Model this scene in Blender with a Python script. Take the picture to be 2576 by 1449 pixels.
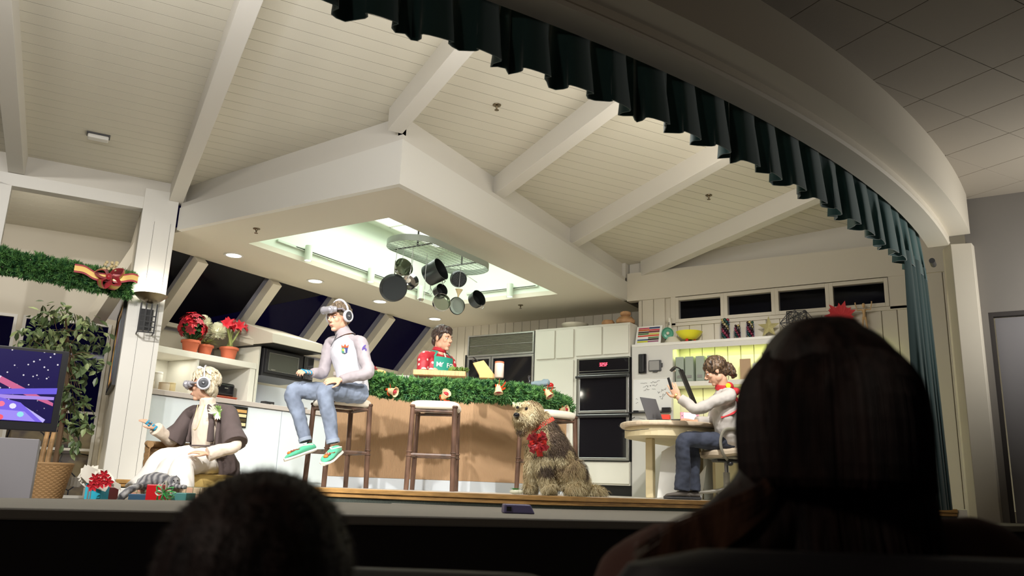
import bpy, bmesh, math, random
import numpy as np
from mathutils import Vector, Matrix, noise
random.seed(7)
for o in list(bpy.data.objects): bpy.data.objects.remove(o)
S = bpy.context.scene
COL = S.collection
PI = math.pi
V = Vector
# ------------------------------------------------------------ camera
EYE = Vector((0, 0, .045))
YAW, PIT, ROL, FPX = math.radians(32.075), math.radians(13.832), math.radians(2.053), 2047.3
CF = Vector((-math.sin(YAW)*math.cos(PIT), math.cos(YAW)*math.cos(PIT), math.sin(PIT)))
_r = Vector((math.cos(YAW), math.sin(YAW), 0)); _u = _r.cross(CF)
CR = _r*math.cos(ROL)+_u*math.sin(ROL); CU = -_r*math.sin(ROL)+_u*math.cos(ROL)
cam = bpy.data.cameras.new('camera'); camo = bpy.data.objects.new('camera', cam); COL.objects.link(camo)
M = Matrix((CR, CU, -CF)).transposed().to_4x4(); M.translation = EYE
camo.matrix_world = M
cam.sensor_width = 36; cam.lens = FPX/2576*36; cam.clip_start = .05; cam.clip_end = 200
cam.dof.use_dof = True; cam.dof.focus_distance = 7.2; cam.dof.aperture_fstop = 4.6
S.camera = camo
vs = S.view_settings
vs.view_transform = 'Standard'; vs.look = 'None'; vs.gamma = 1; vs.use_curve_mapping = False; vs.exposure = 0.0
W = bpy.data.worlds.new('night'); S.world = W; W.use_nodes = True
W.node_tree.nodes['Background'].inputs[0].default_value = (.006, .004, .032, 1)
W.node_tree.nodes['Background'].inputs[1].default_value = .3
# ------------------------------------------------------------ pixel -> place (measuring helper: a pixel and a real distance or plane)
def ray(x, y): return CF+CR*((x-1288)/FPX)-CU*((y-724.5)/FPX)
def at(x, y, X=None, Y=None, Z=None, D=None, P=None):
    r = ray(x, y)
    if D is not None: return EYE+r*D
    if P is not None:
        p0, n = P; return EYE+r*((V(p0)-EYE).dot(V(n))/r.dot(V(n)))
    for i, v in enumerate((X, Y, Z)):
        if v is not None: return EYE+r*((v-EYE[i])/r[i])
AC = Vector((.5, .8660254, 0)); AD = Vector((-.8660254, .5, 0))   # theatre axes: along the stage / away from the seats
ZU = Vector((0, 0, 1))
C0 = Vector((-12.5, 8.4, 0))                                      # centre of the round stage
# ------------------------------------------------------------ lights
def light(kind, name, loc, to, power, col=(1, .93, .82), size=.2, angle=60, blend=.6, sx=None, sy=None):
    l = bpy.data.lights.new(name, kind); o = bpy.data.objects.new(name, l); COL.objects.link(o)
    l.energy = power; l.color = col
    if kind == 'SPOT': l.spot_size = math.radians(angle); l.spot_blend = blend; l.shadow_soft_size = size
    elif kind == 'POINT': l.shadow_soft_size = size
    elif kind == 'AREA':
        l.shape = 'RECTANGLE' if sx else 'DISK'; l.size = sx or size
        if sx: l.size_y = sy
    o.location = loc
    if to is not None: o.rotation_euler = (V(to)-V(loc)).to_track_quat('-Z', 'Y').to_euler()
    return o
WARM = (1, .93, .83); NEUT = (1, .965, .93); COOL = (.86, .88, 1)
def onarc(r, ang, z): return C0+Vector((r*math.cos(ang), r*math.sin(ang), z))
def A_(deg): return math.radians(deg)
# stage lights in a row behind the proscenium header, aimed into the set
light('SPOT', 'stage_light_a', onarc(11.3, A_(-43), 3.0), (-6.0, 4.6, .4), 640, NEUT, .05, 52, .5)
light('SPOT', 'stage_light_b', onarc(11.3, A_(-31), 2.95), (-5.2, 5.9, .3), 600, NEUT, .05, 50, .5)
light('SPOT', 'stage_light_c', onarc(11.3, A_(-20), 2.9), (-4.7, 7.0, .4), 450, NEUT, .05, 56, .5)
light('SPOT', 'stage_light_d', onarc(11.3, A_(-12), 2.9), (-3.0, 9.2, .6), 330, NEUT, .05, 60)
light('SPOT', 'stage_light_e', onarc(11.3, A_(-46), 3.0), (-8.6, 4.3, .6), 320, NEUT, .05, 60)
light('SPOT', 'ceiling_wash_light', onarc(11.55, A_(-37), 2.35), (-7.2, 4.6, 3.0), 60, COOL, .08, 90)
# soft area lamps behind the header, aimed up at ceiling and soffit
light('AREA', 'header_wash_a', onarc(11.2, A_(-34), 2.32), (-5.9, 5.2, 2.9), 25, NEUT, sx=1.1, sy=.3)
light('AREA', 'header_wash_d', onarc(11.2, A_(-24), 2.32), (-5.3, 6.6, 2.9), 23, NEUT, sx=1.1, sy=.3)
light('AREA', 'header_wash_b', onarc(11.2, A_(-13), 2.32), (-4.0, 8.2, 3.0), 27, WARM, sx=1.1, sy=.3)
light('AREA', 'header_wash_c', onarc(11.2, A_(-45), 2.32), (-7.5, 4.0, 2.9), 30, WARM, sx=1.1, sy=.3)
light('SPOT', 'apron_fill_a', onarc(11.3, A_(-39), 2.7), (-3.3, 2.6, -.1), 170, NEUT, .1, 95, 1)  # spot added to brighten the left part of the stage ledge
light('SPOT', 'apron_fill_b', onarc(11.3, A_(-22), 2.7), (-1.9, 4.4, -.1), 130, NEUT, .1, 95, 1)  # second added spot, brightens the ledge further right
light('AREA', 'living_room_fill', AC*-.7+AD*9.5+ZU*2.62, AC*-.5+AD*11.2+ZU*1.2, 13, WARM, size=.25)  # unseen fill added to brighten the back wall
light('AREA', 'rear_fill', (-1.6, -1.6, 1.7), (.2, 1.0, .1), 13, (1, .82, .68), size=.4)  # fill added behind the camera to lift the viewers' hair
# unseen lamp added beyond the right edge to brighten header end and tiles
light('AREA', 'house_fill', (.95, 7.2, 1.4), (-.5, 7.1, 2.6), 26, (1, .96, .91), size=.4)
light('AREA', 'house_fill_warm', (1.6, 3.2, 2.0), (.2, 4.6, 2.7), .9, (1, .85, .66), size=.6)  # dim warm fill added in the auditorium, out of view

# ------------------------------------------------------------ materials
K = {}
def mat(name, col, rough=.55, metal=0, bump=0, bscale=60, var=0, vscale=4, spec=.5, emit=None, es=1, alpha=None, trans=0, coat=0, sheen=0, stretch=None):
    m = bpy.data.materials.new(name); m.use_nodes = True; nt = m.node_tree; N = nt.nodes; b = N['Principled BSDF']
    b.inputs['Base Color'].default_value = (*col, 1); b.inputs['Roughness'].default_value = rough
    b.inputs['Metallic'].default_value = metal; b.inputs['Specular IOR Level'].default_value = spec
    if coat: b.inputs['Coat Weight'].default_value = coat
    if sheen: b.inputs['Sheen Weight'].default_value = sheen
    if trans: b.inputs['Transmission Weight'].default_value = trans
    if emit: b.inputs['Emission Color'].default_value = (*emit, 1); b.inputs['Emission Strength'].default_value = es
    if bump or var:
        tc = N.new('ShaderNodeTexCoord'); mp = N.new('ShaderNodeMapping')
        if stretch: mp.inputs['Scale'].default_value = stretch
        nt.links.new(tc.outputs['Object'], mp.inputs[0])
    if bump:
        n = N.new('ShaderNodeTexNoise'); n.inputs['Scale'].default_value = bscale; n.inputs['Detail'].default_value = 4
        nt.links.new(mp.outputs[0], n.inputs['Vector'])
        bp = N.new('ShaderNodeBump'); bp.inputs['Strength'].default_value = bump; bp.inputs['Distance'].default_value = .01
        nt.links.new(n.outputs[0], bp.inputs['Height']); nt.links.new(bp.outputs[0], b.inputs['Normal'])
    if var:
        n = N.new('ShaderNodeTexNoise'); n.inputs['Scale'].default_value = vscale; n.inputs['Detail'].default_value = 5
        nt.links.new(mp.outputs[0], n.inputs['Vector'])
        mx = N.new('ShaderNodeMix'); mx.data_type = 'RGBA'; mx.inputs[6].default_value = (*[c*(1-var) for c in col], 1)
        mx.inputs[7].default_value = (*[min(1, c*(1+var)) for c in col], 1)
        cr = N.new('ShaderNodeMapRange'); cr.inputs[1].default_value = .35; cr.inputs[2].default_value = .65
        nt.links.new(n.outputs[0], cr.inputs[0]); nt.links.new(cr.outputs[0], mx.inputs[0]); nt.links.new(mx.outputs[2], b.inputs['Base Color'])
    K[name] = m
    return m
def c255(r, g, b):
    f = lambda v: (v/255/12.92) if v/255 <= .04045 else ((v/255+.055)/1.055)**2.4
    return (f(r), f(g), f(b))
def mk(name, *a, **k): K[name] = mat(name, *a, **k); return K[name]
mk('white_paint', c255(214, 207, 190), .6, bump=.03, bscale=200)
mk('plank_paint', c255(214, 209, 192), .6, bump=.05, bscale=120)
mk('beam_paint', c255(213, 209, 199), .6, bump=.03, bscale=150)
mk('cabinet_white', c255(222, 220, 208), .42)
mk('well_paint', c255(224, 234, 218), .6)
mk('cabinet_cool', c255(218, 226, 232), .42)
mk('hood_grey', c255(176, 170, 156), .5)
mk('white_trim', c255(224, 222, 214), .4)
mk('grey_wall', c255(128, 124, 118), .8, bump=.1, bscale=300)
mk('tile', c255(150, 142, 128), .9, bump=.25, bscale=500)
mk('black', (.006, .006, .006), .4)
mk('dark_gap', (.02, .018, .015), .9)
mk('oak', c255(196, 152, 92), .45, var=.2, vscale=9, stretch=(1, 1, 8))
mk('carpet', c255(84, 92, 84), .95, bump=.6, bscale=900, var=.35, vscale=260)
mk('apron_grey', c255(140, 136, 126), .9, bump=.3, bscale=700)
mk('apron_dark', c255(36, 34, 36), .95)
mk('floor_vinyl', c255(212, 206, 194), .35, var=.05, vscale=3)
mk('chrome', (.75, .75, .74), .16, 1)
mk('steel', (.55, .55, .54), .3, 1)
mk('brass_dark', (.2, .16, .1), .35, 1)
g = mk('glass', (.9, .95, 1), .02, trans=1.0)
g = bpy.data.materials.new('pane_glass'); g.use_nodes = True; nt = g.node_tree; N = nt.nodes; N.clear()
o_ = N.new('ShaderNodeOutputMaterial'); mx = N.new('ShaderNodeMixShader'); t_ = N.new('ShaderNodeBsdfTransparent'); gl = N.new('ShaderNodeBsdfGlossy')
gl.inputs['Roughness'].default_value = .03; t_.inputs[0].default_value = (.85, .87, .95, 1); mx.inputs[0].default_value = .005
nt.links.new(t_.outputs[0], mx.inputs[1]); nt.links.new(gl.outputs[0], mx.inputs[2]); nt.links.new(mx.outputs[0], o_.inputs[0]); K['pane_glass'] = g

# ------------------------------------------------------------ mesh builder
class MB:
    def __init__(s): s.v = []; s.f = []
    def add(s, vs, fs):
        n = len(s.v); s.v += [V(p) for p in vs]; s.f += [tuple(i+n for i in f) for f in fs]; return s
    def box(s, a, b, m=None):
        x0, y0, z0 = a; x1, y1, z1 = b
        vs = [V(p) for p in ((x0,y0,z0),(x1,y0,z0),(x1,y1,z0),(x0,y1,z0),(x0,y0,z1),(x1,y0,z1),(x1,y1,z1),(x0,y1,z1))]
        if m is not None: vs = [m @ p for p in vs]
        return s.add(vs, [(0,3,2,1),(4,5,6,7),(0,1,5,4),(1,2,6,5),(2,3,7,6),(3,0,4,7)])
    def obox(s, o, u, v, w, nu, nv, nw):   # corner o, three unit directions and lengths
        o, u, v, w = V(o), V(u)*nu, V(v)*nv, V(w)*nw
        p = [o, o+u, o+u+v, o+v, o+w, o+u+w, o+u+v+w, o+v+w]
        f = [(0,3,2,1),(4,5,6,7),(0,1,5,4),(1,2,6,5),(2,3,7,6),(3,0,4,7)]
        if u.cross(v).dot(w) < 0: f = [tuple(reversed(q)) for q in f]
        return s.add(p, f)
    def prism(s, poly, z0, z1):
        n = len(poly); a = sum(poly[i][0]*poly[(i+1) % n][1]-poly[(i+1) % n][0]*poly[i][1] for i in range(n))
        if a < 0: poly = list(reversed(poly))
        return s.add([(p[0], p[1], z0) for p in poly]+[(p[0], p[1], z1) for p in poly],
                     [tuple(range(n-1, -1, -1)), tuple(range(n, 2*n))]+[(i, (i+1) % n, n+(i+1) % n, n+i) for i in range(n)])
    def ring(s, c, u, v, r1, r2, n, ph=0): return [V(c)+u*(r1*math.cos(ph+2*PI*i/n))+v*(r2*math.sin(ph+2*PI*i/n)) for i in range(n)]
    def loft(s, rings, cap=True, closed=False):
        n = len(rings[0]); vs = [p for r in rings for p in r]; fs = []; m = len(rings)
        for j in range(m if closed else m-1):
            k = (j+1) % m
            for i in range(n): fs.append((j*n+i, j*n+(i+1) % n, k*n+(i+1) % n, k*n+i))
        if cap and not closed: fs += [tuple(range(n-1, -1, -1)), tuple(range((m-1)*n, m*n))]
        return s.add(vs, fs)
    def tube(s, pts, r, n=10, r2=None, up=None, cap=True, closed=False):
        pts = [V(p) for p in pts]; m = len(pts)
        rs = r if isinstance(r, (list, tuple)) else [r]*m
        rb = r2 if isinstance(r2, (list, tuple)) else ([r2]*m if r2 else rs)
        rings = []; pu = V(up) if up is not None else None
        for i in range(m):
            if closed: t = (pts[(i+1) % m]-pts[i-1]).normalized()
            else: t = (pts[min(i+1, m-1)]-pts[max(i-1, 0)]).normalized()
            if pu is None: pu = V((0, 0, 1)) if abs(t.z) < .9 else V((0, 1, 0))
            a = t.cross(pu)
            if a.length < 1e-4: a = t.cross(V((1, .3, .2)))
            a.normalize(); b = a.cross(t).normalized()
            if up is None: pu = b
            rings.append(s.ring(pts[i], a, b, rs[i], rb[i], n))
        # orientation: ring goes a->b; loft order gives outward normals reversed if needed
        return s.loft(rings, cap, closed)
    def cyl(s, a, b, r, r1=None, n=16): return s.tube([a, b], [r, r if r1 is None else r1], n)
    def lathe(s, prof, c=(0, 0, 0), n=24, ax=None, cap=False):   # prof: (r, h) along axis
        ax = V(ax or (0, 0, 1)).normalized(); a = ax.orthogonal().normalized(); b = ax.cross(a)
        rings = [s.ring(V(c)+ax*h, a, b, max(r, 1e-4), max(r, 1e-4), n) for r, h in prof]
        return s.loft(rings, cap)
    def ell(s, c, r, m=None, n=16, k=10):
        r = (r, r, r) if isinstance(r, (int, float)) else r; rings = []
        for j in range(k+1):
            t = -PI/2+PI*j/k; q = max(math.cos(t), .002)
            rr = [V((r[0]*q*math.cos(2*PI*i/n), r[1]*q*math.sin(2*PI*i/n), r[2]*math.sin(t))) for i in range(n)]
            rings.append([V(c)+((m @ p) if m is not None else p) for p in rr])
        return s.loft(rings)
    def sheet(s, grid, th=.004, closed=False):   # grid[j][i] of points -> thick sheet
        J = len(grid); I = len(grid[0]); g = [[V(p) for p in row] for row in grid]
        nrm = []
        for j in range(J):
            row = []
            for i in range(I):
                a = g[j][min(i+1, I-1)]-g[j][max(i-1, 0)]; b = g[min(j+1, J-1)][i]-g[max(j-1, 0)][i]
                n = a.cross(b); row.append(n.normalized() if n.length > 1e-9 else V((0, 0, 1)))
            nrm.append(row)
        A = [g[j][i]+nrm[j][i]*(th/2) for j in range(J) for i in range(I)]; B = [g[j][i]-nrm[j][i]*(th/2) for j in range(J) for i in range(I)]
        f = []; q = J*I
        for j in range(J-1):
            for i in range(I-1):
                a = j*I+i; f += [(a, a+1, a+1+I, a+I), (q+a+I, q+a+1+I, q+a+1, q+a)]
        for i in range(I-1):
            f += [(i+1, i, q+i, q+i+1), ((J-1)*I+i, (J-1)*I+i+1, q+(J-1)*I+i+1, q+(J-1)*I+i)]
        for j in range(J-1):
            f += [(j*I, (j+1)*I, q+(j+1)*I, q+j*I), ((j+1)*I+I-1, j*I+I-1, q+j*I+I-1, q+(j+1)*I+I-1)]
        return s.add(A+B, f)
    def xf(s, m): s.v = [m @ p for p in s.v]; return s
    def build(s, name, m, parent=None, smooth=False, bevel=0, absolute=True, seg=2, sub=0, fix=True):
        off = V((0, 0, 0))
        if parent is not None and absolute:
            p = parent
            while p is not None: off += V(p.location); p = p.parent
        me = bpy.data.meshes.new(name); me.from_pydata([tuple(p-off) for p in s.v], [], s.f)
        if fix:
            bm = bmesh.new(); bm.from_mesh(me); bmesh.ops.recalc_face_normals(bm, faces=bm.faces); bm.to_mesh(me); bm.free()
        me.update()
        if smooth:
            me.polygons.foreach_set('use_smooth', [True]*len(me.polygons))
            try: me.set_sharp_from_angle(angle=math.radians(smooth if smooth > 1 else 40))
            except Exception: pass
        o = bpy.data.objects.new(name, me); COL.objects.link(o)
        me.materials.append(K[m] if isinstance(m, str) else m)
        if parent is not None: o.parent = parent
        if bevel:
            b = o.modifiers.new('bevel', 'BEVEL'); b.width = bevel; b.segments = seg; b.limit_method = 'ANGLE'; b.angle_limit = math.radians(50)
        if sub:
            b = o.modifiers.new('sub', 'SUBSURF'); b.levels = sub; b.render_levels = sub
        return o
def tag(o, label=None, cat=None, group=None, kind=None):
    if label: o['label'] = label
    if cat: o['category'] = cat
    if group: o['group'] = group
    if kind: o['kind'] = kind
    return o
def thing(name, label, cat, loc=(0, 0, 0), rz=0, group=None):
    o = bpy.data.objects.new(name, None); COL.objects.link(o); o.empty_display_size = .1
    o.location = loc; o.rotation_euler = (0, 0, rz); return tag(o, label, cat, group)
def struct(name, mb, m, label=None, cat=None, **k):
    return tag(mb.build(name, m, **k), label, cat, kind='structure')
def copy_tree(o, parent=None):
    c = o.copy(); COL.objects.link(c); c.parent = parent
    for ch in list(o.children): copy_tree(ch, c)
    return c
def fuse(mb, vox=.01, smooth=2, fac=.5, disp=None):
    """union overlapping closed shells into one continuous surface, return mesh data (verts, faces)"""
    me = bpy.data.meshes.new('tmp'); me.from_pydata([tuple(p) for p in mb.v], [], mb.f)
    bm = bmesh.new(); bm.from_mesh(me); bmesh.ops.recalc_face_normals(bm, faces=bm.faces); bm.to_mesh(me); bm.free()
    o = bpy.data.objects.new('tmp', me); COL.objects.link(o)
    r = o.modifiers.new('r', 'REMESH'); r.mode = 'VOXEL'; r.voxel_size = vox
    if smooth:
        q = o.modifiers.new('s', 'SMOOTH'); q.iterations = smooth; q.factor = fac
    dg = bpy.context.evaluated_depsgraph_get(); ev = o.evaluated_get(dg); m2 = bpy.data.meshes.new_from_object(ev)
    out = MB(); nv = len(m2.vertices)
    co = np.empty(nv*3); m2.vertices.foreach_get('co', co); no = np.empty(nv*3); m2.vertices.foreach_get('normal', no)
    co = co.reshape(-1, 3); no = no.reshape(-1, 3)
    if disp: co = np.array([co[i]+no[i]*disp(V(co[i]), V(no[i])) for i in range(nv)])
    out.v = [V(p) for p in co]; out.f = [tuple(p.vertices) for p in m2.polygons]
    bpy.data.objects.remove(o); bpy.data.meshes.remove(m2)
    return out
def spl(pts, n=8):
    """smooth curve through points (Catmull-Rom), also for tuples of any length"""
    P = [np.array(p, float) for p in pts]; P = [2*P[0]-P[1]]+P+[2*P[-1]-P[-2]]; out = []
    for i in range(1, len(P)-2):
        for k in range(n):
            t = k/n; a, b, c, d = P[i-1], P[i], P[i+1], P[i+2]
            out.append(.5*((2*b)+(-a+c)*t+(2*a-5*b+4*c-d)*t*t+(-a+3*b-3*c+d)*t**3))
    out.append(P[-2]); return out
def vmat(fn):   # material from a node building function
    return fn
# ============================================================ THE SETTING
ZS = 2.60                                  # underside of the kitchen soffit
SX, SY, WX, BY = -4.42, 5.14, -8.2, 10.75  # soffit edges, window side, back wall
Q0 = Vector((-4.43, 6.82, 0))
def zbeam(p): return 3.02-.065*((V((p[0], p[1], 0))-Q0).dot(AD))
def zceil(p): return zbeam(p)+.21
# plank ceiling: each plank a board with chamfered edges
mb = MB(); d0 = 5.488-.147*34
for k in range(84):
    d1 = d0+.147*k+.0026; d2 = d0+.147*(k+1)-.0026
    dm = (d1+d2)/2; lo = max((SY+.27-.5*dm)/.8660254, .4); hi = (SX-.27+.8660254*dm)*2
    spans = [(-2.6, 8.6)] if lo >= hi else [(a_, b_) for a_, b_ in ((-2.6, min(lo, 8.6)), (max(hi, -2.6), 8.6)) if b_-a_ > .02]
    for (ca, cb) in spans:
        prof = [(d1, .008), (d1, 0), (d2, 0), (d2, .008)]
        r = [[AC*cc+AD*dd+ZU*(zceil(AC*cc+AD*dd)+h) for dd, h in prof] for cc in (ca, cb)]
        mb.loft(r, cap=True)
struct('ceiling', mb, 'plank_paint', 'cream painted plank ceiling sloping over the stage set', 'ceiling')
mb = MB()
cr = cd_ = None
def slab(ps):
    n_ = len(ps); mb.add([V(p)+ZU*(zceil(p)+.0012) for p in ps]+[V(p)+ZU*(zceil(p)+.06) for p in ps], [tuple(range(n_)), tuple(range(2*n_-1, n_-1, -1))]+[(i, (i+1) % n_, n_+(i+1) % n_, n_+i) for i in range(n_)])
a = AC*-2.6+AD*.3; b = AC*8.6+AD*.3; e1 = AC*-2.6+AD*12.6
slab([(SX-.06, 12, 0), (SX-.06, -2, 0), (4, -2, 0), (4, 12, 0)]); slab([(-14, SY+.06, 0), (-14, -2, 0), (SX-.06, -2, 0), (SX-.06, SY+.06, 0)]); slab([(-14, 9, 0), (-14, SY+.06, 0), (-8.9, SY+.06, 0), (-8.9, 9, 0)])
struct('ceiling_backing', mb, mat('groove', c255(100, 91, 74), .9))
# beams
ends = [9.9, 9.08, None, None, None, None]
for k in range(6):
    cc = -.815+1.49*k if k else -.815
    cc = [-.815, .67, 2.17, 3.64, 5.14, 6.65][k]
    # far end: where the beam meets soffit or wall
    if k <= 1: de = 9.07
    else:
        # hit plane X = SX or Y = SY, whichever first seen from the seats
        ds = []
        for lim in ((0, SX), (1, SY)):
            pass
        p = AC*cc; tX = (SX-.05-p.x)/AD.x; de = tX if k > 2 else (SX-.05-p.x)/AD.x
        if k == 5: de = (10.1-p.y)/AD.y
    db = 1.5; w = .07; mb = MB(); vs_ = []
    for dd in (db, de):
        for s_ in (-w, w):
            q = AC*(cc+s_)+AD*dd; vs_ += [q+ZU*zbeam(q), q+ZU*(zbeam(q)+.24)]
    mb.add(vs_, [(0,2,3,1),(4,5,7,6),(0,4,6,2),(1,3,7,5),(0,1,5,4),(2,6,7,3)])
    struct('ceiling_beam', mb, 'beam_paint', ['cream ceiling beam at the far left of the picture', 'cream ceiling beam landing on top of the column', 'cream ceiling beam landing on the soffit corner', 'cream ceiling beam above the middle of the soffit side', 'cream ceiling beam second from the right', 'cream ceiling beam furthest right by the valance'][k], 'beam', bevel=.004)
# soffit: slab with a light well
wx0, wx1, wy0, wy1 = -7.15, -5.12, 5.83, 9.33; wt = 3.42
mb = MB(); T = .06
mb.box((WX, SY+.06, ZS), (wx0, BY, ZS+T)).box((wx1, SY+.06, ZS), (SX-.06, BY, ZS+T)).box((wx0, SY+.06, ZS), (wx1, wy0, ZS+T)).box((wx0, wy1, ZS), (wx1, BY, ZS+T))
struct('soffit', mb, 'white_paint', 'dropped kitchen ceiling slab around the bright light well', 'ceiling')
mb = MB(); zt = 2.96
def slopebox(p, q, n, za, zb0, zb1):   # wall strip whose top follows the beam undersides
    p, q, n = V(p), V(q), V(n)
    f = lambda x, b: x+ZU*((zbeam(x)+b[0]) if isinstance(b, tuple) else b)
    mb.add([f(x, za) for x in (p, q, q+n, p+n)]+[f(x, zb0) for x in (p, q, q+n, p+n)], [(0,3,2,1),(4,5,6,7),(0,1,5,4),(1,2,6,5),(2,3,7,6),(3,0,4,7)])
slopebox((-7.47, SY, 0), (SX, SY, 0), (0, .06, 0), ZS-.002, (-.055,), 0); slopebox((SX, SY+.06, 0), (SX, 10.03, 0), (-.06, 0, 0), ZS-.002, (-.055,), 0)
struct('soffit_fascia', mb, 'white_trim', 'smooth white fascia around the dropped kitchen ceiling', 'fascia')
mb = MB()
slopebox((-7.47, SY+.012, 0), (SX-.012, SY+.012, 0), (0, .12, 0), (-.052,), (.0,), 0); slopebox((SX-.012, SY+.13, 0), (SX-.012, 10.03, 0), (-.12, 0, 0), (-.052,), (.0,), 0)
struct('soffit_cornice', mb, 'beam_paint', 'cream cornice board capping the soffit fascia', 'moulding')
mb = MB()
def upst(p, q, n):
    p = V(p); q = V(q); n = V(n)*.05
    mb.add([x+ZU*(zbeam(x)-.03) for x in (p, q, q+n, p+n)]+[x+ZU*(zceil(x)+.02) for x in (p, q, q+n, p+n)], [(0,3,2,1),(4,5,6,7),(0,1,5,4),(1,2,6,5),(2,3,7,6),(3,0,4,7)])
upst((-7.5, SY+.06, 0), (SX-.06, SY+.06, 0), (0, 1, 0)); upst((SX-.06, SY+.06, 0), (SX-.06, 10.1, 0), (-1, 0, 0))
struct('soffit_upstand', mb, 'beam_paint', 'cream upright board between soffit and plank ceiling', 'moulding')
# light well walls and its bright diffuser
mb = MB()
mb.box((wx0-.03, wy0-.03, ZS+T), (wx0, wy1+.03, wt)).box((wx1, wy0-.03, ZS+T), (wx1+.03, wy1+.03, wt)).box((wx0, wy0-.03, ZS+T), (wx1, wy0, wt)).box((wx0, wy1, ZS+T), (wx1, wy1+.03, wt))
mb.box((wx0-.03, wy0-.03, wt), (wx1+.03, wy1+.03, wt+.03))
struct('light_well', mb, 'well_paint', 'pale green light well let into the kitchen ceiling', 'light well')
K['diffuser'] = mat('diffuser', (.9, .95, .92), .5, emit=(.88, 1, .93), es=1.25)
t = thing('skylight_panel', 'white glowing skylight panel at the top of the light well', 'ceiling light', (-6.1, 6.9, wt-.02))
mb = MB(); mb.box((-6.95, 6.9, wt-.015), (-5.9, 9.0, wt-.004)); mb.build('diffuser', 'diffuser', t)
mb = MB()
for x in (-6.97, -5.9): mb.box((x, 6.88, wt-.03), (x+.02, 9.02, wt))
for y in (6.88, 7.95, 9.0): mb.box((-6.97, y, wt-.03), (-5.88, y+.02, wt))
mb.build('frame', 'white_trim', t)
light('AREA', 'well_glow', (-6.1, 7.6, wt-.12), (-6.1, 7.6, 0), 46, (.93, 1, .92), sx=1.6, sy=2.8)

# slanted greenhouse windows on the left of the kitchen
u = V((-.65, 0, -.70)).normalized(); wl = .93
top = V((WX, 0, ZS-.01)); ys = [5.2, 5.93, 7.1, 8.27, 9.44, 10.61]
mbr = None
for i, y in enumerate(ys[:-0 or None]):
    mb = MB(); nrm = u.cross(V((0, 1, 0))).normalized()
    if nrm.x < 0: nrm = -nrm
    mb.obox(V((WX, y, ZS-.0))-nrm*.02, u, V((0, 1, 0)), nrm, 1.12, .15, .12)
    mb.obox(V((WX, y+.055, ZS-.0))-nrm*.05, u, V((0, 1, 0)), -nrm, 1.12, .04, .1)
    struct('trim_%d' % (i+1), mb, 'white_paint', 'slanted cream glazing bar, number %d from the column' % (i+1), 'glazing bar', bevel=.003)
for i in range(5):
    y0, y1 = ys[i]+.15, ys[i+1]
    mb = MB(); mb.obox(V((WX, y0, ZS))-nrm*.02, u, V((0, 1, 0)), nrm, 1.1, y1-y0, .006)
    struct('window_%d' % (i+1), mb, 'pane_glass', 'slanted night window, number %d from the column' % (i+1), 'window')
# wall below the slanted windows
mb = MB(); mb.box((-9.1, 5.75, -.05), (-8.95, BY, 1.85)); mb.box((-9.1, 5.75, 1.85), (-8.86, BY, 1.9))
mb.box((-8.95, 5.1, -.05), (-7.6, 5.2, 1.6)) if False else None
struct('wall_left', mb, 'white_paint', 'low wall under the slanted kitchen windows', 'wall')
# board walls
def boards(p, q, z0, z1, w=.17, th=.02, nside=1, holes=()):
    mb = MB(); p, q = V(p), V(q); L = (q-p).length; t = (q-p)/L; n = V((-t.y, t.x, 0))*nside; k = 0.0
    while k < L-1e-4:
        a, b = k+.003, min(k+w, L)-.003
        if b > a:
            zt_ = z1(b) if callable(z1) else z1; segs = [(z0, zt_)]
            for h in holes:
                if b > h[0] and a < h[1]: segs = [s for (x, y) in segs for s in ((x, min(y, h[2])), (max(x, h[3]), y)) if s[1] > s[0]]
            for za, zb in segs:
                mb.loft([[p+t*a+V((0, 0, z)), p+t*(a+.004)+n*.006+V((0, 0, z)), p+t*(b-.004)+n*.006+V((0, 0, z)), p+t*b+V((0, 0, z)), p+t*b-n*th+V((0, 0, z)), p+t*a-n*th+V((0, 0, z))] for z in (za, zb)])
        k += w
    return mb
mb = boards((-4.2, BY, 0), (-8.95, BY, 0), -.05, lambda b: min(ZS, ZS-(b-4.0)*1.077), .155); mb.add([V((x, y, z)) for y in (BY+.03, BY+.08) for x, z in ((-4.2, -.05), (-8.95, -.05), (-8.95, 1.79), (-8.2, 2.6), (-8.2, 3.0), (-4.2, 3.0))], [(0,1,2,3,4,5), (11,10,9,8,7,6)]+[(i, (i+1) % 6, 6+(i+1) % 6, 6+i) for i in range(6)])
struct('wall_back', mb, 'white_paint', 'cream vertical board wall behind the kitchen', 'wall')
WY = 10.06
mb = boards((.9, WY+.006, 0), (-4.27, WY+.006, 0), -.05, 2.64, .165, holes=[(.9+1.13, .9+3.75, 2.24, 2.60)])
mb.box((-4.27, WY+.03, -.05), (-3.75, WY+.09, 2.62)).box((-1.13, WY+.03, -.05), (.9, WY+.09, 2.62)).box((-3.75, WY+.03, -.05), (-1.13, WY+.09, 2.24)).box((-4.27, WY, 2.58), (-4.24, BY, ZS)); mb.box((-4.27, WY+.03, -.05), (-4.21, BY, 2.6))
struct('wall_right', mb, 'white_paint', 'grey cream board wall behind the desk', 'wall')
mb = MB(); mb.box((-4.42, WY-.03, 2.585), (.9, WY+.09, 2.975)); struct('trim_20', mb, 'white_paint', 'plain cream header board above the small windows', 'header')
mb = MB(); mb.box((-4.42, WY+.05, 2.975), (.9, WY+.1, 3.35)); struct('trim_21', mb, 'beam_paint', 'upright cream board between window header and plank ceiling', 'header')
mb = MB(); mb.box((-4.56, 10.0, 2.86), (-4.432, 10.16, 3.16)); struct('trim_29', mb, 'beam_paint', 'cream filler block where soffit meets the window header', 'moulding')
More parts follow.
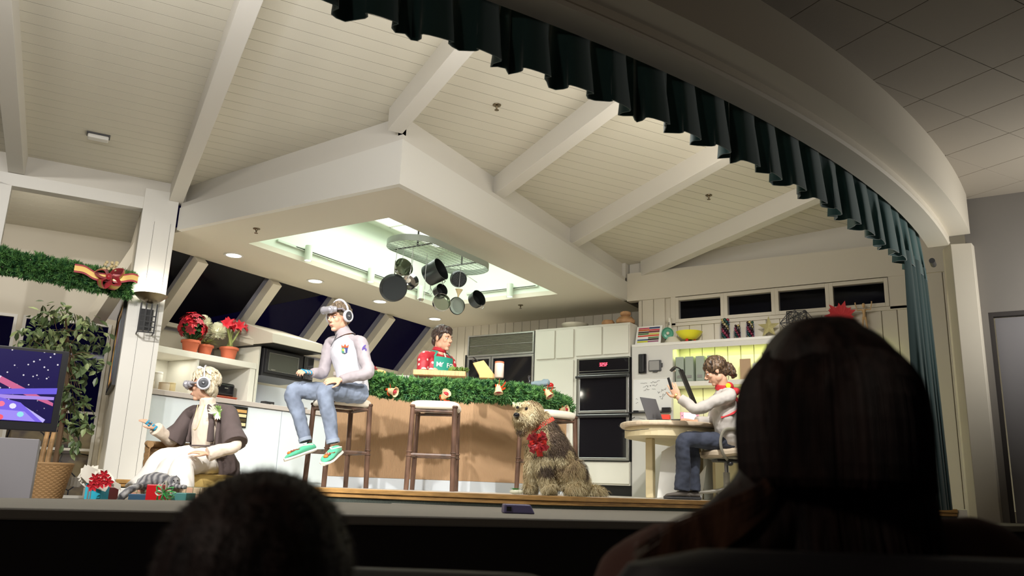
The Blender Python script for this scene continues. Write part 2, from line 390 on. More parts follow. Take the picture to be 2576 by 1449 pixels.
mb = MB(); mb.box((-3.80, WY-.022, 2.20), (-3.732, WY+.03, 2.60)).box((-1.148, WY-.022, 2.20), (-.93, WY+.03, 2.60)).box((-3.80, WY-.022, 2.19), (-.93, WY+.03, 2.234)); struct('trim_30', mb, 'white_paint', 'cream casing around the small windows', 'casing', bevel=.003)
# clerestory windows in the right wall
xs = [-3.73, -3.08, -2.44, -1.80, -1.15]
for i in range(4):
    x0, x1 = xs[i], xs[i+1]-.0
    root = tag(bpy.data.objects.new('window_%d' % (10+i), None), 'small dark clerestory window, number %d from the left' % (i+1), 'window', kind='structure'); COL.objects.link(root); root.location = (x0, WY, 2.25)
    mb = MB(); f = .045; z0, z1 = 2.235, 2.575; yy = WY-.035
    mb.box((x0, yy, z0), (x0+f, WY+.05, z1)).box((x1-f, yy, z0), (x1, WY+.05, z1)).box((x0+f, yy, z0), (x1-f, WY+.05, z0+f)).box((x0+f, yy, z1-f), (x1-f, WY+.05, z1))
    mb.build('window_frame', 'white_paint', root, bevel=.003)
    mb = MB(); mb.box((x0+f, WY+.02, z0+f), (x1-f, WY+.026, z1-f)); mb.build('pane', 'pane_glass', root)
mb = MB(); mb.box((-4.3, WY+.6, 1.6), (.9, WY+.62, 3.2)); struct('night_backdrop', mb, mat('night_cloth', (.004, .004, .007), .9), 'dark backdrop outside the small windows', 'backdrop')
# ------------------------------------------------------------ column and partition on the left
W0 = V((-7.47, 5.12, 0)); LF = -.35
def cd(c_, d_, z=0): return AC*c_+AD*d_+ZU*z
dW = W0.dot(AD); cW = W0.dot(AC)      # c of the column's right edge, d of its face
mb = MB(); mb.obox(cd(cW-.34, dW, LF), AC, AD, ZU, .34, .16, 3.35)
struct('column', mb, 'white_trim', 'white square column carrying the wall lamp', 'column', bevel=.004)
mb = MB(); mb.obox(cd(cW-.34, dW+.16, LF), AC, AD, ZU, .05, 2.03, 3.2)
struct('wall_partition', mb, 'white_paint', 'white partition wall running back behind the column', 'wall')
mb = MB()
for c_ in (cW-.21, cW-.05): mb.obox(cd(c_, dW-.0015, LF), AC, AD, ZU, .0022, .003, 3.0)
struct('trim_22', mb, 'dark_gap')
# beam over the opening, upstand, left post
mb = MB(); mb.obox(cd(cW-3.2, dW, 2.77), AC, AD, ZU, 2.86, .14, .13); struct('trim_23', mb, 'white_trim', 'white header beam over the living room opening', 'beam', bevel=.003)
mb = MB(); p1, p2 = cd(cW-3.2, dW+.04), cd(cW+.2, dW+.04)
mb.add([p+ZU*2.9 for p in (p1, p2, p2+AD*.05, p1+AD*.05)]+[p+ZU*(zceil(p)+.02) for p in (p1, p2, p2+AD*.05, p1+AD*.05)], [(0,3,2,1),(4,5,6,7),(0,1,5,4),(1,2,6,5),(2,3,7,6),(3,0,4,7)])
struct('trim_24', mb, 'beam_paint', 'cream upright board above the living room header', 'header')
mb = MB(); mb.obox(cd(-1.1, dW, 1.72), AC, AD, ZU, .27, .1, 1.08); struct('trim_25', mb, 'white_trim', 'white post at the left edge of the picture', 'post', bevel=.003)
# living room back wall with night windows
dB = dW+2.2
def wallgrid(x0, x1, zs0, zs1, th, hs):
    mb = MB(); cs = sorted(set([x0, x1]+[h[0] for h in hs]+[h[1] for h in hs])); zz = sorted(set([zs0, zs1]+[h[2] for h in hs]+[h[3] for h in hs]))
    for i in range(len(cs)-1):
        for j in range(len(zz)-1):
            m_ = ((cs[i]+cs[i+1])/2, (zz[j]+zz[j+1])/2)
            if any(h[0] < m_[0] < h[1] and h[2] < m_[1] < h[3] for h in hs): continue
            mb.obox(cd(cs[i], dB, zz[j]), AC, AD, ZU, cs[i+1]-cs[i], th, zz[j+1]-zz[j])
    return mb
mb = wallgrid(-4.2, .38, LF, 2.3, .1, [(-2.2, -.72, 1.3, 1.86), (-.66, .30, LF+.1, 1.86)])
struct('wall_living_back', mb, 'white_paint', 'cream living room back wall with night windows', 'wall')
for i, (a_, b_, z0, z1) in enumerate([(-2.2, -.72, 1.3, 1.86), (-.66, .30, LF+.1, 1.86)]):
    root = tag(bpy.data.objects.new('window_%d' % (20+i), None), ['wide night window above the television', 'tall night window behind the ficus tree'][i], 'window', kind='structure'); COL.objects.link(root); root.location = cd(a_, dB, z0)
    mb = MB(); f = .035
    for (o1, l1, o2, l2) in ((a_, f, z0, z1-z0), (b_-f, f, z0, z1-z0)): mb.obox(cd(o1, dB-.02, o2), AC, AD, ZU, l1, .06, l2)
    for z_ in (z0, z1-f): mb.obox(cd(a_+f, dB-.02, z_), AC, AD, ZU, b_-a_-2*f, .06, f)
    if i == 1:
        for z_ in (.30, .74): mb.obox(cd(a_+f, dB-.02, z_), AC, AD, ZU, b_-a_-2*f, .05, .03)
    mb.build('window_frame', 'white_trim', root)
    mb = MB(); mb.obox(cd(a_+f, dB+.02, z0+f), AC, AD, ZU, b_-a_-2*f, .006, z1-z0-2*f); mb.build('pane', 'pane_glass', root)
# upper plank wall: the plank ceiling continues, close the back
mb = MB(); mb.obox(cd(-4.2, dB+.06, 2.3), AC, AD, ZU, 4.7, .05, .8); struct('wall_upper_back', mb, 'white_paint', 'cream wall band high behind the opening', 'wall')

# ------------------------------------------------------------ floors, platform and apron
front = [at(300, 1210, D=7.3), at(600, 1215, D=6.5), at(880, 1220, D=5.95), at(1200, 1225, D=5.75), at(1430, 1230, D=5.85), at(1650, 1235, D=6.4), at(2000, 1240, D=7.1), at(2400, 1250, D=7.3)]
front = [V((p.x, p.y, 0)) for p in front]
front = [V((p[0], p[1], 0)) for p in spl([tuple(p) for p in front], 6)]
poly = [(-9.0, 5.3)]+[(p.x, p.y) for p in front]+[(.9, 8.2), (.9, 10.6), (-9.0, 10.6)]
mb = MB(); mb.prism(poly, -.10, 0); struct('floor', mb, 'floor_vinyl', 'pale kitchen platform floor', 'floor')
def ribbon(pts, off0, off1, z0, z1):
    mb = MB(); rings = []
    for i, p in enumerate(pts):
        t = (pts[min(i+1, len(pts)-1)]-pts[max(i-1, 0)]).normalized(); n = V((t.y, -t.x, 0))
        rings.append([p+n*off0+ZU*z0, p+n*off1+ZU*z0, p+n*off1+ZU*z1, p+n*off0+ZU*z1])
    return mb.loft(rings)
mb = ribbon(front, .0, .035, -.03, .004); r2 = ribbon(front, .0, .025, -.06, -.033); mb.add(r2.v, r2.f)
struct('trim_26', mb, 'oak', 'honey oak nosing along the stage platform edge', 'nosing', bevel=.004)
mb = ribbon(front, -.02, .012, -.36, -.061); struct('trim_27', mb, 'carpet', 'dark green carpeted riser below the oak nosing', 'riser')
mb = MB(); mb.prism([(-14, -2), (-3.9, -.6), (-3.9, 4.2), (-3.3, 5.3), (-7.2, 5.6), (-9.2, 5.2), (-14, 8)], -.45, LF)
struct('floor_living', mb, mat('living_carpet', c255(150, 140, 124), .95, bump=.4, bscale=500), 'beige living room floor left of the platform', 'floor')
lf = [V((p[0], p[1], 0)) for p in spl([(-5.0, -1.3), (-4.05, .35), (-3.168, 1.627), (-2.446, 2.709), (-1.589, 3.909), (-.85, 5.3), (-.22, 6.614), (.25, 7.99)], 6)]
back = [(-.2, 7.99), (-.3, 7.5)]+[(p.x, p.y) for p in reversed(front[14:-3])]+[(-3.75, 4.5), (-4.05, 4.2), (-4.1, 2.94), (-4.26, 2.18), (-4.9, .6), (-5.9, -1.0)]
mb = MB(); mb.prism([(p.x, p.y) for p in lf]+back, -.13, -.085); struct('apron', mb, 'apron_grey', 'grey carpeted ledge along the front of the stage', 'ledge', bevel=.008)
mb = ribbon(lf, -.06, -.01, -1.3, -.128); struct('apron_front', mb, 'apron_dark', 'black wall below the grey stage ledge', 'wall')
# ------------------------------------------------------------ proscenium header, round in plan
def arcband(prof, a0=-62, a1=-2.6, n=70):
    mb = MB(); rings = []
    for k in range(n+1):
        a = math.radians(a0+(a1-a0)*k/n); rings.append([C0+V((r*math.cos(a), r*math.sin(a), z)) for r, z in prof])
    return mb.loft(rings)
H1, H2, H4 = 2.265, 2.345, 2.705
mb = arcband([(11.96, H1), (12.13, H1), (12.14, H1+.02), (12.115, H1+.028), (12.135, H1+.035), (12.135, H2), (12.30, H2), (12.30, H4+.1), (11.96, H4+.1)])
struct('proscenium_header', mb, 'white_paint', 'curved cream header over the stage opening', 'header', smooth=30)
mb = MB(); mb.prism([(-.43, 7.93), (-.37, 7.83), (-.21, 7.86), (-.19, 8.02), (-.45, 8.02)], -1.3, H1+.002); struct('proscenium_post', mb, 'white_paint', 'pale post at the right end of the stage opening', 'post', bevel=.004)
mb = MB(); mb.prism([(-.215, 7.86), (-.19, 7.86), (-.19, 8.0), (-.215, 8.0)], 0, 2.6) if False else None
# auditorium side wall with door
mb = MB(); dx0 = -.145; ds = 1.66
mb.box((-.26, 7.97, -1.3), (dx0, 8.1, H4+.1)).box((dx0, 7.97, ds), (2.6, 8.1, H4+.1)).box((1.1, 7.97, -1.3), (2.6, 8.1, ds))
struct('wall_house', mb, 'grey_wall', 'grey wall beside the auditorium door', 'wall')
root = tag(bpy.data.objects.new('door_1', None), 'grey metal auditorium door at the right edge', 'door', kind='structure'); COL.objects.link(root); root.location = (dx0, 8, -1.3)
mb = MB(); mb.box((dx0, 7.985, -1.3), (dx0+.035, 8.06, ds)).box((dx0+.035, 7.985, ds-.035), (1.1, 8.06, ds)); mb.build('door_frame', mat('door_frame_paint', c255(60, 56, 54), .6), root)
mb = MB(); mb.box((dx0+.045, 8.02, -1.3), (1.1, 8.05, ds-.045)); mb.build('door_leaf', mat('door_paint', c255(132, 130, 132), .45), root)
mb = MB(); mb.box((2.6, -6, -1.3), (2.7, 8.1, H4+.1)); struct('wall_house_side', mb, 'grey_wall', 'dark side wall of the auditorium', 'wall')
mb = MB(); mb.prism([(-7, -6), (2.65, -6), (2.65, 8.1), (.4, 8.1)]+[(p.x, p.y) for p in reversed(lf)], -1.4, -1.3); struct('floor_house', mb, 'apron_dark', 'dark auditorium floor', 'floor')
# tile ceiling of the auditorium: square tiles on the theatre axes, cut back to the curve
mb = MB(); g0 = V((-.36, 5.72, 0)); ts = .495
for i in range(-16, 12):
    for j in range(-16, 6):
        o = g0+AC*(ts*i)-AD*(ts*j); ctr = o+AC*ts/2-AD*ts/2
        if (ctr-C0).length < 12.0 or ctr.y > 8.3 or ctr.x > 3 or ctr.y < -6: continue
        mb.obox(o+AC*.0015-AD*.0015+ZU*H4, AC, -AD, ZU, ts-.003, ts-.003, .02)
struct('ceiling_house', mb, 'tile', 'square grey acoustic tiles over the auditorium', 'ceiling', bevel=.003)
mb = MB(); mb.prism([(C0.x+12.25*math.cos(math.radians(a)), C0.y+12.25*math.sin(math.radians(a))) for a in range(-62, -1, 3)]+[(2.7, 8.1), (2.7, -6), (-7, -6)], H4+.022, H4+.05)
struct('ceiling_house_backing', mb, 'dark_gap')
# ============================================================ KITCHEN FURNITURE
mk('counter_grey', c255(190, 180, 174), .4)
mk('cab_edge', c255(205, 204, 190), .5)
mk('black_glass', (.012, .011, .013), .06, coat=.3)
mk('black_plastic', (.018, .018, .02), .35)
mk('dark_grey', c255(70, 70, 72), .45)
mk('red_gloss', c255(200, 38, 36), .3)
mk('terracotta', c255(196, 104, 72), .75, bump=.1, bscale=80)
mk('paper', c255(238, 238, 232), .7)
def cab(name, label, x0, x1, y0, y1, z0, z1, cat='cabinet', grp=None):
    t = thing(name, label, cat, ((x0+x1)/2, (y0+y1)/2, z0), group=grp)
    return t
# lower cabinets on the window side (fronts face +X)
lcy = [5.22, 6.15, 7.10, 8.05, 9.0, 9.7]
lab = ['white base cabinet next to the column, left of the cat-eared woman', '', '', '', '']
lab = ['white slab base cabinet right beside the column', 'white slab base cabinet under the toaster cubby', 'white slab base cabinet under the microwave', 'white slab base cabinet behind the seated boy', 'white slab base cabinet nearest the back wall']
for i in range(5):
    y0, y1 = lcy[i], lcy[i+1]; t = cab('base_cabinet', lab[i], -8.4, -7.74, y0, y1, 0, 'window')  if False else thing('base_cabinet', lab[i], 'cabinet', (-8.05, (y0+y1)/2, 0), group='white base cabinets below the slanted windows')
    mb = MB()
    if i == 0: mb.prism([(-7.745, y0), (-7.745, y1-.002), (-8.85, y1-.002), (-8.85, 5.70)], 0, .875)
    else: mb.box((-8.85, y0+.002, 0), (-7.745, y1-.002, .875))
    mb.build('body', 'cabinet_cool', t)
    mb = MB(); mb.box((-7.743, y0+.006, .03), (-7.722, y1-.006, .868)); mb.build('door', 'cabinet_cool', t, bevel=.003)
t = MB().prism([(-7.69, 5.18), (-7.69, 9.72), (-8.93, 9.72), (-8.93, 5.76)], .877, .93).build('countertop', 'counter_grey', bevel=.004); tag(t, 'long grey edged worktop below the slanted windows', 'worktop')
# open shelf unit standing on it
t = thing('shelf_unit', 'white open shelf unit on the worktop under the potted flowers', 'shelf unit', (-8.3, 6.0, .931))
mb = MB(); mb.box((-8.6, 5.56, .932), (-8.56, 6.86, 1.37)); mb.build('back_panel', 'cabinet_white', t)
mb = MB(); mb.prism([(-8.0, 5.24), (-8.0, 6.872), (-8.62, 6.872), (-8.62, 5.58)], 1.37, 1.44); mb.build('top_board', 'cabinet_white', t, bevel=.003)
mb = MB(); mb.box((-8.56, 6.02, .932), (-8.02, 6.045, 1.368)); mb.build('divider', 'cabinet_white', t)
mb = MB(); mb.box((-8.56, 6.78, .932), (-8.005, 6.86, 1.368)); mb.build('side_panel', 'cabinet_white', t, bevel=.002)
mb = MB(); mb.box((-8.85, 6.875, .931), (-7.99, 6.9, 1.66)); tag(mb.build('end_panel', 'cab_edge', bevel=.002), 'tall white end panel between the cubby and the microwave', 'panel')
# low wall behind shelf top up to windows
# hood
t = thing('range_hood', 'cream sloping range hood over the microwave', 'range hood', (-8.3, 7.4, 1.67))
mb = MB(); sec = [(-7.70, 1.68), (-7.725, 1.80), (-8.5, 2.03), (-8.8, 2.03), (-8.8, 1.90), (-8.8, 1.68)]
y0, y1 = 6.82, 7.68
mb.add([V((x, y0, z)) for x, z in sec]+[V((x, y1, z)) for x, z in sec], [tuple(range(6)), tuple(range(11, 5, -1))]+[(i, (i+1) % 6, 6+(i+1) % 6, 6+i) for i in range(6)])
mb.build('shroud', 'hood_grey', t, bevel=.004)
mb = MB(); mb.box((-8.75, y0+.015, 1.665), (-7.715, y1-.015, 1.679)); mb.build('grease_filter', 'black', t)
mb = MB(); mb.add([V((-8.05, y0-.0, 1.74)), V((-8.56, y0-.25, 1.86)), V((-8.8, y0-.25, 1.86)), V((-8.8, y0, 1.67)), V((-8.05, y0, 1.67)), V((-8.8, y0, 2.01)), V((-8.54, y0, 2.01))], [(0, 1, 6), (1, 2, 5, 6), (1, 0, 4, 3, 2), (0, 6, 5, 3, 4), (2, 3, 5)])
mb.build('side_wing', 'hood_grey', t)
t = thing('microwave', 'black built-in microwave under the hood', 'microwave', (-8.2, 7.35, 1.30))
mb = MB(); mb.box((-8.6, 6.935, 1.305), (-7.97, 7.80, 1.652)); mb.build('body', 'black_plastic', t, bevel=.006)
mb = MB(); mb.box((-7.97, 6.96, 1.345), (-7.945, 7.58, 1.635)); dr = mb.build('door', 'black_plastic', t, bevel=.003)
mb = MB(); mb.box((-7.945, 7.0, 1.375), (-7.942, 7.5, 1.60)); w_ = mb.build('window', mat('mw_glass', c255(74, 76, 68), .12), dr)
mb = MB(); e = .004
for a, b in (((7.0, 1.375), (7.5, 1.375+e)), ((7.0, 1.6-e), (7.5, 1.6)), ((7.0, 1.375), (7.0+e, 1.6)), ((7.5-e, 1.375), (7.5, 1.6))): mb.box((-7.9425, a[0], a[1]), (-7.940, b[0], b[1]))
mb.build('bright_trim', 'steel', dr)
mb = MB(); mb.box((-7.97, 7.60, 1.345), (-7.946, 7.77, 1.635)); cp = mb.build('control_panel', 'black_glass', t, bevel=.002)
mb = MB()
for r_ in range(4):
    for c_ in range(3): mb.box((-7.946, 7.63+.042*c_, 1.37+.035*r_), (-7.943, 7.655+.042*c_, 1.388+.035*r_))
mb.build('keypad', 'dark_grey', cp)
mb = MB(); mb.box((-7.943, 7.05, 1.385), (-7.941, 7.12, 1.395)); mb.build('badge', 'steel', dr)
light('AREA', 'under_microwave_fill', (-8.15, 7.35, 1.295), (-8.15, 7.35, 0), 2.2, (.9, .95, 1), sx=.5, sy=.1)  # fill added under the microwave to brighten the backsplash
light('AREA', 'cubby_lamp', (-8.25, 5.8, 1.36), (-8.3, 5.8, 0), 1.6, (1, .97, .86), sx=.25, sy=.25)
mb = MB(); mb.box((-8.8, 6.91, .932), (-8.77, 9.7, 1.3)); tag(mb.build('backsplash', 'cabinet_cool'), 'pale backsplash panel behind the worktop', 'panel', kind='structure')
# things in the cubbies
def jar(name, label, cat, x, y, z, r, h, m, lid=None, lidm='paper', grp=None, body='jar_body'):
    t = thing(name, label, cat, (x, y, z), group=grp)
    MB().lathe([(r*.9, 0), (r, .006), (r, h*.86), (r*.9, h*.92), (r*.86, h*.92), (.0, h*.9)], (x, y, z), 20, cap=True).build(body, m, t, smooth=True)
    if lid: MB().lathe([(r*.97, h*.9), (r*1.0, h*.92), (r*1.0, h*.99), (r*.9, h*1.0), (0, h)], (x, y, z), 20, cap=True).build('lid', lidm, t, smooth=True)
    return t
mk('cloudy_glass', c255(220, 205, 180), .15, trans=.35)
mk('cream_jar', c255(226, 208, 160), .3)
jar('glass_canister', 'short clear canister at the left of the lit cubby', 'canister', -8.22, 5.58, .932, .055, .15, 'cloudy_glass', True, 'cloudy_glass')
jar('tall_canister', 'tall pale cylinder standing behind the clear canisters', 'canister', -8.30, 5.74, .932, .045, .26, 'paper', True, 'paper')
jar('glass_canister', 'round clear canister in front of the tall pale cylinder', 'canister', -8.12, 5.70, .932, .06, .13, 'cloudy_glass', True, 'cloudy_glass')
jar('glass_canister', 'yellowish canister at the right of the lit cubby', 'canister', -8.22, 5.86, .932, .05, .15, 'cream_jar', True, 'cream_jar')
t = thing('red_bell_ornament', 'small red bell beside the canisters', 'ornament', (-8.1, 5.47, .932)); MB().lathe([(.035, 0), (.03, .02), (.022, .05), (.015, .09), (.0, .1)], (-8.1, 5.47, .932), 16, cap=True).build('bell', 'red_gloss', t, smooth=True)
t = thing('white_card', 'white folded card leaning in the cubby', 'card', (-8.3, 5.97, .932)); MB().obox((-8.42, 5.92, .932), (.8, .5, 0), (-.2, .1, .97), V((.5, -.8, 0)), .02, .14, .08).build('sheet', 'paper', t)
t = thing('toaster', 'glossy black toaster on a red box in the cubby', 'toaster', (-8.25, 6.55, 1.005))
fz = MB().box((-8.36, 6.42, 1.006), (-8.14, 6.70, 1.165)); b = fz.build('body', 'black_glass', t, bevel=.03, seg=4)
MB().box((-8.31, 6.46, 1.164), (-8.27, 6.66, 1.168)).box((-8.23, 6.46, 1.164), (-8.19, 6.66, 1.168)).build('slot', 'steel', t)
MB().box((-8.142, 6.54, 1.10), (-8.138, 6.59, 1.108)).build('badge', 'steel', t)
t = thing('red_storage_box', 'flat reddish brown box below the toaster', 'box', (-8.25, 6.5, .932))
MB().box((-8.38, 6.36, .932), (-8.12, 6.72, .995)).build('base', mat('brick_red', c255(150, 62, 48), .6), t, bevel=.004); MB().box((-8.385, 6.355, .995), (-8.115, 6.725, 1.004)).build('lid', 'terracotta', t)
t = thing('white_canister', 'white square tin at the back of the toaster cubby', 'tin', (-8.45, 6.35, .932)); MB().box((-8.52, 6.26, .932), (-8.42, 6.4, 1.21)).build('tin_body', 'paper', t, bevel=.01)
t = thing('radio_dock', 'small black dock on the worktop below the microwave', 'radio', (-7.9, 7.02, .931))
MB().box((-7.96, 6.95, .931), (-7.86, 7.09, .985)).build('case', 'black_plastic', t, bevel=.008); MB().box((-7.861, 7.03, .95), (-7.858, 7.07, .958)).build('display', 'steel', t)
t = thing('dark_dish', 'flat dark dish on the worktop behind the boy\'s knee', 'dish', (-7.95, 7.6, .931)); MB().lathe([(.09, 0), (.14, .03), (.135, .034), (.085, .006), (0, .006)], (-7.95, 7.55, .931), 24, cap=False).build('dish_body', 'steel', t, smooth=True)
t = thing('cookbook_rack', 'dark cubby of books under the worktop behind the woman\'s shoulder', 'book rack', (-7.72, 6.3, .6))
MB().box((-7.721, 6.17, .62), (-7.70, 6.55, .86)).build('recess', 'black', t)
for k in range(4): MB().box((-7.70, 6.19, .64+.05*k), (-7.69, 6.53, .675+.05*k)).build('book_spine', ['cream_jar', 'brass_dark', 'cream_jar', 'oak'][k], t)

# ---------------------------------------------------------------- fridge, tall cabinets, ovens (fronts face -Y)
FY = 9.8
t = thing('refrigerator', 'wide built-in refrigerator with dark glass doors and grey grille', 'refrigerator', (-6.3, 10.2, 0))
MB().box((-6.87, FY+.03, 0), (-5.735, 10.6, 2.225)).build('case', 'cabinet_white', t)
def frame4(x0, x1, z0, z1, f, y0, y1): return MB().box((x0, y0, z0), (x0+f, y1, z1)).box((x1-f, y0, z0), (x1, y1, z1)).box((x0+f, y0, z0), (x1-f, y1, z0+f)).box((x0+f, y0, z1-f), (x1-f, y1, z1))
frame4(-6.87, -5.735, 1.905, 2.225, .022, FY-.02, FY+.03).build('grille_frame', 'steel', t, bevel=.002)
mb = MB(); n_ = 26
for k in range(n_):
    z = 1.93+k*.0105; mb.box((-6.846, FY-.004+(.006 if k % 2 else 0), z), (-5.759, FY+.03, z+.008))
gr = mb.build('grille', mat('grille_grey', c255(112, 110, 94), .5), t)
MB().box((-6.70, FY-.008, 1.965), (-6.62, FY-.003, 1.98)).build('badge', 'chrome', gr)
MB().box((-6.84, FY-.01, 2.06), (-5.76, FY-.002, 2.066)).build('grille_rib', 'steel', gr)
for nm, x0, x1 in (('freezer_door', -6.87, -6.455), ('fridge_door', -6.445, -5.735)):
    d_ = frame4(x0, x1, .1, 1.895, .03, FY-.015, FY+.03).build(nm, 'steel', t, bevel=.003)
    MB().box((x0+.03, FY-.004, .13), (x1-.03, FY+.01, 1.865)).build('glass_panel', 'black_glass', d_)
t = thing('wall_frame', 'thin dark frame on the wall left of the refrigerator', 'frame', (-7.0, FY+.5, 1.5)); frame4(-7.06, -6.93, 1.55, 1.98, .025, 10.0, 10.05).build('frame', 'black_plastic', t); MB().box((-7.04, 10.03, 1.57), (-6.95, 10.05, 1.96)).build('mat_board', 'cab_edge', t); MB().box((-7.08, 10.05, 0), (-6.90, 10.7, 1.545)).build('pantry_side', 'cabinet_white', t) 
t = thing('oven_cabinet', 'tall white cabinet wall around the double oven', 'cabinet', (-5.0, 10.2, 0))
MB().box((-5.725, FY, .13), (-5.06, 10.6, 2.24)).box((-5.06, FY, .13), (-4.285, 10.6, .425)).box((-5.06, FY, 1.785), (-4.285, 10.6, 2.24)).box((-5.06, FY+.05, .425), (-4.285, 10.6, 1.785)).box((-4.285, FY, .13), (-4.276, 10.04, 2.24)).build('carcass', 'cabinet_white', t, bevel=.002)
MB().box((-5.72, FY+.06, 0), (-4.27, 10.5, .13)).build('toe_kick', 'black', t)
for x0, x1, z0, z1, lb in ((-5.69, -5.40, 1.81, 2.205, 0), (-5.375, -5.105, 1.81, 2.205, 0), (-5.69, -5.10, .17, 1.775, 0), (-5.065, -4.68, 1.825, 2.205, 0), (-4.66, -4.29, 1.825, 2.205, 0), (-5.04, -4.28, .15, .41, 0)):
    MB().box((x0, FY-.022, z0), (x1, FY-.001, z1)).build('door', 'cabinet_white', t, bevel=.003)
t = thing('double_oven', 'black glass double wall oven with a red clock display', 'oven', (-4.65, FY, .43))
MB().box((-5.02, FY-.01, .43), (-4.27, FY+.045, 1.775)).build('case', 'black_plastic', t)
pn = MB().box((-5.01, FY-.035, 1.575), (-4.275, FY-.01, 1.765)).build('control_panel', 'black_glass', t, bevel=.004)
frame4(-5.015, -4.27, 1.565, 1.772, .01, FY-.04, FY-.012).build('panel_trim', 'chrome', t)
MB().box((-5.0, FY-.045, 1.60), (-4.285, FY-.036, 1.608)).build('chrome_bar', 'chrome', pn)
# red seven segment clock reading 3:25 F style display as seen in the photo: 325F
K['led'] = mat('led_red', (.9, .05, .08), .5, emit=(1, .06, .1), es=5)
SEG = {'3': 'abgcd', '2': 'abged', '5': 'afgcd', 'F': 'afge'}
mb = MB(); w_, h_, th = .022, .045, .006
for i, ch in enumerate('325F'):
    x = -4.70+i*.031; z = 1.665
    S7 = {'a': (0, h_-th, w_, h_), 'd': (0, 0, w_, th), 'g': (0, h_/2-th/2, w_, h_/2+th/2), 'f': (0, h_/2, th, h_), 'e': (0, 0, th, h_/2), 'b': (w_-th, h_/2, w_, h_), 'c': (w_-th, 0, w_, h_/2)}
    for s_ in SEG[ch]:
        a, b, c, d = S7[s_]; mb.box((x+a, FY-.0375, z+b), (x+c, FY-.0355, z+d))
mb.build('clock_display', 'led', pn)
def ovdoor(z0, z1, nm):
    d_ = frame4(-5.015, -4.275, z0, z1, .035, FY-.05, FY-.012).build(nm, 'steel', t, bevel=.003)
    MB().box((-4.98, FY-.045, z0+.035), (-4.31, FY-.02, z1-.035)).build('glass', 'black_glass', d_)
    MB().box((-5.03, FY-.10, z1-.045), (-4.26, FY-.052, z1-.01)).build('handle', 'black_plastic', d_, bevel=.008)
ovdoor(1.045, 1.55, 'upper_door'); ovdoor(.44, 1.03, 'lower_door')
# on top of the cabinets
mk('white_ceramic', c255(214, 208, 190), .3); mk('gourd', c255(196, 152, 110), .6, var=.2, vscale=12)
t = thing('white_dish', 'wide white ribbed dish on top of the tall cabinets', 'dish', (-5.2, 10.0, 2.241)); MB().lathe([(.10, 0), (.175, .05), (.19, .075), (.18, .078), (.165, .055), (.09, .01), (0, .01)], (-5.2, 10.0, 2.241), 32).build('dish_body', 'white_ceramic', t, smooth=True)
t = thing('round_basket', 'small round woven pot beside the white dish', 'basket', (-4.69, 10.0, 2.241)); MB().lathe([(.05, 0), (.085, .03), (.09, .06), (.07, .09), (.02, .1), (0, .1)], (-4.69, 10.0, 2.241), 24).build('pot', 'gourd', t, smooth=True)
t = thing('double_gourd', 'stacked double gourd ornament at the cabinet corner', 'ornament', (-4.43, 10.0, 2.241)); MB().lathe([(.06, 0), (.125, .03), (.13, .07), (.09, .115), (.05, .125), (.075, .15), (.07, .185), (.03, .2), (0, .2)], (-4.43, 10.0, 2.241), 28).build('gourd_body', 'gourd', t, smooth=True)

# ---------------------------------------------------------------- desk wall with lit niche and shelf
t = thing('desk_wall_unit', 'grey white wall unit with a lit niche behind the desk', 'wall unit', (-3.0, 9.9, 0))
mb = MB(); z1 = 1.90
mb.box((-4.25, FY, 0), (-3.69, FY+.02, z1)).box((-3.69, FY, z1-.06), (-1.35, FY+.02, z1)).box((-3.69, FY, 0), (-1.35, FY+.02, .72)).box((-1.5, FY, .72), (-1.35, FY+.02, z1-.06))
mb.build('face_panel', mat('unit_grey', c255(206, 204, 198), .5), t)
MB().box((-4.25, FY-.006, z1), (-1.35, WY-.006, 1.935)).build('top_shelf', 'white_trim', t, bevel=.003)
MB().box((-3.69, FY, 1.365), (-1.5, WY-.01, 1.425)).build('shelf', 'white_trim', t, bevel=.003)
MB().box((-3.70, FY+.02, .70), (-1.5, WY-.01, .722)).build('niche_floor', 'white_trim', t)
MB().box((-3.71, FY+.02, .7), (-3.69, WY-.008, z1)).build('niche_side', 'white_trim', t)
light('AREA', 'niche_tube_upper', (-2.5, FY+.10, 1.885), (-2.5, FY+.14, 0), 7, (.86, 1, .30), sx=2.3, sy=.05)
light('AREA', 'niche_tube_lower', (-2.5, FY+.10, 1.36), (-2.5, FY+.14, 0), 5, (.88, 1, .34), sx=2.3, sy=.05)
mk('file_green', c255(152, 162, 150), .6)
for i in range(4):
    x0 = [-3.665, -3.54, -3.40, -3.25][i]; x1 = x0+.112; zz = 1.745
    t = thing('magazine_file', ['grey green magazine file at the left end of the niche', 'grey green magazine file second from the left in the niche', 'grey green magazine file third in the niche, behind the lamp', 'grey green magazine file beside the woman\'s forehead'][i], 'magazine file', ((x0+x1)/2, FY+.1, 1.426), group='magazine files in the lit niche')
    MB().box((x0, FY+.02, 1.4265), (x1, FY+.2, zz-.0)).build('box', 'file_green', t, bevel=.012, seg=3)
    MB().box((x0+.025, FY+.013, 1.47), (x1-.025, FY+.02, 1.505)).build('label_holder', 'steel', t)
t = thing('clipboard', 'brown clipboard standing in the niche behind the bun of hair', 'clipboard', (-2.78, FY+.1, 1.426)); MB().box((-2.85, FY+.05, 1.4265), (-2.72, FY+.07, 1.68)).build('board', mat('kraft', c255(176, 148, 118), .8), t)
t = thing('white_box', 'white carton right of the clipboard in the niche', 'box', (-2.55, FY+.1, 1.426)); MB().box((-2.69, FY+.03, 1.4265), (-2.35, FY+.2, 1.62)).build('carton', 'paper', t, bevel=.004)
t = thing('pencil_bundle', 'bundle of dark pencils on the white carton', 'pencils', (-2.5, FY+.1, 1.62))
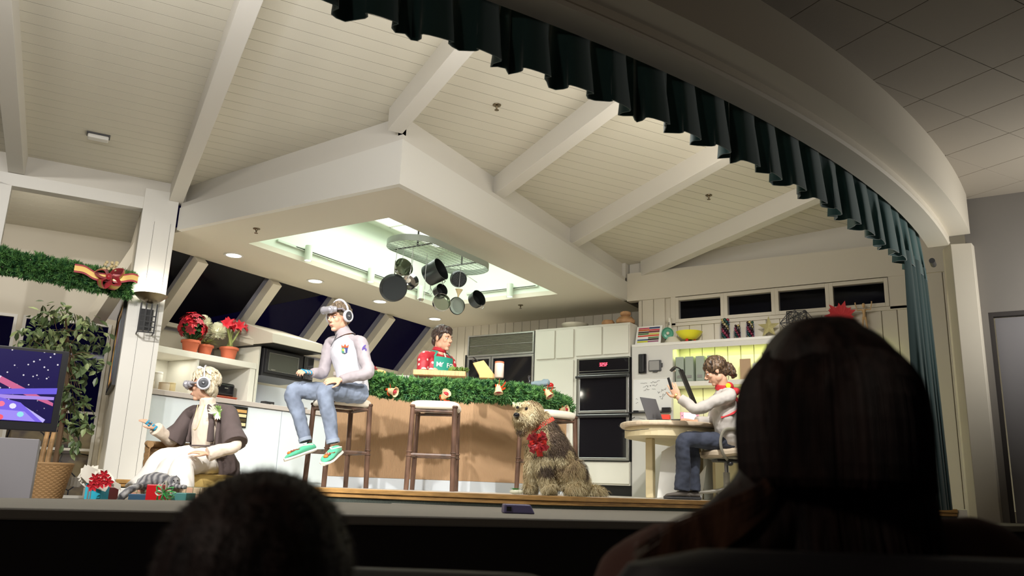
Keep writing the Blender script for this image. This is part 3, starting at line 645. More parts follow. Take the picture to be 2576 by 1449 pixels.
for k in range(5):
    x = -2.56+.022*k; MB().cyl((x, FY+.08, 1.621), (x+.02*(k % 3-1), FY+.08+.005*k, 1.75+.01*(k % 2)), .004, n=6).build('pencil', ['brass_dark', 'black_plastic', 'oak', 'brass_dark', 'black_plastic'][k], t)
# phone and thermostat screen on the wall
t = thing('wall_phone', 'narrow black telephone on the wall right of the ovens', 'telephone', (-4.09, FY, 1.54))
MB().box((-4.145, FY-.035, 1.545), (-4.04, FY-.001, 1.80)).build('cradle', 'black_glass', t, bevel=.008); MB().box((-4.125, FY-.06, 1.56), (-4.06, FY-.036, 1.79)).build('handset', 'black_plastic', t, bevel=.012, seg=3)
t = thing('wall_screen', 'small grey screen in a dark frame beside the telephone', 'screen', (-3.92, FY, 1.56))
MB().box((-4.005, FY-.03, 1.57), (-3.84, FY-.001, 1.71)).build('frame', 'dark_grey', t, bevel=.006); MB().box((-3.995, FY-.033, 1.58), (-3.86, FY-.03, 1.70)).build('display', mat('screen_grey', c255(150, 148, 146), .3), t); MB().box((-3.84, FY-.025, 1.62), (-3.82, FY-.01, 1.67)).build('side_knob', 'dark_grey', t); MB().box((-3.95, FY-.03, 1.555), (-3.89, FY-.01, 1.57)).build('clip', 'dark_grey', t)
# whiteboard with handwriting
t = thing('whiteboard', 'small whiteboard with black scribbled notes', 'whiteboard', (-4.0, FY, 1.05))
MB().box((-4.225, FY-.012, 1.075), (-3.71, FY-.001, 1.475)).build('panel', mat('board_white', c255(232, 232, 230), .25), t, bevel=.003)
frame4(-4.232, -3.703, 1.068, 1.482, .008, FY-.016, FY-.001).build('frame', 'white_trim', t)
random.seed(3)
def scribble(x, z, w, amp, n, tilt=0):
    pts = []; 
    for k in range(n+1):
        f = k/n; pts.append((x+w*f+random.uniform(-.3, .3)*w/n, FY-.0135, z+tilt*f+random.uniform(-amp, amp)))
    MB().tube([tuple(p) for p in spl(pts, 3)], .0017, 5).build('handwriting', 'black', t)
scribble(-4.12, 1.42, .09, .004, 4, .0); scribble(-3.99, 1.425, .13, .012, 12, .012)
scribble(-4.09, 1.375, .07, .014, 10); scribble(-4.0, 1.385, .02, .008, 4); scribble(-3.96, 1.39, .07, .012, 7)
scribble(-4.08, 1.335, .08, .012, 9); scribble(-3.97, 1.34, .05, .004, 4)
scribble(-3.89, 1.30, .03, .02, 5); scribble(-3.84, 1.315, .06, .016, 8, .03); scribble(-3.87, 1.25, .03, .02, 5); scribble(-3.83, 1.265, .10, .018, 10, .035); scribble(-3.85, 1.215, .05, .02, 5, .02)
scribble(-4.19, 1.22, .03, .01, 4); scribble(-4.19, 1.17, .03, .008, 4)
t = thing('pen_tray', 'black pen tray below the whiteboard', 'tray', (-4.0, FY-.03, 1.05))
MB().box((-4.27, FY-.07, 1.035), (-3.72, FY-.001, 1.048)).build('ledge', 'black_plastic', t); MB().box((-3.82, FY-.06, 1.05), (-3.71, FY-.018, 1.10)).build('marker_box', 'black_plastic', t); MB().box((-4.21, FY-.05, 1.05), (-4.15, FY-.018, 1.07)).build('eraser', 'black_plastic', t)
# things on the top shelf
t = thing('striped_tray', 'white tray with colourful stripes leaning on the shelf', 'tray', (-4.08, 9.93, 1.936))
mb = MB(); mb.obox((-4.255, 9.90, 1.937), (1, 0, 0), V((0, .3, .95)).normalized(), V((0, .95, -.3)), .36, .285, .012); mb.build('panel', 'paper', t, bevel=.005)
sc = [c255(196, 74, 96), c255(206, 110, 54), c255(60, 34, 28), c255(92, 128, 72), c255(204, 72, 50), c255(214, 210, 205), c255(58, 90, 130), c255(200, 200, 60)]
sc2 = [c255(50, 66, 110), c255(204, 56, 70), c255(120, 50, 50), c255(206, 204, 92), c255(214, 92, 60), c255(92, 128, 72), c255(60, 34, 36), c255(150, 90, 120)]
uu = V((0, .3, .95)).normalized(); nn = V((0, -.95, .3)).normalized()
for h_, cols in ((0, sc), (1, sc2)):
    for k in range(8):
        if cols is sc and k == 5: continue
        m_ = mat('stripe_%d%d' % (h_, k), cols[k], .5)
        o = V((-4.225+.15*h_, 9.90, 1.937))+uu*(.24-.0285*k)+nn*.0005
        MB().obox(o, (1, 0, 0), uu, nn, .15, .020+.004*((k*3+h_) % 2), .0015).build('stripe', m_, t)
t = thing('green_desk_lamp', 'white desk lamp with a sea green round shade', 'lamp', (-3.77, 9.93, 1.936))
MB().lathe([(.10, 0), (.11, .03), (.07, .09), (.02, .1), (0, .1)], (-3.74, 9.96, 1.936), 24).build('base', 'white_ceramic', t, smooth=True)
MB().tube([(-3.77, 9.97, 2.02), (-3.79, 9.98, 2.2), (-3.79, 9.97, 2.29)], [.02, .024, .026], 14).build('stem', 'white_ceramic', t, smooth=True)
MB().box((-3.793, 9.942, 2.19), (-3.785, 9.947, 2.23)).build('switch', 'black', t)
ax = V((.25, -1, -.25)).normalized()
MB().lathe([(.0, -.05), (.04, -.045), (.07, -.02), (.078, .012), (.074, .014), (.06, -.012), (0, -.03)], (-3.79, 9.90, 2.075), 24, ax=ax).build('shade', mat('sea_green', c255(92, 160, 134), .35), t, smooth=True)
MB().ell(V((-3.79, 9.90, 2.075))-ax*.005, .022).build('bulb', 'white_ceramic', t, smooth=True)
t = thing('yellow_bowl', 'bright yellow bowl on small red feet', 'bowl', (-3.50, 9.9, 1.936))
MB().lathe([(.04, .03), (.09, .045), (.135, .085), (.17, .135), (.163, .135), (.128, .09), (.085, .055), (0, .045)], (-3.50, 9.9, 1.936), 32).build('bowl_body', mat('yellow', c255(226, 220, 48), .35), t, smooth=True)
for a in range(3): MB().ell((-3.50+.07*math.cos(2*a+.6), 9.9+.07*math.sin(2*a+.6), 1.955), .02).build('foot', 'red_gloss', t, smooth=True)
mk('foil_r', c255(170, 70, 80), .25, .5); mk('foil_g', c255(50, 90, 76), .25, .5); mk('foil_y', c255(214, 196, 130), .2, .8); mk('foil_d', c255(60, 38, 34), .3, .4)
for (x, w_, h_, lb) in ((-3.03, .055, .24, 'tallest glass jar packed with shiny baubles'), (-2.88, .04, .155, 'smallest glass jar of shiny baubles, in the middle'), (-2.72, .048, .185, 'glass jar of dark baubles beside the gold star')):
    t = thing('bauble_jar', lb, 'jar', (x, 9.9, 1.936), group='bauble jars on the long shelf')
    MB().lathe([(w_, .0), (w_+.004, .005), (w_+.004, h_), (w_, h_), (w_, .008), (0, .006)], (x, 9.9, 1.937), 20).build('glass', 'pane_glass', t, smooth=True)
    n_ = int(h_/.03); k = 0
    for j in range(n_+1):
        for a in range(4):
            an = a*PI/2+j*.8; rr = w_*.56
            MB().ell((x+rr*math.cos(an), 9.9+rr*math.sin(an), 1.96+j*(h_-.01)/n_), w_*.40, n=10, k=6).build('bauble', ['foil_r', 'foil_g', 'foil_y', 'foil_d'][(k*7+j*3) % 4], t, smooth=True); k += 1
t = thing('gold_star', 'glittery pale gold star ornament on the shelf', 'star', (-2.5, 9.92, 1.936))
mb = MB(); c_ = V((-2.50, 9.92, 2.065)); ps = []
for k in range(10):
    r_ = .14 if k % 2 == 0 else .055; a = PI/2+k*PI/5; ps.append(c_+V((r_*math.cos(a), 0, r_*math.sin(a)))) 
for k in range(10):
    mb.add([c_+V((0, -.035, 0)), ps[k], ps[(k+1) % 10]], [(0, 1, 2)]); mb.add([c_+V((0, .035, 0)), ps[k], ps[(k+1) % 10]], [(0, 2, 1)])
mb.build('star_body', mat('gold_glitter', c255(206, 196, 140), .4, .4, bump=.6, bscale=150), t)
t = thing('wire_star', 'black open wire geometric star sculpture', 'sculpture', (-2.15, 9.9, 1.936))
mb = MB(); random.seed(5); c_ = V((-2.16, 9.9, 2.10)); pts = [c_+V((.2*math.cos(a)*math.cos(b), .13*math.sin(a)*math.cos(b), .165*math.sin(b))) for b in (-.9, 0, .9) for a in [i*2*PI/6+b*.6 for i in range(6)]]
for i in range(18):
    for j in (2, 5, 7):
        mb.tube([pts[i], pts[(i+j) % 18]], .0045, 5)
mb.build('wire', 'dark_grey', t)
# ============================================================ BAR, STOOLS, GARLANDS, FIXTURES
mk('bar_brown', c255(184, 150, 114), .75)
K['bar_rib'] = K['bar_brown']
t = thing('breakfast_bar', 'tan ribbed breakfast bar with a white kick board', 'bar', (-4.8, 6.9, 0))
B1 = V((-4.60, 6.70, 0)); BL = B1+V((-.745, -.667, 0))*1.36; BR = V((-4.36, 8.22, 0))
nL = V((-.667, .745, 0)); nR = V((-.988, .155, 0))
def corr(p, q, z0, z1, n, pitch=.012, am=.0012):   # ribbed board facing away from n
    p, q = V(p), V(q); L = (q-p).length; t_ = (q-p)/L; k = int(L/pitch); mb = MB(); lo = []; hi = []
    top = []
    for i in range(2*k+1):
        x = p+t_*(L*i/(2*k))-V(n)*(am*(1 if i % 2 else -1)); top.append(x)
    poly = top+[q+V(n)*.02, p+V(n)*.02]
    return mb.prism([(a.x, a.y) for a in poly], z0, z1)
corr(BL, B1, .10, 1.01, nL).build('front_panel_left', 'bar_brown', t, fix=True)
corr(B1, BR, .10, 1.01, nR).build('front_panel_right', 'bar_brown', t)
mb = MB(); mb.prism([tuple((BL-nL*.004)[:2]), tuple((B1-nL*.004)[:2]), tuple((BR-nR*.004)[:2]), tuple((BR+nR*.6)[:2]), tuple((B1+V((-.62, .34, 0)))[:2]), tuple((BL+nL*.5)[:2])], 0, .098); mb.build('kick_board', 'cabinet_cool', t)
mb = MB(); mb.prism([tuple((BL+nL*.022)[:2]), tuple((B1+V((-.02, .01, 0)))[:2]), tuple((BR+nR*.022)[:2]), tuple((BR+nR*.55)[:2]), tuple((B1+V((-.6, .32, 0)))[:2]), tuple((BL+nL*.5)[:2])], .1, 1.0); mb.build('carcass', 'cabinet_white', t)
mb = MB(); mb.box((0, 0, 0), (.03, .62, 1.02)); mb.xf(Matrix.Translation(BR+V((.03, .0, .0))) @ Matrix.Rotation(math.radians(81), 4, 'Z')); mb.build('end_panel', 'white_trim', t)
tp = [(-5.48, 5.62), (-4.95, 6.08), (-4.42, 6.58), (-4.28, 6.92), (-4.24, 7.4), (-4.27, 8.21), (-4.95, 8.28), (-4.98, 7.35), (-5.2, 6.95), (-5.95, 6.2)]
t2 = MB().prism(tp, 1.022, 1.062).build('worktop', 'counter_grey', bevel=.006); tag(t2, 'grey stone bar top under the long green garland', 'worktop')
# stool
mk('bamboo', c255(92, 68, 54), .38, var=.45, vscale=14, stretch=(1, 1, .35)); mk('linen', c255(232, 222, 202), .85, bump=.15, bscale=300, sheen=.3)
def make_stool():
    t = thing('bar_stool', 'x', 'stool'); w = .178; sp = .014; H = .70
    for sx in (-1, 1):
        for sy in (-1, 1):
            mb = MB(); a = V((sx*(w+sp), sy*(w+sp), 0)); b = V((sx*w, sy*w, H))
            mb.tube([a, a+(b-a)*.33, a+(b-a)*.66, b], [.021, .0225, .0215, .022], 10)
            lg = mb.build('leg', 'bamboo', t, smooth=True)
            mb = MB(); mb.lathe([(.0, 0), (.026, 0), (.029, .01), (.024, .02), (0, .022)], b-V((0, 0, .012)), 12); mb.lathe([(.0, 0), (.02, 0), (.022, .006), (.0, .012)], b-V((0, 0, .035)), 12); mb.build('finial', 'bamboo', lg, smooth=True)
            mb = MB()
            for h in (.275, .31): 
                q = a+(b-a)*(h/H); mb.lathe([(.0, 0), (.026, 0), (.029, .005), (.026, .01), (0, .01)], q, 12)
            mb.build('binding', 'bamboo', lg, smooth=True)
    for i in range(4):
        c = [(-1, -1), (1, -1), (1, 1), (-1, 1)]; f = lambda s_, h: V((s_[0]*(w+sp*(1-h/H)), s_[1]*(w+sp*(1-h/H)), h))
        MB().tube([f(c[i], .29), f(c[(i+1) % 4], .29)], .0155, 8).build('stretcher', 'bamboo', t, smooth=True)
        MB().tube([f(c[i], .66), f(c[(i+1) % 4], .655)], .012, 8).build('apron_rail', 'bamboo', t, smooth=True)
        p, q = f(c[i], .64), f(c[(i+1) % 4], .64); m_ = (p+q)/2+V((0, 0, .035))
        MB().tube([p, p*.6+m_*.4+V((0, 0, .012)), m_], .008, 6).build('brace', 'bamboo', t, smooth=True); MB().tube([q, q*.6+m_*.4+V((0, 0, .012)), m_], .008, 6).build('brace', 'bamboo', t, smooth=True)
    mb = MB(); rings = []
    for (z, s_) in ((.672, .178), (.676, .20), (.69, .212), (.715, .214), (.735, .202), (.748, .172), (.752, .09)):
        rings.append([V((s_*math.copysign(abs(math.cos(a))**.45, math.cos(a)), s_*math.copysign(abs(math.sin(a))**.45, math.sin(a)), z)) for a in [2*PI*k/40 for k in range(40)]])
    mb.loft(rings).build('seat_cushion', 'linen', t, smooth=True)
    return t
proto = make_stool()
slab_ = ['bamboo bar stool with a cream cushion, the boy sits on it', 'empty bamboo bar stool in the middle of the bar', 'bamboo bar stool with a cream cushion behind the dog']
for i, (px, D, rz) in enumerate([(853, 7.0, 31+38), (1093, 7.05, 31), (1377, 7.5, 31+40)]):
    p = at(px, 1100, D=D); o = proto if i == 0 else copy_tree(proto)
    o.location = (p.x, p.y, 0.003); o.rotation_euler = (0, 0, math.radians(rz)); o['label'] = slab_[i]; o['group'] = 'bamboo bar stools'
# ---------------------------------------------------------------- garlands
def needle_mat(name, a, b):
    m = bpy.data.materials.new(name); m.use_nodes = True; nt = m.node_tree; N = nt.nodes; bs = N['Principled BSDF']; bs.inputs['Roughness'].default_value = .6
    tc = N.new('ShaderNodeTexCoord'); n = N.new('ShaderNodeTexNoise'); n.inputs['Scale'].default_value = 22; r = N.new('ShaderNodeValToRGB')
    r.color_ramp.elements[0].position = .35; r.color_ramp.elements[0].color = (*a, 1); r.color_ramp.elements[1].position = .65; r.color_ramp.elements[1].color = (*b, 1)
    nt.links.new(tc.outputs['Object'], n.inputs[0]); nt.links.new(n.outputs[0], r.inputs[0]); nt.links.new(r.outputs[0], bs.inputs['Base Color']); K[name] = m
needle_mat('fir', c255(36, 88, 52), c255(112, 164, 88))
def tuft(mb, p, d, L, n=9, w=.0035, rnd=random):
    d = V(d).normalized(); a = d.orthogonal().normalized(); b = d.cross(a)
    for k in range(n):
        th = 2*PI*k/n+rnd.random(); sp = rnd.uniform(.35, 1.0); v = (d+(a*math.cos(th)+b*math.sin(th))*sp).normalized()*L*rnd.uniform(.7, 1.1)
        q = p+d*(L*.5*rnd.random()); s = v.cross(V((rnd.random()-.5, rnd.random()-.5, rnd.random()-.5))).normalized()*w
        mb.add([q-s, q+s, q+v*.6+s*.9, q+v, q+v*.6-s*.9], [(0, 1, 2, 3, 4)])
def garland(name, label, path, R, n, L=.05, seed=1, flat=(1, 1), grp=None):
    rnd = random.Random(seed); P_ = [V(tuple(p)) for p in spl([tuple(p) for p in path], 10)]; mb = MB(); m = len(P_)
    mb.tube(P_, R*.45, 8)
    for k in range(n):
        f = rnd.random()*(m-1); i = min(int(f), m-2); p = P_[i].lerp(P_[i+1], f-i); t_ = (P_[i+1]-P_[i]).normalized()
        a = t_.cross(ZU).normalized(); b = a.cross(t_); th = rnd.uniform(0, 2*PI); rr = R*(.55+.5*rnd.random()**.5)*(1+.22*math.sin(f*1.7+seed)*math.sin(f*.83))
        o = a*math.cos(th)*flat[0]+b*math.sin(th)*flat[1]
        tuft(mb, p+o*rr*.72, (o+t_*rnd.uniform(-.8, .8)+V((0, 0, .1))).normalized(), L, 12, .0045, rnd=rnd)
    t = thing(name, label, 'garland', P_[m//2], group=grp)
    mb.build('foliage', 'fir', t, fix=False); return t
gp = [at(900, 950, D=7.25), at(960, 968, D=7.3), at(1050, 980, D=7.3), at(1150, 982, D=7.4), at(1245, 985, D=7.6), at(1330, 996, D=7.85), at(1385, 1010, D=8.2), at(1428, 1026, D=8.6)]
g1 = garland('bar_garland', 'long green fir garland hung along the bar front', gp, .085, 2600, .05, 3, (.75, 1.05))
# upper garland across the living room opening
gq = [AC*c_+AD*(dW-.10)+ZU*z for c_, z in ((-1.25, 2.02), (-.9, 1.99), (-.5, 1.965), (-.1, 1.935), (.2, 1.92), (.36, 1.905))]
g2 = garland('hanging_garland', 'thick green fir garland across the living room opening', gq, .12, 2300, .055, 8)
mb = MB(); mb.obox(cd(cW-3.2, dW+.02, 1.88), AC, AD, ZU, 2.86, .06, .07); struct('trim_28', mb, 'white_trim', 'white rail behind the upper garland', 'rail')
# ribbon bows
mk('ribbon_red', c255(172, 26, 40), .4, sheen=.4); mk('ribbon_gold', c255(206, 170, 96), .3, .5); mk('orange_foil', c255(214, 84, 40), .35, .3)
def strip(c0, pts, w, m, parent, name, wn):   # ribbon along pts with width direction wn
    P_ = [V(tuple(p)) for p in spl([tuple(p) for p in pts], 5)]; wn = V(wn).normalized()
    g = [[p-wn*w/2, p-wn*w/6, p+wn*w/6, p+wn*w/2] for p in P_]; return MB().sheet(g, .003).build(name, m, parent, smooth=True)
t = thing('ribbon_bow', 'large red and gold ribbon bow on the upper garland', 'bow', AC*.14+AD*(dW-.25)+ZU*1.92)
bc = AC*.14+AD*(dW-.27)+ZU*1.925; u1, u2, u3 = AC, ZU, -AD
def bowl_(ang, L, tw):
    d_ = u1*math.cos(ang)+u2*math.sin(ang); s_ = (u1*-math.sin(ang)+u2*math.cos(ang)); w_ = (u3*.75+s_*tw).normalized()
    pts = [bc, bc+d_*L*.5+s_*.03+u3*.02, bc+d_*L+s_*.005+u3*.01, bc+d_*L*.55-s_*.05+u3*.03, bc+u3*.01]
    for (o, w, m) in ((0, .085, 'ribbon_red'), (.0022, .045, 'ribbon_gold')):
        strip(bc, [p+s_*0 for p in pts], w, m, t, 'loop', w_) if m == 'ribbon_red' else strip(bc, [bc+(p-bc)*1.03+s_*.002 for p in pts], w, m, t, 'gold_band', w_)
for ang, L, tw in ((.5, .15, .5), (2.75, .13, .5), (-.75, .13, .6), (-2.0, .12, .6)): bowl_(ang, L, tw)
def tail(pts, tw=(0, 0, 1)):
    strip(bc, pts, .085, 'ribbon_red', t, 'tail', tw); strip(bc, [p+u3*.004 for p in pts], .05, 'ribbon_gold', t, 'gold_band', tw)
tail([bc, bc-AC*.12+ZU*.0, bc-AC*.22+ZU*.045, bc-AC*.31+ZU*.05]); tail([bc, bc+AC*.1+ZU*.0+u3*.02, bc+AC*.2+ZU*.03+u3*.02, bc+AC*.26+ZU*.02+u3*.02])
MB().ell(bc+u3*.04, (.03, .03, .035)).build('knot', 'ribbon_red', t, smooth=True)
t = thing('berry_cluster', 'cluster of cream berries above the red bow', 'berries', bc+ZU*.1)
rnd = random.Random(4)
for k in range(16):
    q = bc+AC*rnd.uniform(-.08, .06)+ZU*(.07+rnd.uniform(0, .1))+u3*rnd.uniform(.0, .05); MB().ell(q, .0165, n=8, k=6).build('berry', 'cream_jar', t, smooth=True)
# bells and gold bows along the bar garland
def bell(px, py, D, ang, lb, s=1.0):
    c_ = at(px, py, D=D); t = thing('bell_ornament', lb, 'ornament', c_, group='bell ornaments on the bar garland')
    ax = (CR*math.cos(ang)+CU*math.sin(ang)-CF*.6).normalized()
    MB().lathe([(.0, -.075), (.018, -.07), (.028, -.04), (.032, -.01), (.045, .015), (.042, .016), (.028, -.01), (.0, -.03)], c_, 18, ax=ax).build('bell_shell', 'cream_jar', t, smooth=True)
    MB().ell(c_-ax*.005, (.028, .028, .02)).build('red_lining', 'ribbon_red', t, smooth=True)
    for k in range(5):
        a = k*1.3; pts = [c_-ax*.06, c_-ax*.05+(CR*math.cos(a)+CU*math.sin(a))*.03-CF*.02, c_-ax*.07+(CR*math.cos(a+.5)+CU*math.sin(a+.5))*.05+CR*.025]
        strip(c_, pts, .018, 'orange_foil', t, 'bow_loop', CU)
bell(992, 986, 7.15, -.2, 'gold bell with red lining, leftmost on the bar garland'); bell(1122, 990, 7.2, .9, 'gold bell with red lining above the empty stool')
bell(1254, 986, 7.4, -1.5, 'gold bell hanging head down with an orange tassel'); bell(1382, 995, 7.8, -1.0, 'pink gold bell behind the dog\'s head'); bell(1424, 1030, 8.2, .3, 'gold and red bell at the right end of the bar')
# things on the bar top
t = thing('cutting_board', 'thick light wooden cutting board on the bar', 'cutting board', at(1108, 938, D=7.9)); p = at(1108, 940, D=7.9)
M_ = Matrix.Translation((p.x, p.y, 1.064)) @ Matrix.Rotation(math.radians(33), 4, 'Z'); MB().box((-.25, -.16, 0), (.25, .16, .05), M_).build('board', mat('maple', c255(214, 170, 118), .5, var=.15, vscale=10, stretch=(8, 1, 1)), t, bevel=.006)
mk('veg_green', c255(126, 160, 84), .6, var=.4, vscale=30); mk('mushroom', c255(230, 220, 200), .6); mk('pepper', c255(110, 140, 60), .3)
bp = V((p.x, p.y, 1.1145)); e1 = V((math.cos(math.radians(33)), math.sin(math.radians(33)), 0)); e2 = V((-e1.y, e1.x, 0))
for k in range(2):
    c_ = bp-e1*(.16-.07*k)+e2*(-.04+.02*k); t = thing('mushroom', ['small white mushroom at the left end of the cutting board', 'small white mushroom second on the cutting board'][k], 'mushroom', c_, group='mushrooms on the board'); MB().lathe([(.012, 0), (.012, .018), (.027, .02), (.022, .034), (0, .04)], c_, 14).build('cap', 'mushroom', t, smooth=True)
t = thing('lettuce', 'frilly green lettuce on the cutting board', 'lettuce', bp+e1*.12); rnd = random.Random(2); mb = MB()
for k in range(20):
    o = V((rnd.uniform(-.04, .05), rnd.uniform(-.05, .05), rnd.uniform(.0, .03))); c_ = bp+e1*(.18+o.x)+e2*o.y+ZU*(o.z+.008)
    g = [[c_+V(((i-1.5)*.02, (j-1.5)*.02, .018*math.sin(i*2.1+j*1.3+k)+.01))+V((.01*math.sin(j+k), 0, 0)) for i in range(4)] for j in range(4)]; mb.sheet(g, .002)
mb.build('leaves', 'veg_green', t, smooth=True); tag(t, kind=None)
t = thing('green_pepper', 'dull green pepper lying behind the lettuce', 'pepper', bp+e1*.02); MB().ell(bp+e1*.11+e2*.05+ZU*.036, (.045, .035, .035)).build('pepper_body', 'pepper', t, smooth=True); MB().cyl(bp+e1*.11+e2*.05+ZU*.07, bp+e1*.115+e2*.055+ZU*.085, .005, n=8).build('stalk', 'pepper', t)
t = thing('chopped_greens', 'scattered chopped greens on the cutting board', 'vegetables', bp); mb = MB(); rnd = random.Random(9)
for k in range(40): mb.ell(bp+e1*rnd.uniform(-.1, .05)+e2*rnd.uniform(-.1, .1)+ZU*.006, (.008, .006, .006), n=6, k=4)
tag(mb.build('pieces', 'veg_green', t), kind='stuff'); 
t = thing('knife_block', 'slanted light wood knife block with two black knives', 'knife block', at(1218, 945, D=7.9)); p = at(1218, 950, D=7.85); p.z = 1.064
ub = (CR*-.62+ZU*.78); ub.normalize(); wb = V((CF.x, CF.y, 0)).normalized(); vb = ub.cross(wb).normalized()
if vb.dot(CR) < 0: vb = -vb
mb = MB(); a0 = p+CR*.02
prof = [(-.045, 0), (.11, -.0), (.11, .02), (-.01, .17), (-.115, .14), (-.05, .03)]
hr = V((CR.x, CR.y, 0)).normalized()
f0 = [p+hr*x+ZU*(z+.001)-wb*.05 for x, z in prof]; f1 = [q+wb*.1 for q in f0]; mb.add(f0+f1, [tuple(range(6)), tuple(range(11, 5, -1))]+[(i, (i+1) % 6, 6+(i+1) % 6, 6+i) for i in range(6)]); mb.build('block', mat('birch', c255(222, 184, 112), .5), t, bevel=.004)
for k, (x, z, L) in enumerate(((-.05, .155, .09), (-.085, .145, .05))): 
    q = p+hr*x+ZU*z+wb*(.02-.04*k); MB().tube([q, q-hr*L*.75+ZU*L*.6], .011, 8, r2=.007).build('knife_handle', 'black_plastic', t, smooth=True)
c_ = at(1255, 955, D=7.75); jar('flour_jar', 'clear jar of flour with an orange lid on the bar', 'jar', c_.x, c_.y, 1.064, .045, .155, mat('oats', c255(228, 206, 190), .6), True, mat('orange_lid', c255(232, 128, 92), .5))
t = thing('blue_towel', 'crumpled blue grey towel on the bar behind the garland', 'towel', at(1355, 975, D=8.3)); c_ = at(1357, 975, D=8.35); c_.z = 1.064; mb = MB()
mb.ell(c_+ZU*.03, (.10, .07, .035)).ell(c_+CR*.06+ZU*.045, (.05, .045, .04)).ell(c_-CR*.05+ZU*.03, (.06, .05, .03)); fuse(mb, .008, 3, disp=lambda p_, n_: .006*noise.noise(p_*40)).build('cloth', mat('denim_grey', c255(140, 160, 168), .9), t, smooth=True)
t = thing('tomato', 'red tomato on a white saucer at the end of the bar', 'tomato', at(1384, 985, D=8.4)); c_ = at(1384, 985, D=8.45); c_.z = 1.064
MB().lathe([(.03, 0), (.06, .012), (.058, .014), (0, .006)], c_, 20).build('saucer', 'white_ceramic', t, smooth=True); MB().ell(c_+ZU*.035, (.036, .036, .03)).build('fruit', 'red_gloss', t, smooth=True)
t = thing('pepper_mill', 'small black glittery figure on the bar before the refrigerator', 'pepper mill', at(1331, 965, D=8.1)); c_ = at(1331, 970, D=8.15); c_.z = 1.064; MB().lathe([(.018, 0), (.02, .03), (.012, .05), (.018, .07), (.012, .085), (0, .09)], c_, 14).build('mill_body', 'black_glass', t, smooth=True)
t = thing('bread_loaf', 'round yellow loaf behind the boy\'s elbow on the bar', 'bread', at(958, 930, D=8.1)); c_ = at(955, 935, D=8.1); c_.z = 1.064; MB().ell(c_+ZU*.035, (.085, .07, .05), n=20).build('loaf', 'birch' if 'birch' in K else mat('loaf_m', c255(214, 170, 100), .6), t, smooth=True)
# ---------------------------------------------------------------- potted flowers on the shelf
mk('bract_red', c255(196, 28, 44), .5); mk('bract_dark', c255(150, 20, 40), .55); mk('leaf_green', c255(60, 100, 52), .5); mk('leaf_pale', c255(150, 160, 96), .5); mk('petal_white', c255(232, 232, 208), .6)
def leaf(mb, p, d, up, L, w, droop=.2):
    d = V(d).normalized(); s = d.cross(V(up)); s = s.normalized() if s.length > 1e-3 else d.orthogonal().normalized(); n = s.cross(d)
    q = [p, p+d*L*.3-n*0+s*w*.4, p+d*L*.62+s*w*.5-n*L*droop*.3, p+d*L-n*L*droop, p+d*L*.62-s*w*.5-n*L*droop*.3, p+d*L*.3-s*w*.4, p+d*L*.3+n*w*.12*-1, p+d*L*.62-n*(L*droop*.3+w*.12)]
    mb.add(q, [(0, 1, 6), (1, 2, 7, 6), (2, 3, 7), (3, 4, 7), (4, 5, 6, 7), (5, 0, 6)])
def pot(t, c_, r, h):
    MB().lathe([(r*.68, 0), (r*.92, h*.8), (r*1.02, h*.8), (r*1.06, h*.83), (r*1.06, h*.97), (r*.98, h), (r*.9, h*.93), (0, h*.9)], c_, 26).build('pot', 'terracotta', t, smooth=True)
def poinsettia(name, label, c_, r, h, crown, cr, n, seed, m1='bract_red', m2='bract_dark', cz=1.0):
    rnd = random.Random(seed); t = thing(name, label, 'potted plant', c_); c_ = V(c_); pot(t, c_, r, h); cc = c_+ZU*(h+crown)
    st = MB(); gm = MB(); A_m = MB(); B_m = MB()
    for k in range(n):
        a = rnd.uniform(0, 2*PI); e = rnd.uniform(-.35, 1.4); d_ = V((math.cos(a)*math.cos(e), math.sin(a)*math.cos(e), math.sin(e)*cz)); q = cc+d_*cr*rnd.uniform(.65, 1)
        st.tube([c_+ZU*h*.9, (c_+ZU*h+q)/2+d_*.02, q], .003, 5)
        mm = A_m if rnd.random() < .65 else B_m; a0 = rnd.random()*6; x = d_.orthogonal().normalized(); y = d_.cross(x)
        for j in range(7): 
            v = x*math.cos(a0+j*.9)+y*math.sin(a0+j*.9); leaf(mm, q, v+d_*.15, d_, rnd.uniform(.05, .075), .035, .25)
        for j in range(3): 
            v = x*math.cos(a0+j*2.1)+y*math.sin(a0+j*2.1); leaf(gm, q-d_*.02, v-d_*.2, d_, .075, .035, .3)
    st.build('stems', 'leaf_green', t); gm.build('leaves', 'leaf_green', t, fix=False); A_m.build('bracts', m1, t, fix=False); B_m.build('dark_bracts', m2, t, fix=False); return t
poinsettia('poinsettia', 'full red poinsettia in a terracotta pot, next to the column', (-8.20, 6.03, 1.441), .105, .16, .13, .17, 74, 3, cz=1.25)
t = poinsettia('white_chrysanthemum', 'pot with big white flowers between the two red plants', (-8.26, 6.28, 1.441), .095, .15, .07, .12, 1, 5)
mb = MB(); rnd = random.Random(6)
for cc, rr in ((V((-8.24, 6.19, 1.83)), .11), (V((-8.18, 6.36, 1.76)), .115), (V((-8.28, 6.28, 1.72)), .09)):
    mb.ell(cc, rr*.6, n=14, k=8)
    for k in range(420):
        a = rnd.uniform(0, 2*PI); e = rnd.uniform(-.9, 1.5); d_ = V((math.cos(a)*math.cos(e), math.sin(a)*math.cos(e), math.sin(e))); leaf(mb, cc+d_*rr*.45, d_+V((0, 0, .2)), ZU if abs(d_.z) < .9 else V((1, 0, 0)), rr*.62, .018, -.1)
mb.build('petals', 'petal_white', t, fix=False)
mb = MB()
for k in range(30):
    a = rnd.uniform(0, 2*PI); leaf(mb, V((-8.26, 6.28, 1.60)), (math.cos(a), math.sin(a), rnd.uniform(.1, .9)), ZU, rnd.uniform(.12, .2), .02, .3)
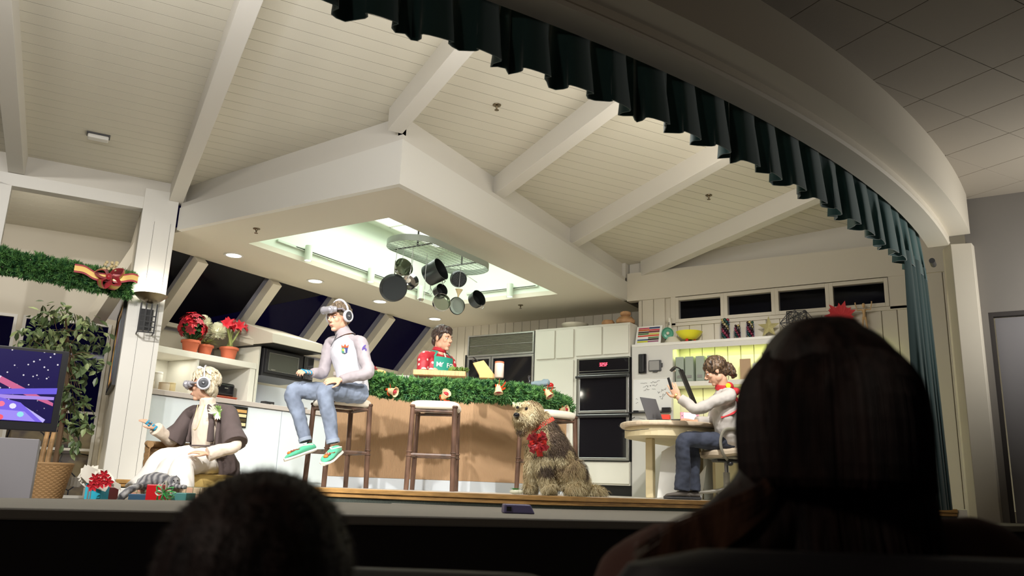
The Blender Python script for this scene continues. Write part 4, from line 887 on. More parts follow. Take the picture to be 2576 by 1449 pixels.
mb.build('variegated_leaves', 'leaf_pale', t, fix=False)
t = thing('amaryllis', 'red amaryllis in a terracotta pot beside the hood', 'potted plant', (-8.22, 6.60, 1.441)); c_ = V((-8.22, 6.60, 1.441)); pot(t, c_, .11, .17)
mb = MB(); fm = MB()
for k in range(5):
    b = c_+V((.03*math.cos(k*1.3), .04*math.sin(k*1.3), .15)); tp_ = c_+V((.05*math.cos(k*1.3), (k-2)*.055, .40+.02*(k % 3))); mb.tube([b, (b+tp_)/2+V((0, .01, 0)), tp_], .013, 8)
    for (oy, oz) in ((-.03, .03), (.035, .02)):
        q = tp_+V((.02, oy, oz)); ax_ = V((.6, oy*12, .15)).normalized(); x = ax_.orthogonal().normalized(); y = ax_.cross(x)
        for j in range(6):
            v = x*math.cos(j*PI/3)+y*math.sin(j*PI/3); leaf(fm, q, v*.8+ax_*.9, ax_, .085, .042, .35)
mb.build('stems', 'leaf_pale', t, smooth=True); fm.build('petals', 'bract_red', t, fix=False)
mb = MB()
for k in range(26):
    a = rnd.uniform(0, 2*PI); leaf(mb, c_+ZU*.16, (math.cos(a), math.sin(a), rnd.uniform(-.1, .5)), ZU, rnd.uniform(.08, .15), .022, .3)
mb.build('leaves', 'leaf_green', t, fix=False)
poinsettia('counter_poinsettia', 'small red poinsettia on the bar behind the boy\'s arm', tuple(V((at(938, 940, D=8.5).x, at(938, 940, D=8.5).y, 1.064))), .05, .07, .03, .055, 12, 12)
# ---------------------------------------------------------------- ceiling fixtures
K['lamp_emit'] = mat('lamp_emit', (1, 1, .96), .5, emit=(1, .96, .88), es=5)
for i, y in enumerate((6.09, 7.42, 8.71, 10.03)):
    t = thing('recessed_light', 'round recessed ceiling light number %s from the column' % ['one', 'two', 'three', 'four'][i], 'ceiling light', (-7.7, y, ZS-.004), group='recessed lights beside the light well')
    MB().lathe([(.088, -.002), (.112, -.004), (.115, .0), (.11, .006), (.088, .006)], (-7.7, y, ZS-.006), 28).build('trim_ring', 'white_trim', t, smooth=True); MB().lathe([(0, 0), (.087, 0), (.087, .003), (0, .003)], (-7.7, y, ZS-.006), 24).build('lens', 'lamp_emit', t)
    light('SPOT', 'recessed_beam', (-7.7, y, ZS-.02), (-7.5, y, 0), 75, (1, .95, .85), .06, 150, .9)
def sprinkler(p, n, lb):
    p = V(p); n = V(n).normalized(); t = thing('sprinkler', lb, 'sprinkler', p); MB().lathe([(0, 0), (.038, 0), (.036, .006), (.012, .01), (0, .01)], p, 20, ax=-n).build('escutcheon', 'brass_dark', t, smooth=True)
    MB().lathe([(.012, .01), (.008, .035), (.003, .04), (.003, .046), (.02, .048), (.02, .051), (0, .052)], p, 12, ax=-n).build('deflector', 'brass_dark', t, smooth=True)
sprinkler((-6.63, 5.49, ZS), ZU, 'small sprinkler on the soffit near the column'); sprinkler((-5.93, 9.71, ZS), ZU, 'small sprinkler on the soffit near the refrigerator')
def onceil(px, py):
    n = ZU+AD*.065; return at(px, py, P=(Q0+ZU*3.23, n))
sprinkler(onceil(1250, 264), ZU, 'sprinkler on the plank ceiling above the soffit corner'); sprinkler(onceil(1783, 491), ZU, 'sprinkler on the plank ceiling near the valance')
p = onceil(248, 340); t = thing('smoke_detector', 'white detector box on the left plank ceiling', 'smoke detector', p)
MB().obox(p-AC*.10-AD*.05-ZU*.012, AC, AD, ZU, .20, .10, .014).build('base_plate', 'dark_grey', t); MB().obox(p-AC*.09-AD*.045-ZU*.05, AC, AD, ZU, .18, .09, .04).build('housing', 'white_trim', t, bevel=.012, seg=3)
# track lights in the light well
mk('track_white', c255(206, 216, 200), .4)
t = thing('track_rail', 'white lighting track along the left wall of the light well', 'lighting track', (-7.14, 7.4, 2.74))
MB().box((-7.149, 6.22, 2.73), (-7.115, 9.2, 2.755)).build('rail', 'track_white', t); MB().box((-7.114, 6.5, 2.738), (-7.112, 9.1, 2.747)).build('slot', 'dark_gap', t)
t = thing('track_rail', 'white lighting track on the far wall of the light well', 'lighting track', (-5.9, 9.32, 2.74)); MB().box((-6.6, 9.30, 2.73), (-5.42, 9.329, 2.755)).build('rail', 'track_white', t); MB().box((-6.5, 9.297, 2.738), (-5.45, 9.299, 2.747)).build('slot', 'dark_gap', t)
for i, (x, y) in enumerate(((-7.08, 6.67), (-7.08, 7.8), (-7.08, 8.85), (-5.83, 9.25))):
    t = thing('track_spotlight', ['white cylinder spotlight at the near end of the left track', 'white cylinder spotlight in the middle of the left track', 'white cylinder spotlight at the far end of the left track', 'white cylinder spotlight on the far wall track'][i], 'spotlight', (x, y, 2.62), group='cylinder spotlights in the light well')
    MB().lathe([(0, .19), (.044, .185), (.046, .175), (.046, 0), (.041, 0), (.041, .02), (0, .02)], (x, y, 2.61), 20).build('can', 'track_white', t, smooth=True); MB().lathe([(0, .0), (.039, .0), (.039, .003), (0, .003)], (x, y, 2.622), 16).build('bulb', 'lamp_emit', t)
    MB().obox((x-.01, y-.01, 2.72), (1, 0, 0), (0, 1, 0), ZU, .02, .02, .02).build('mount', 'track_white', t)
# ---------------------------------------------------------------- pot rack
mk('rack_grey', c255(168, 180, 168), .4, .3); mk('anod', c255(60, 64, 64), .32, .5); mk('anod_in', c255(34, 36, 36), .4, .3); mk('steel_green', c255(150, 160, 140), .2, .9)
rc = V((-5.20, 6.80, 2.44)); a_, b_ = .28, .73
def oval(k, n, s=1.0, z=0):
    t_ = 2*PI*k/n; st = b_-a_; c, s_ = math.cos(t_), math.sin(t_); return rc+V((a_*s*c, (st if s_ > 0 else -st)+a_*s*s_, z)) if abs(s_) > 1e-9 else rc+V((a_*s*c, 0, z))
t = thing('pot_rack', 'oval hanging pot rack with a wire grid in the light well', 'pot rack', rc)
n_ = 64; mb = MB(); mb.loft([[oval(k+.5, n_), oval(k+.5, n_, 1.02), oval(k+.5, n_, 1.02, .065), oval(k+.5, n_, 1.0, .065)] for k in range(n_)], closed=True); mb.build('rim', 'rack_grey', t)
mb = MB()
for i in range(29):
    y = -b_+.03+(2*b_-.06)*i/28; e = max(0, abs(y)-(b_-a_)); x = math.sqrt(max(0, a_*a_-e*e))
    if x > .02: mb.tube([rc+V((-x, y, .006)), rc+V((x, y, .006))], .0022, 5)
for i in range(9):
    x = -a_+.03+(2*a_-.06)*i/8; y = b_-a_+math.sqrt(a_*a_-x*x); mb.tube([rc+V((x, -y, .002)), rc+V((x, y, .002))], .0022, 5)
mb.build('wire_grid', 'rack_grey', t)
for y in (-.42, .38):
    MB().tube([rc+V((-.27, y, .03)), rc+V((.27, y, .035))], .009, 6).build('cross_bar', 'dark_grey', t); MB().tube([rc+V((.02, y, .035)), rc+V((.03, y, .98))], .011, 6).build('hanger_bar', 'dark_grey', t)
def hook(t, top, bot): MB().tube([top+V((0, 0, .012)), top+V((.012, 0, .004)), top+V((.008, 0, -.03)), (top+bot)/2, bot+V((.008, 0, .02)), bot, bot+V((-.01, 0, .008))], .0028, 6).build('hook', 'steel', t, smooth=True)
def pan(name, label, px, py, D, ax, r, h, m='anod', mi='anod_in', handle=None, L=.2, hm='steel', taper=.92):
    """open vessel: ax points out of the mouth"""
    c_ = at(px, py, D=D); r *= 1.165; h *= 1.165; L *= 1.1; ax = V(ax).normalized(); t = thing(name, label, 'pan', c_)
    MB().lathe([(0, -h/2), (r*taper*.93, -h/2), (r*taper, -h/2+.008), (r, h/2), (r*1.02, h/2+.003), (r*.98, h/2+.003), (r*taper*.96, -h/2+.012), (0, -h/2+.010)], c_, 36, ax=ax).build('vessel', m, t, smooth=True)
    MB().lathe([(0, -h/2+.0125), (r*taper*.95, -h/2+.0145), (r*.972, h/2)], c_, 36, ax=ax).build('inside', mi, t, smooth=True, fix=False)
    if handle:
        h_ = V(handle).normalized(); e = c_+h_*(r*.98)+ax*h*.25
        MB().tube([e, e+h_*L*.3+ax*.012, e+h_*L], [.008, .007, .008], 8, r2=.0045).build('handle', hm, t, smooth=True)
    hk_top = V((max(rc.x-a_+.02, min(rc.x+a_-.02, (c_+(h_*(r+L) if handle else ZU*r)).x)), c_.y, rc.z)) if False else None
    return t, c_
def loopgrip(t, p, u_, w_, s=.036):
    u_, w_ = V(u_).normalized(), V(w_).normalized(); MB().tube([p-w_*s, p-w_*s+u_*s, p+w_*s+u_*s, p+w_*s], .004, 6).build('side_handle', 'steel', t, smooth=True)
def rimpt(c_, ax, d, r, h):
    ax = V(ax).normalized(); d = V(d); d = (d-ax*d.dot(ax)).normalized(); return c_+ax*h*.38+d*r*1.165
pans = []
_at0 = at
def at(px, py, D=None, **k):   # distance of the rack at this place, pans hang plumb below it
    return _at0(px, py, D=8.32+(px-985)*.0046+(D-7.55)*1.0-(py-690)*.0008)
t, c_ = pan('frying_pan', 'large dark frying pan hanging bottom outwards, leftmost', 991, 725, 7.55, (CF*.93-CR*.28+CU*.1), .122, .055, handle=ZU, L=.14); pans.append((t, c_+ZU*.26))
t, c_ = pan('colander_bowl', 'green gold steel bowl tilted beside the frying pan', 1011, 677, 7.5, (CR*.45+CF*-.55+CU*.35), .085, .085, m='steel_green', mi='steel_green', taper=.6); pans.append((t, c_+ZU*.085))
t, c_ = pan('steel_saucepan', 'shiny steel saucepan behind the ladle', 1034, 708, 7.6, (CR*-.3+CF*-.6+CU*-.2), .07, .07, m='chrome', mi='chrome'); pans.append((t, c_+ZU*.12))
t, c_ = pan('stock_pot', 'large dark stock pot with its mouth to the right', 1092, 686, 7.55, (CR*.83-CF*.30+CU*.42), .108, .16); loopgrip(t, rimpt(c_, CR*.83-CF*.30+CU*.42, CR*.2-CU-CF*.35, .108, .16), CR*.7-CU*.5-CF*.3, CF*.8+CU*.3+CR*.2); pans.append((t, c_+ZU*.14))
t, c_ = pan('small_saucepan', 'small dark saucepan below the stock pot', 1106, 733, 7.6, (CR*.6-CF*.6+CU*.35), .062, .075); pans.append((t, c_+ZU*.1))
t, c_ = pan('steel_saute_pan', 'round steel pan with a gold rim, lowest in the middle', 1110, 762, 7.55, (CR*.35-CF*.8+CU*.35), .085, .045, m='chrome', mi='steel_green', taper=.97); pans.append((t, c_+ZU*.2))
t, c_ = pan('strainer_insert', 'dark perforated pan hanging bottom outwards', 1154, 702, 7.7, (CF*.95-CR*.15+CU*.05), .082, .06); pans.append((t, c_+ZU*.09))
mb = MB(); axf = -(CF*.95-CR*.15+CU*.05).normalized(); x = axf.orthogonal().normalized(); y = axf.cross(x)
for k in range(70):
    a = k*2.4; rr = .0086*math.sqrt(k)
    if rr < .076: mb.ell(c_+axf*.0362+(x*math.cos(a)+y*math.sin(a))*rr, (.0024, .0024, .0024), n=5, k=3)
tag(mb.build('perforations', 'steel', t), kind='stuff')
t, c_ = pan('skillet', 'dark skillet showing its green grey inside', 1152, 769, 7.65, (CR*-.45-CF*.8-CU*.05), .085, .04, mi='rack_grey', taper=.85); pans.append((t, c_+ZU*.15))
t, c_ = pan('saucepan', 'dark saucepan with a steel side handle, rightmost', 1198, 754, 7.9, (CR*.62-CF*.52+CU*.40), .085, .085); loopgrip(t, rimpt(c_, CR*.62-CF*.52+CU*.40, CR*.3-CU-CF*.3, .085, .085), CR*.7-CU*.5-CF*.2, CF*.8+CU*.3+CR*.2); pans.append((t, c_+ZU*.21))
t = thing('funnel', 'small brass funnel above the green skillet', 'funnel', at(1154, 738, D=7.65)); c_ = at(1154, 735, D=7.62); MB().lathe([(.045, .03), (.04, .025), (.012, -.03), (.008, -.06), (.006, -.06), (.01, -.028), (.042, .033)], c_, 20, ax=V((.1, 0, 1))).build('cone', 'cream_jar', t, smooth=True); pans.append((t, c_+ZU*.04))
t = thing('ladle', 'steel ladle hanging with its bowl down', 'ladle', at(1060, 745, D=7.5)); c_ = at(1059, 752, D=7.5)
MB().lathe([(0, -.03), (.02, -.025), (.032, 0), (.03, 0), (.018, -.02), (0, -.026)], c_, 18).build('bowl', 'chrome', t, smooth=True); MB().tube([c_+CR*.03, c_+CR*.035+ZU*.1, c_+CR*.03+ZU*.26], .003, 6).build('handle', 'steel', t); pans.append((t, c_+CR*.03+ZU*.26))
t = thing('serving_spoon', 'pale serving spoon hanging before the steel saucepan', 'spoon', at(1027, 706, D=7.4)); c_ = at(1027, 706, D=7.42)
MB().ell(c_, (.034, .012, .025)).build('bowl', 'white_ceramic', t, smooth=True); MB().tube([c_+ZU*.02, c_+ZU*.12+CR*.02, c_+ZU*.25+CR*.022], .003, 6).build('handle', 'steel', t); pans.append((t, c_+ZU*.25+CR*.022))
t = thing('whisk', 'wire whisk hanging beside the small saucepan', 'whisk', at(1080, 735, D=7.6)); c_ = at(1082, 735, D=7.65)
for k in range(4):
    a = k*PI/4; v = CR*math.cos(a)+CF*math.sin(a); MB().tube([c_+ZU*.05, c_+v*.035, c_-ZU*.04, c_-v*.035, c_+ZU*.05], .0015, 5).build('wire_loop', 'steel', t, smooth=True)
MB().tube([c_+ZU*.05, c_+ZU*.15], .006, 8).build('handle', 'steel', t); pans.append((t, c_+ZU*.15))
at = _at0
for t, tp_ in pans:
    # hook hangs from the nearest spot of the rack
    x = max(rc.x-a_+.03, min(rc.x+a_-.03, tp_.x)); yy = max(rc.y-b_+.1, min(rc.y+b_-.1, tp_.y)); top_ = V((x, yy, rc.z)); 
    if (top_-tp_).length > .03: MB().tube([top_+V((0, 0, .01)), top_+V((.01, 0, -.01)), top_.lerp(tp_, .5)+V((.004, 0, 0)), tp_], .003, 6).build('hook', 'steel', t, smooth=True)
# ---------------------------------------------------------------- valance and side curtain
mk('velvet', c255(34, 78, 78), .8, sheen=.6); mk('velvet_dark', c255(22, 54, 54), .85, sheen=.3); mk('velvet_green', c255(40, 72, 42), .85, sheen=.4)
def pleat(r0, a0, a1, z0, z1, npl, amp, name, label, m='velvet', tilt=0, hemwave=0):
    J = 10; n = npl*16; g = []
    for j in range(J+1):
        f = j/J; row = []
        for i in range(n+1):
            u_ = i/n; a = a0+(a1-a0)*u_; ph = 2*PI*npl*u_
            w = 2*abs(math.sin(ph/2+.35*math.sin(2.3*int(ph/2/PI))))**.62-1; k = amp*(.25+.75*f**.8)
            r = r0+w*k; z = z1+(z0+.10*max(0, min(1, (-a-A_(10))/A_(20)))*(m == 'velvet' and npl > 9)-z1)*f+hemwave*f*math.sin(ph+1.1)+.012*f*noise.noise(V((u_*npl*.7, 0, 3)))
            a2 = a+(amp*.5*f*math.sin(2*ph))/r0; row.append(C0+V((r*math.cos(a2), r*math.sin(a2), z)))
        g.append(row)
    o = MB().sheet(g, .006).build(name, m, smooth=60, fix=False); return tag(o, label, 'curtain')
pleat(11.90, A_(-50), A_(-3.2), 1.905, 2.42, 37, .07, 'valance', 'dark teal pleated valance hung from the curved header', hemwave=.004)
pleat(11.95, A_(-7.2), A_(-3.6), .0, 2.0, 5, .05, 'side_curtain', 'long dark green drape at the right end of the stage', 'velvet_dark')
t = thing('curtain_rod_end', 'dark end cap of the curtain rod by the right post', 'curtain rod', onarc(11.98, A_(-2.9), 2.06)); q = onarc(12.0, A_(-2.95), 2.09); MB().tube([q-V((0, .12, 0)), q+V((0, .03, 0))], .024, 14).build('rod_end', 'dark_grey', t, smooth=True)
# small grey device on the ledge, bottom right, and purple box
t = thing('ledge_sensor', 'small pale sensor box on the ledge at the foot of the post', 'sensor', at(2465, 1312, D=6.3)); p = at(2465, 1312, Z=-.085); MB().box((p.x-.06, p.y-.03, -.084), (p.x+.06, p.y+.03, -.05)).build('case', 'unit_grey' if 'unit_grey' in K else 'white_trim', t, bevel=.008); MB().box((p.x-.01, p.y-.032, -.075), (p.x+.03, p.y-.03, -.058)).build('port', 'black', t)
mk('purple_box', c255(92, 86, 122), .45)
p = at(1303, 1292, Z=-.085); t = thing('ledge_device', 'purple grey electronic box lying on the stage ledge', 'electronic device', p)
M_ = Matrix.Translation((p.x, p.y, -.084)) @ Matrix.Rotation(math.radians(40), 4, 'Z'); mb = MB(); q = [(-.085, -.055, 0), (.085, -.055, 0), (.085, .055, 0), (-.085, .055, 0), (-.082, -.05, .048), (.06, -.05, .048), (.06, .05, .048), (-.082, .05, .048)]
mb.add([M_ @ V(v) for v in q], [(0,3,2,1),(4,5,6,7),(0,1,5,4),(1,2,6,5),(2,3,7,6),(3,0,4,7)]); mb.build('case', 'purple_box', t, bevel=.008, seg=3); MB().box((-.07, -.0575, .012), (-.045, -.054, .035), M_).build('socket', 'black', t)
# ============================================================ LIVING ROOM SIDE
# wall lamp on the column
mk('iron', (.02, .02, .02), .5, .4)
sp_ = AC*.548+AD*(dW-.005)+ZU*1.72
t = thing('wall_lamp', 'black wall lamp with a saucer shade and lattice on the column', 'wall lamp', sp_)
MB().lathe([(.0, .0), (.03, .0), (.10, .03), (.165, .085), (.160, .087), (.095, .04), (.0, .015)], sp_-AD*.165+ZU*.02, 36).build('saucer_shade', 'brass_dark', t, smooth=True)
MB().ell(sp_-AD*.14+ZU*.085, (.05, .05, .055)).build('bulb_globe', mat('globe', (1, 1, 1), .3, emit=(1, .93, .8), es=9), t, smooth=True)
light('POINT', 'wall_lamp_glow', sp_-AD*.12+ZU*.21, None, 3.0, (1, .92, .8), .05)
lat = MB(); o = sp_-AD*.19-AC*.085-ZU*.285
for i in range(4):
    lat.obox(o+AC*(.05*i), AC, AD, ZU, .014, .014, .30)
    lat.obox(o+AC*.0+AD*.001+ZU*(.0+.055*i), AC, AD, ZU, .164, .012, .012) if True else None
for i in (0, 3): lat.obox(o+AC*(.05*i)+AD*.014, AC, AD, ZU, .012, .17, .012)
lat.build('lattice', 'iron', t); MB().obox(o+AC*.02+AD*.17+ZU*.05, AC, AD, ZU, .12, .016, .22).build('back_plate', 'iron', t)
# picture on the partition (left face)
cP = cW-.341; t = thing('framed_picture', 'colourful framed picture on the partition beside the garland', 'picture', AC*cP+AD*9.7+ZU*1.35)
def pf(d0, d1, z0, z1, e, th, name, m):
    if e: 
        mb = MB()
        for (a, b, c_, d_) in ((d0, z0, e, z1-z0), (d1-e, z0, e, z1-z0), (d0+e, z0, d1-d0-2*e, e), (d0+e, z1-e, d1-d0-2*e, e)): mb.obox(AC*(cP-th)+AD*a+ZU*b, AC, AD, ZU, th, c_, d_)
        return mb.build(name, m, t)
    return MB().obox(AC*(cP-th)+AD*d0+ZU*z0, AC, AD, ZU, th, d1-d0, z1-z0).build(name, m, t)
pf(9.24, 10.55, .93, 1.86, .04, .035, 'outer_frame', 'black_plastic'); pf(9.28, 10.51, .97, 1.82, .06, .024, 'gold_liner', mat('gold_liner', c255(206, 160, 84), .4, .4)); 
m = bpy.data.materials.new('artwork'); m.use_nodes = True; nt = m.node_tree; N = nt.nodes; tc = N.new('ShaderNodeTexCoord'); n = N.new('ShaderNodeTexNoise'); n.inputs['Scale'].default_value = 2.5; n.inputs['Detail'].default_value = 3; r = N.new('ShaderNodeValToRGB')
for k, (p_, c_) in enumerate(((.3, (90, 150, 180)), (.42, (205, 205, 215)), (.5, (190, 120, 170)), (.58, (120, 170, 200)), (.7, (230, 226, 214)))):
    e = r.color_ramp.elements[k] if k < 2 else r.color_ramp.elements.new(p_); e.position = p_; e.color = (*c255(*c_), 1)
nt.links.new(tc.outputs['Object'], n.inputs[0]); nt.links.new(n.outputs[0], r.inputs[0]); nt.links.new(r.outputs[0], N['Principled BSDF'].inputs['Base Color']); K['artwork'] = m
pf(9.34, 10.45, 1.03, 1.76, 0, .012, 'canvas', 'artwork')
# television on a grey pedestal
TVP = (AD*6.2, AD)
TL, TR, BRc, BLc = at(0, 868, P=TVP), at(175, 885, P=TVP), at(143, 1087, P=TVP), at(0, 1083, P=TVP)
cR = TR.dot(AC); z1_, z0_ = (TR.z+TL.z)/2, BRc.z; cL = cR-1.02
t = thing('television', 'flat black television showing a spaceship game, left edge', 'television', AC*(cR-.5)+AD*6.2+ZU*z0_)
MB().obox(AC*cL+AD*6.2+ZU*z0_, AC, AD, ZU, cR-cL, .05, z1_-z0_).build('housing', 'black_plastic', t, bevel=.004)
m = bpy.data.materials.new('star_screen'); m.use_nodes = True; nt = m.node_tree; N = nt.nodes; bs = N['Principled BSDF']; bs.inputs['Base Color'].default_value = (.005, .004, .02, 1); bs.inputs['Roughness'].default_value = .3
tc = N.new('ShaderNodeTexCoord'); vo = N.new('ShaderNodeTexVoronoi'); vo.inputs['Scale'].default_value = 30; cr = N.new('ShaderNodeValToRGB'); cr.color_ramp.elements[0].position = .11; cr.color_ramp.elements[0].color = (1, .95, 1, 1); cr.color_ramp.elements[1].position = .19; cr.color_ramp.elements[1].color = (.008, .004, .06, 1)
nt.links.new(tc.outputs['Object'], vo.inputs['Vector']); nt.links.new(vo.outputs['Distance'], cr.inputs[0]); nt.links.new(cr.outputs[0], bs.inputs['Emission Color']); bs.inputs['Emission Strength'].default_value = .9; K['star_screen'] = m
scr = MB().obox(AC*(cL+.03)+AD*6.198+ZU*(z0_+.055), AC, AD, ZU, cR-cL-.07, .002, z1_-z0_-.075).build('screen', 'star_screen', t)
def scrp(name, pts, col, es=1.0, k=[0]):   # flat picture elements on the screen: (c from right edge, z from bottom)
    k[0] += 1; q = [AC*(cR-a)+AD*(6.1975-.0002*k[0])+ZU*(z0_+b) for a, b in pts]; n = len(q)
    mb = MB().add(q+[x-AD*.0002 for x in q], [tuple(range(n)), tuple(range(2*n-1, n-1, -1))]+[(i, (i+1) % n, n+(i+1) % n, n+i) for i in range(n)]); return mb.build(name, mat('scr_%d' % k[0], (.01, .01, .02), .4, emit=c255(*col), es=es), scr)
scrp('red_wing', [(.50, .36), (.47, .385), (.20, .26), (.045, .185), (.045, .165), (.24, .235)], (206, 96, 140)); scrp('white_wing', [(.56, .37), (.53, .40), (.36, .335), (.38, .305)], (230, 210, 235))
scrp('purple_gun', [(.40, .215), (.40, .25), (.035, .285), (.035, .245)], (104, 88, 222)); scrp('lilac_gun', [(.42, .19), (.42, .218), (.045, .225), (.045, .205)], (168, 140, 230))
scrp('canopy_strut', [(.27, .17), (.24, .175), (.075, .075), (.085, .055), (.29, .13)], (190, 180, 250)); scrp('cockpit_panel', [(.62, .06), (.09, .058), (.23, .175), (.42, .215), (.62, .19)], (120, 96, 230)); scrp('console', [(.62, .062), (.13, .06), (.20, .12), (.62, .13)], (160, 140, 245))
for a, b, c_ in ((.50, .17, (220, 225, 255)), (.42, .155, (120, 200, 255)), (.335, .16, (255, 120, 150)), (.27, .15, (235, 230, 255)), (.36, .09, (80, 220, 230)), (.40, .085, (100, 230, 180)), (.33, .075, (255, 90, 110)), (.22, .10, (150, 230, 240))):
    scrp('gauge', [(a+.02*math.cos(i*PI/4), b+.018*math.sin(i*PI/4)) for i in range(8)], c_)
MB().obox(AC*(cR-.62)+AD*6.22+ZU*(z0_-.05), AC, AD, ZU, .24, .05, .05).build('stand_neck', 'black_plastic', t)
pz = at(100, 1105, P=TVP).z; cq = at(100, 1105, P=TVP).dot(AC)
t = MB().obox(AC*(cq-.9)+AD*6.2+ZU*LF, AC, AD, ZU, .9, .45, pz-LF).build('pedestal', mat('pedestal_grey', c255(132, 130, 134), .6), bevel=.004); tag(t, 'plain grey pedestal under the television', 'pedestal')
# stone wall seen through the low window, wicker basket with poles
m = bpy.data.materials.new('stone'); m.use_nodes = True; nt = m.node_tree; N = nt.nodes; tc = N.new('ShaderNodeTexCoord'); mp = N.new('ShaderNodeMapping'); mp.inputs['Scale'].default_value = (1, 1, 1.3); vo = N.new('ShaderNodeTexVoronoi'); vo.feature = 'DISTANCE_TO_EDGE'; vo.inputs['Scale'].default_value = 3.1; vo2 = N.new('ShaderNodeTexVoronoi'); vo2.inputs['Scale'].default_value = 3.1
nz = N.new('ShaderNodeTexNoise'); nz.inputs['Scale'].default_value = 5; r = N.new('ShaderNodeValToRGB'); r.color_ramp.elements[0].position = .35; r.color_ramp.elements[0].color = (*c255(112, 96, 76), 1); r.color_ramp.elements[1].position = .65; r.color_ramp.elements[1].color = (*c255(196, 170, 104), 1)
r2 = N.new('ShaderNodeValToRGB'); r2.color_ramp.elements[0].position = .012; r2.color_ramp.elements[0].color = (.01, .008, .006, 1); r2.color_ramp.elements[1].position = .035; mx = N.new('ShaderNodeMix'); mx.data_type = 'RGBA'; mx.blend_type = 'MULTIPLY'; mx.inputs[0].default_value = 1
nt.links.new(tc.outputs['Object'], mp.inputs[0])
for q_ in (vo, vo2, nz): nt.links.new(mp.outputs[0], q_.inputs['Vector'])
nt.links.new(nz.outputs[0], r.inputs[0]); nt.links.new(vo.outputs['Distance'], r2.inputs[0]); nt.links.new(r.outputs[0], mx.inputs[6]); nt.links.new(r2.outputs[0], mx.inputs[7]); nt.links.new(mx.outputs[2], N['Principled BSDF'].inputs['Base Color']); bp = N.new('ShaderNodeBump'); bp.inputs['Strength'].default_value = .7; nt.links.new(r2.outputs[0], bp.inputs['Height']); nt.links.new(bp.outputs[0], N['Principled BSDF'].inputs['Normal']); K['stone'] = m
MB_ = MB().obox(AC*-2.2+AD*(dB+.18)+ZU*LF, AC, AD, ZU, 2.7, .25, .95-.02); o_ = MB_.build('stone_wall', 'stone'); tag(o_, 'low stone wall outside the tall living room window', 'wall', kind='structure')
light('POINT', 'low_window_light', AC*.05+AD*(dB-.5)+ZU*.2, None, 1.5, (1, .85, .55), .1)  # small warm point light on the room side of the tall window
mk('wicker', c255(164, 130, 88), .7); mk('wicker_dark', c255(120, 92, 62), .75)
def wicker_surface(t, fn, nu, nv, name, m='wicker', amp=.006, th=.008):   # fn(u, v) -> point, normal ; woven relief
    g = []
    for j in range(nv*2+1):
        row = []
        for i in range(nu*4+1):
            p, n = fn(i/(nu*4), j/(nv*2)); w = math.sin(2*PI*i/4+(PI if (j//2) % 2 else 0))*(.5 if j % 2 else 1); row.append(p+n*(amp*w+(amp*.6 if j % 2 else 0)))
        g.append(row)
    return MB().sheet(g, th).build(name, m, t, smooth=50, fix=False)
bk = at(112, 1210, P=(AD*9.3, AD)); t = thing('wicker_basket', 'tall wicker basket holding two wooden poles', 'basket', (bk.x, bk.y, LF)); bz1 = at(112, 1166, P=(AD*9.3, AD)).z
def bfn(u_, v_):
    a = u_*2*PI; r_ = .14+.085*v_; d_ = V((math.cos(a), math.sin(a), 0)); return V((bk.x, bk.y, LF+.005+(bz1-LF-.01)*v_))+d_*r_, d_
wicker_surface(t, bfn, 22, 26, 'woven_side'); MB().tube([V((bk.x, bk.y, bz1))+V((.225*math.cos(a), .225*math.sin(a), 0)) for a in [2*PI*i/32 for i in range(32)]], .013, 8, closed=True).build('rim', 'wicker', t, smooth=True)
MB().lathe([(0, 0), (.14, 0), (.14, .01), (0, .01)], (bk.x, bk.y, LF+.001), 20).build('base', 'wicker_dark', t)
mk('pole_wood', c255(176, 140, 96), .6, var=.3, vscale=12)
for k, (px, L) in enumerate(((100, .62), (116, .58))): 
    q = at(px, 1166, P=(AD*9.3, AD)); tt = thing('wooden_pole', ['rough wooden pole, the left one in the basket', 'rough wooden pole, the right one in the basket'][k], 'pole', (q.x, q.y, LF+.02)); MB().tube([V((q.x, q.y, LF+.02)), V((q.x, q.y, bz1+.1))+AC*.01, V((q.x, q.y, bz1+L*.6))+AC*.025], [.022, .024, .02], 8).build('shaft', 'pole_wood', tt, smooth=True)
hb = MB().obox(AC*-.25+AD*9.5+ZU*LF, AC, AD, ZU, .30, .3, .24).build('hearth_block', mat('concrete', c255(140, 134, 118), .9, bump=.2)); tag(hb, 'low grey block on the floor beside the basket', 'block')
# ficus tree behind the television
mk('ficus_leaf', c255(92, 112, 70), .4, var=.4, vscale=6); mk('ficus_light', c255(160, 176, 120), .45); mk('bark', c255(110, 86, 62), .8)
FP = (AD*9.9, AD); tr = at(165, 1010, P=FP); t = thing('ficus_tree', 'leafy ficus tree behind the television', 'tree', (tr.x, tr.y, LF)); rnd = random.Random(21)
top_ = at(165, 800, P=FP); mb = MB(); mb.tube([V((tr.x, tr.y, LF)), tr, top_.lerp(tr, .4)+AC*.03, top_], [.03, .026, .02, .008], 8); tips = []
for (px, py, n) in ((70, 850, 9), (95, 810, 10), (130, 785, 12), (165, 780, 9), (190, 810, 12), (225, 830, 12), (250, 850, 9), (110, 860, 12), (150, 850, 14), (190, 870, 14), (222, 885, 10), (100, 890, 8), (165, 910, 12), (195, 930, 10), (225, 930, 7), (185, 980, 10), (205, 1010, 9), (190, 1050, 9), (215, 1060, 4), (180, 1090, 6), (205, 1090, 4), (160, 1010, 8), (60, 880, 5), (170, 1120, 3), (245, 900, 4)):
    c_ = at(px, py, P=FP)+AD*rnd.uniform(-.22, .22); st = top_.lerp(tr, rnd.uniform(.1, .9)); mb.tube([st, (st+c_)/2+ZU*.05, c_], [.006, .004, .002], 5); tips.append((c_, n))
mb.build('branches', 'bark', t, smooth=True); A_m, B_m = MB(), MB()
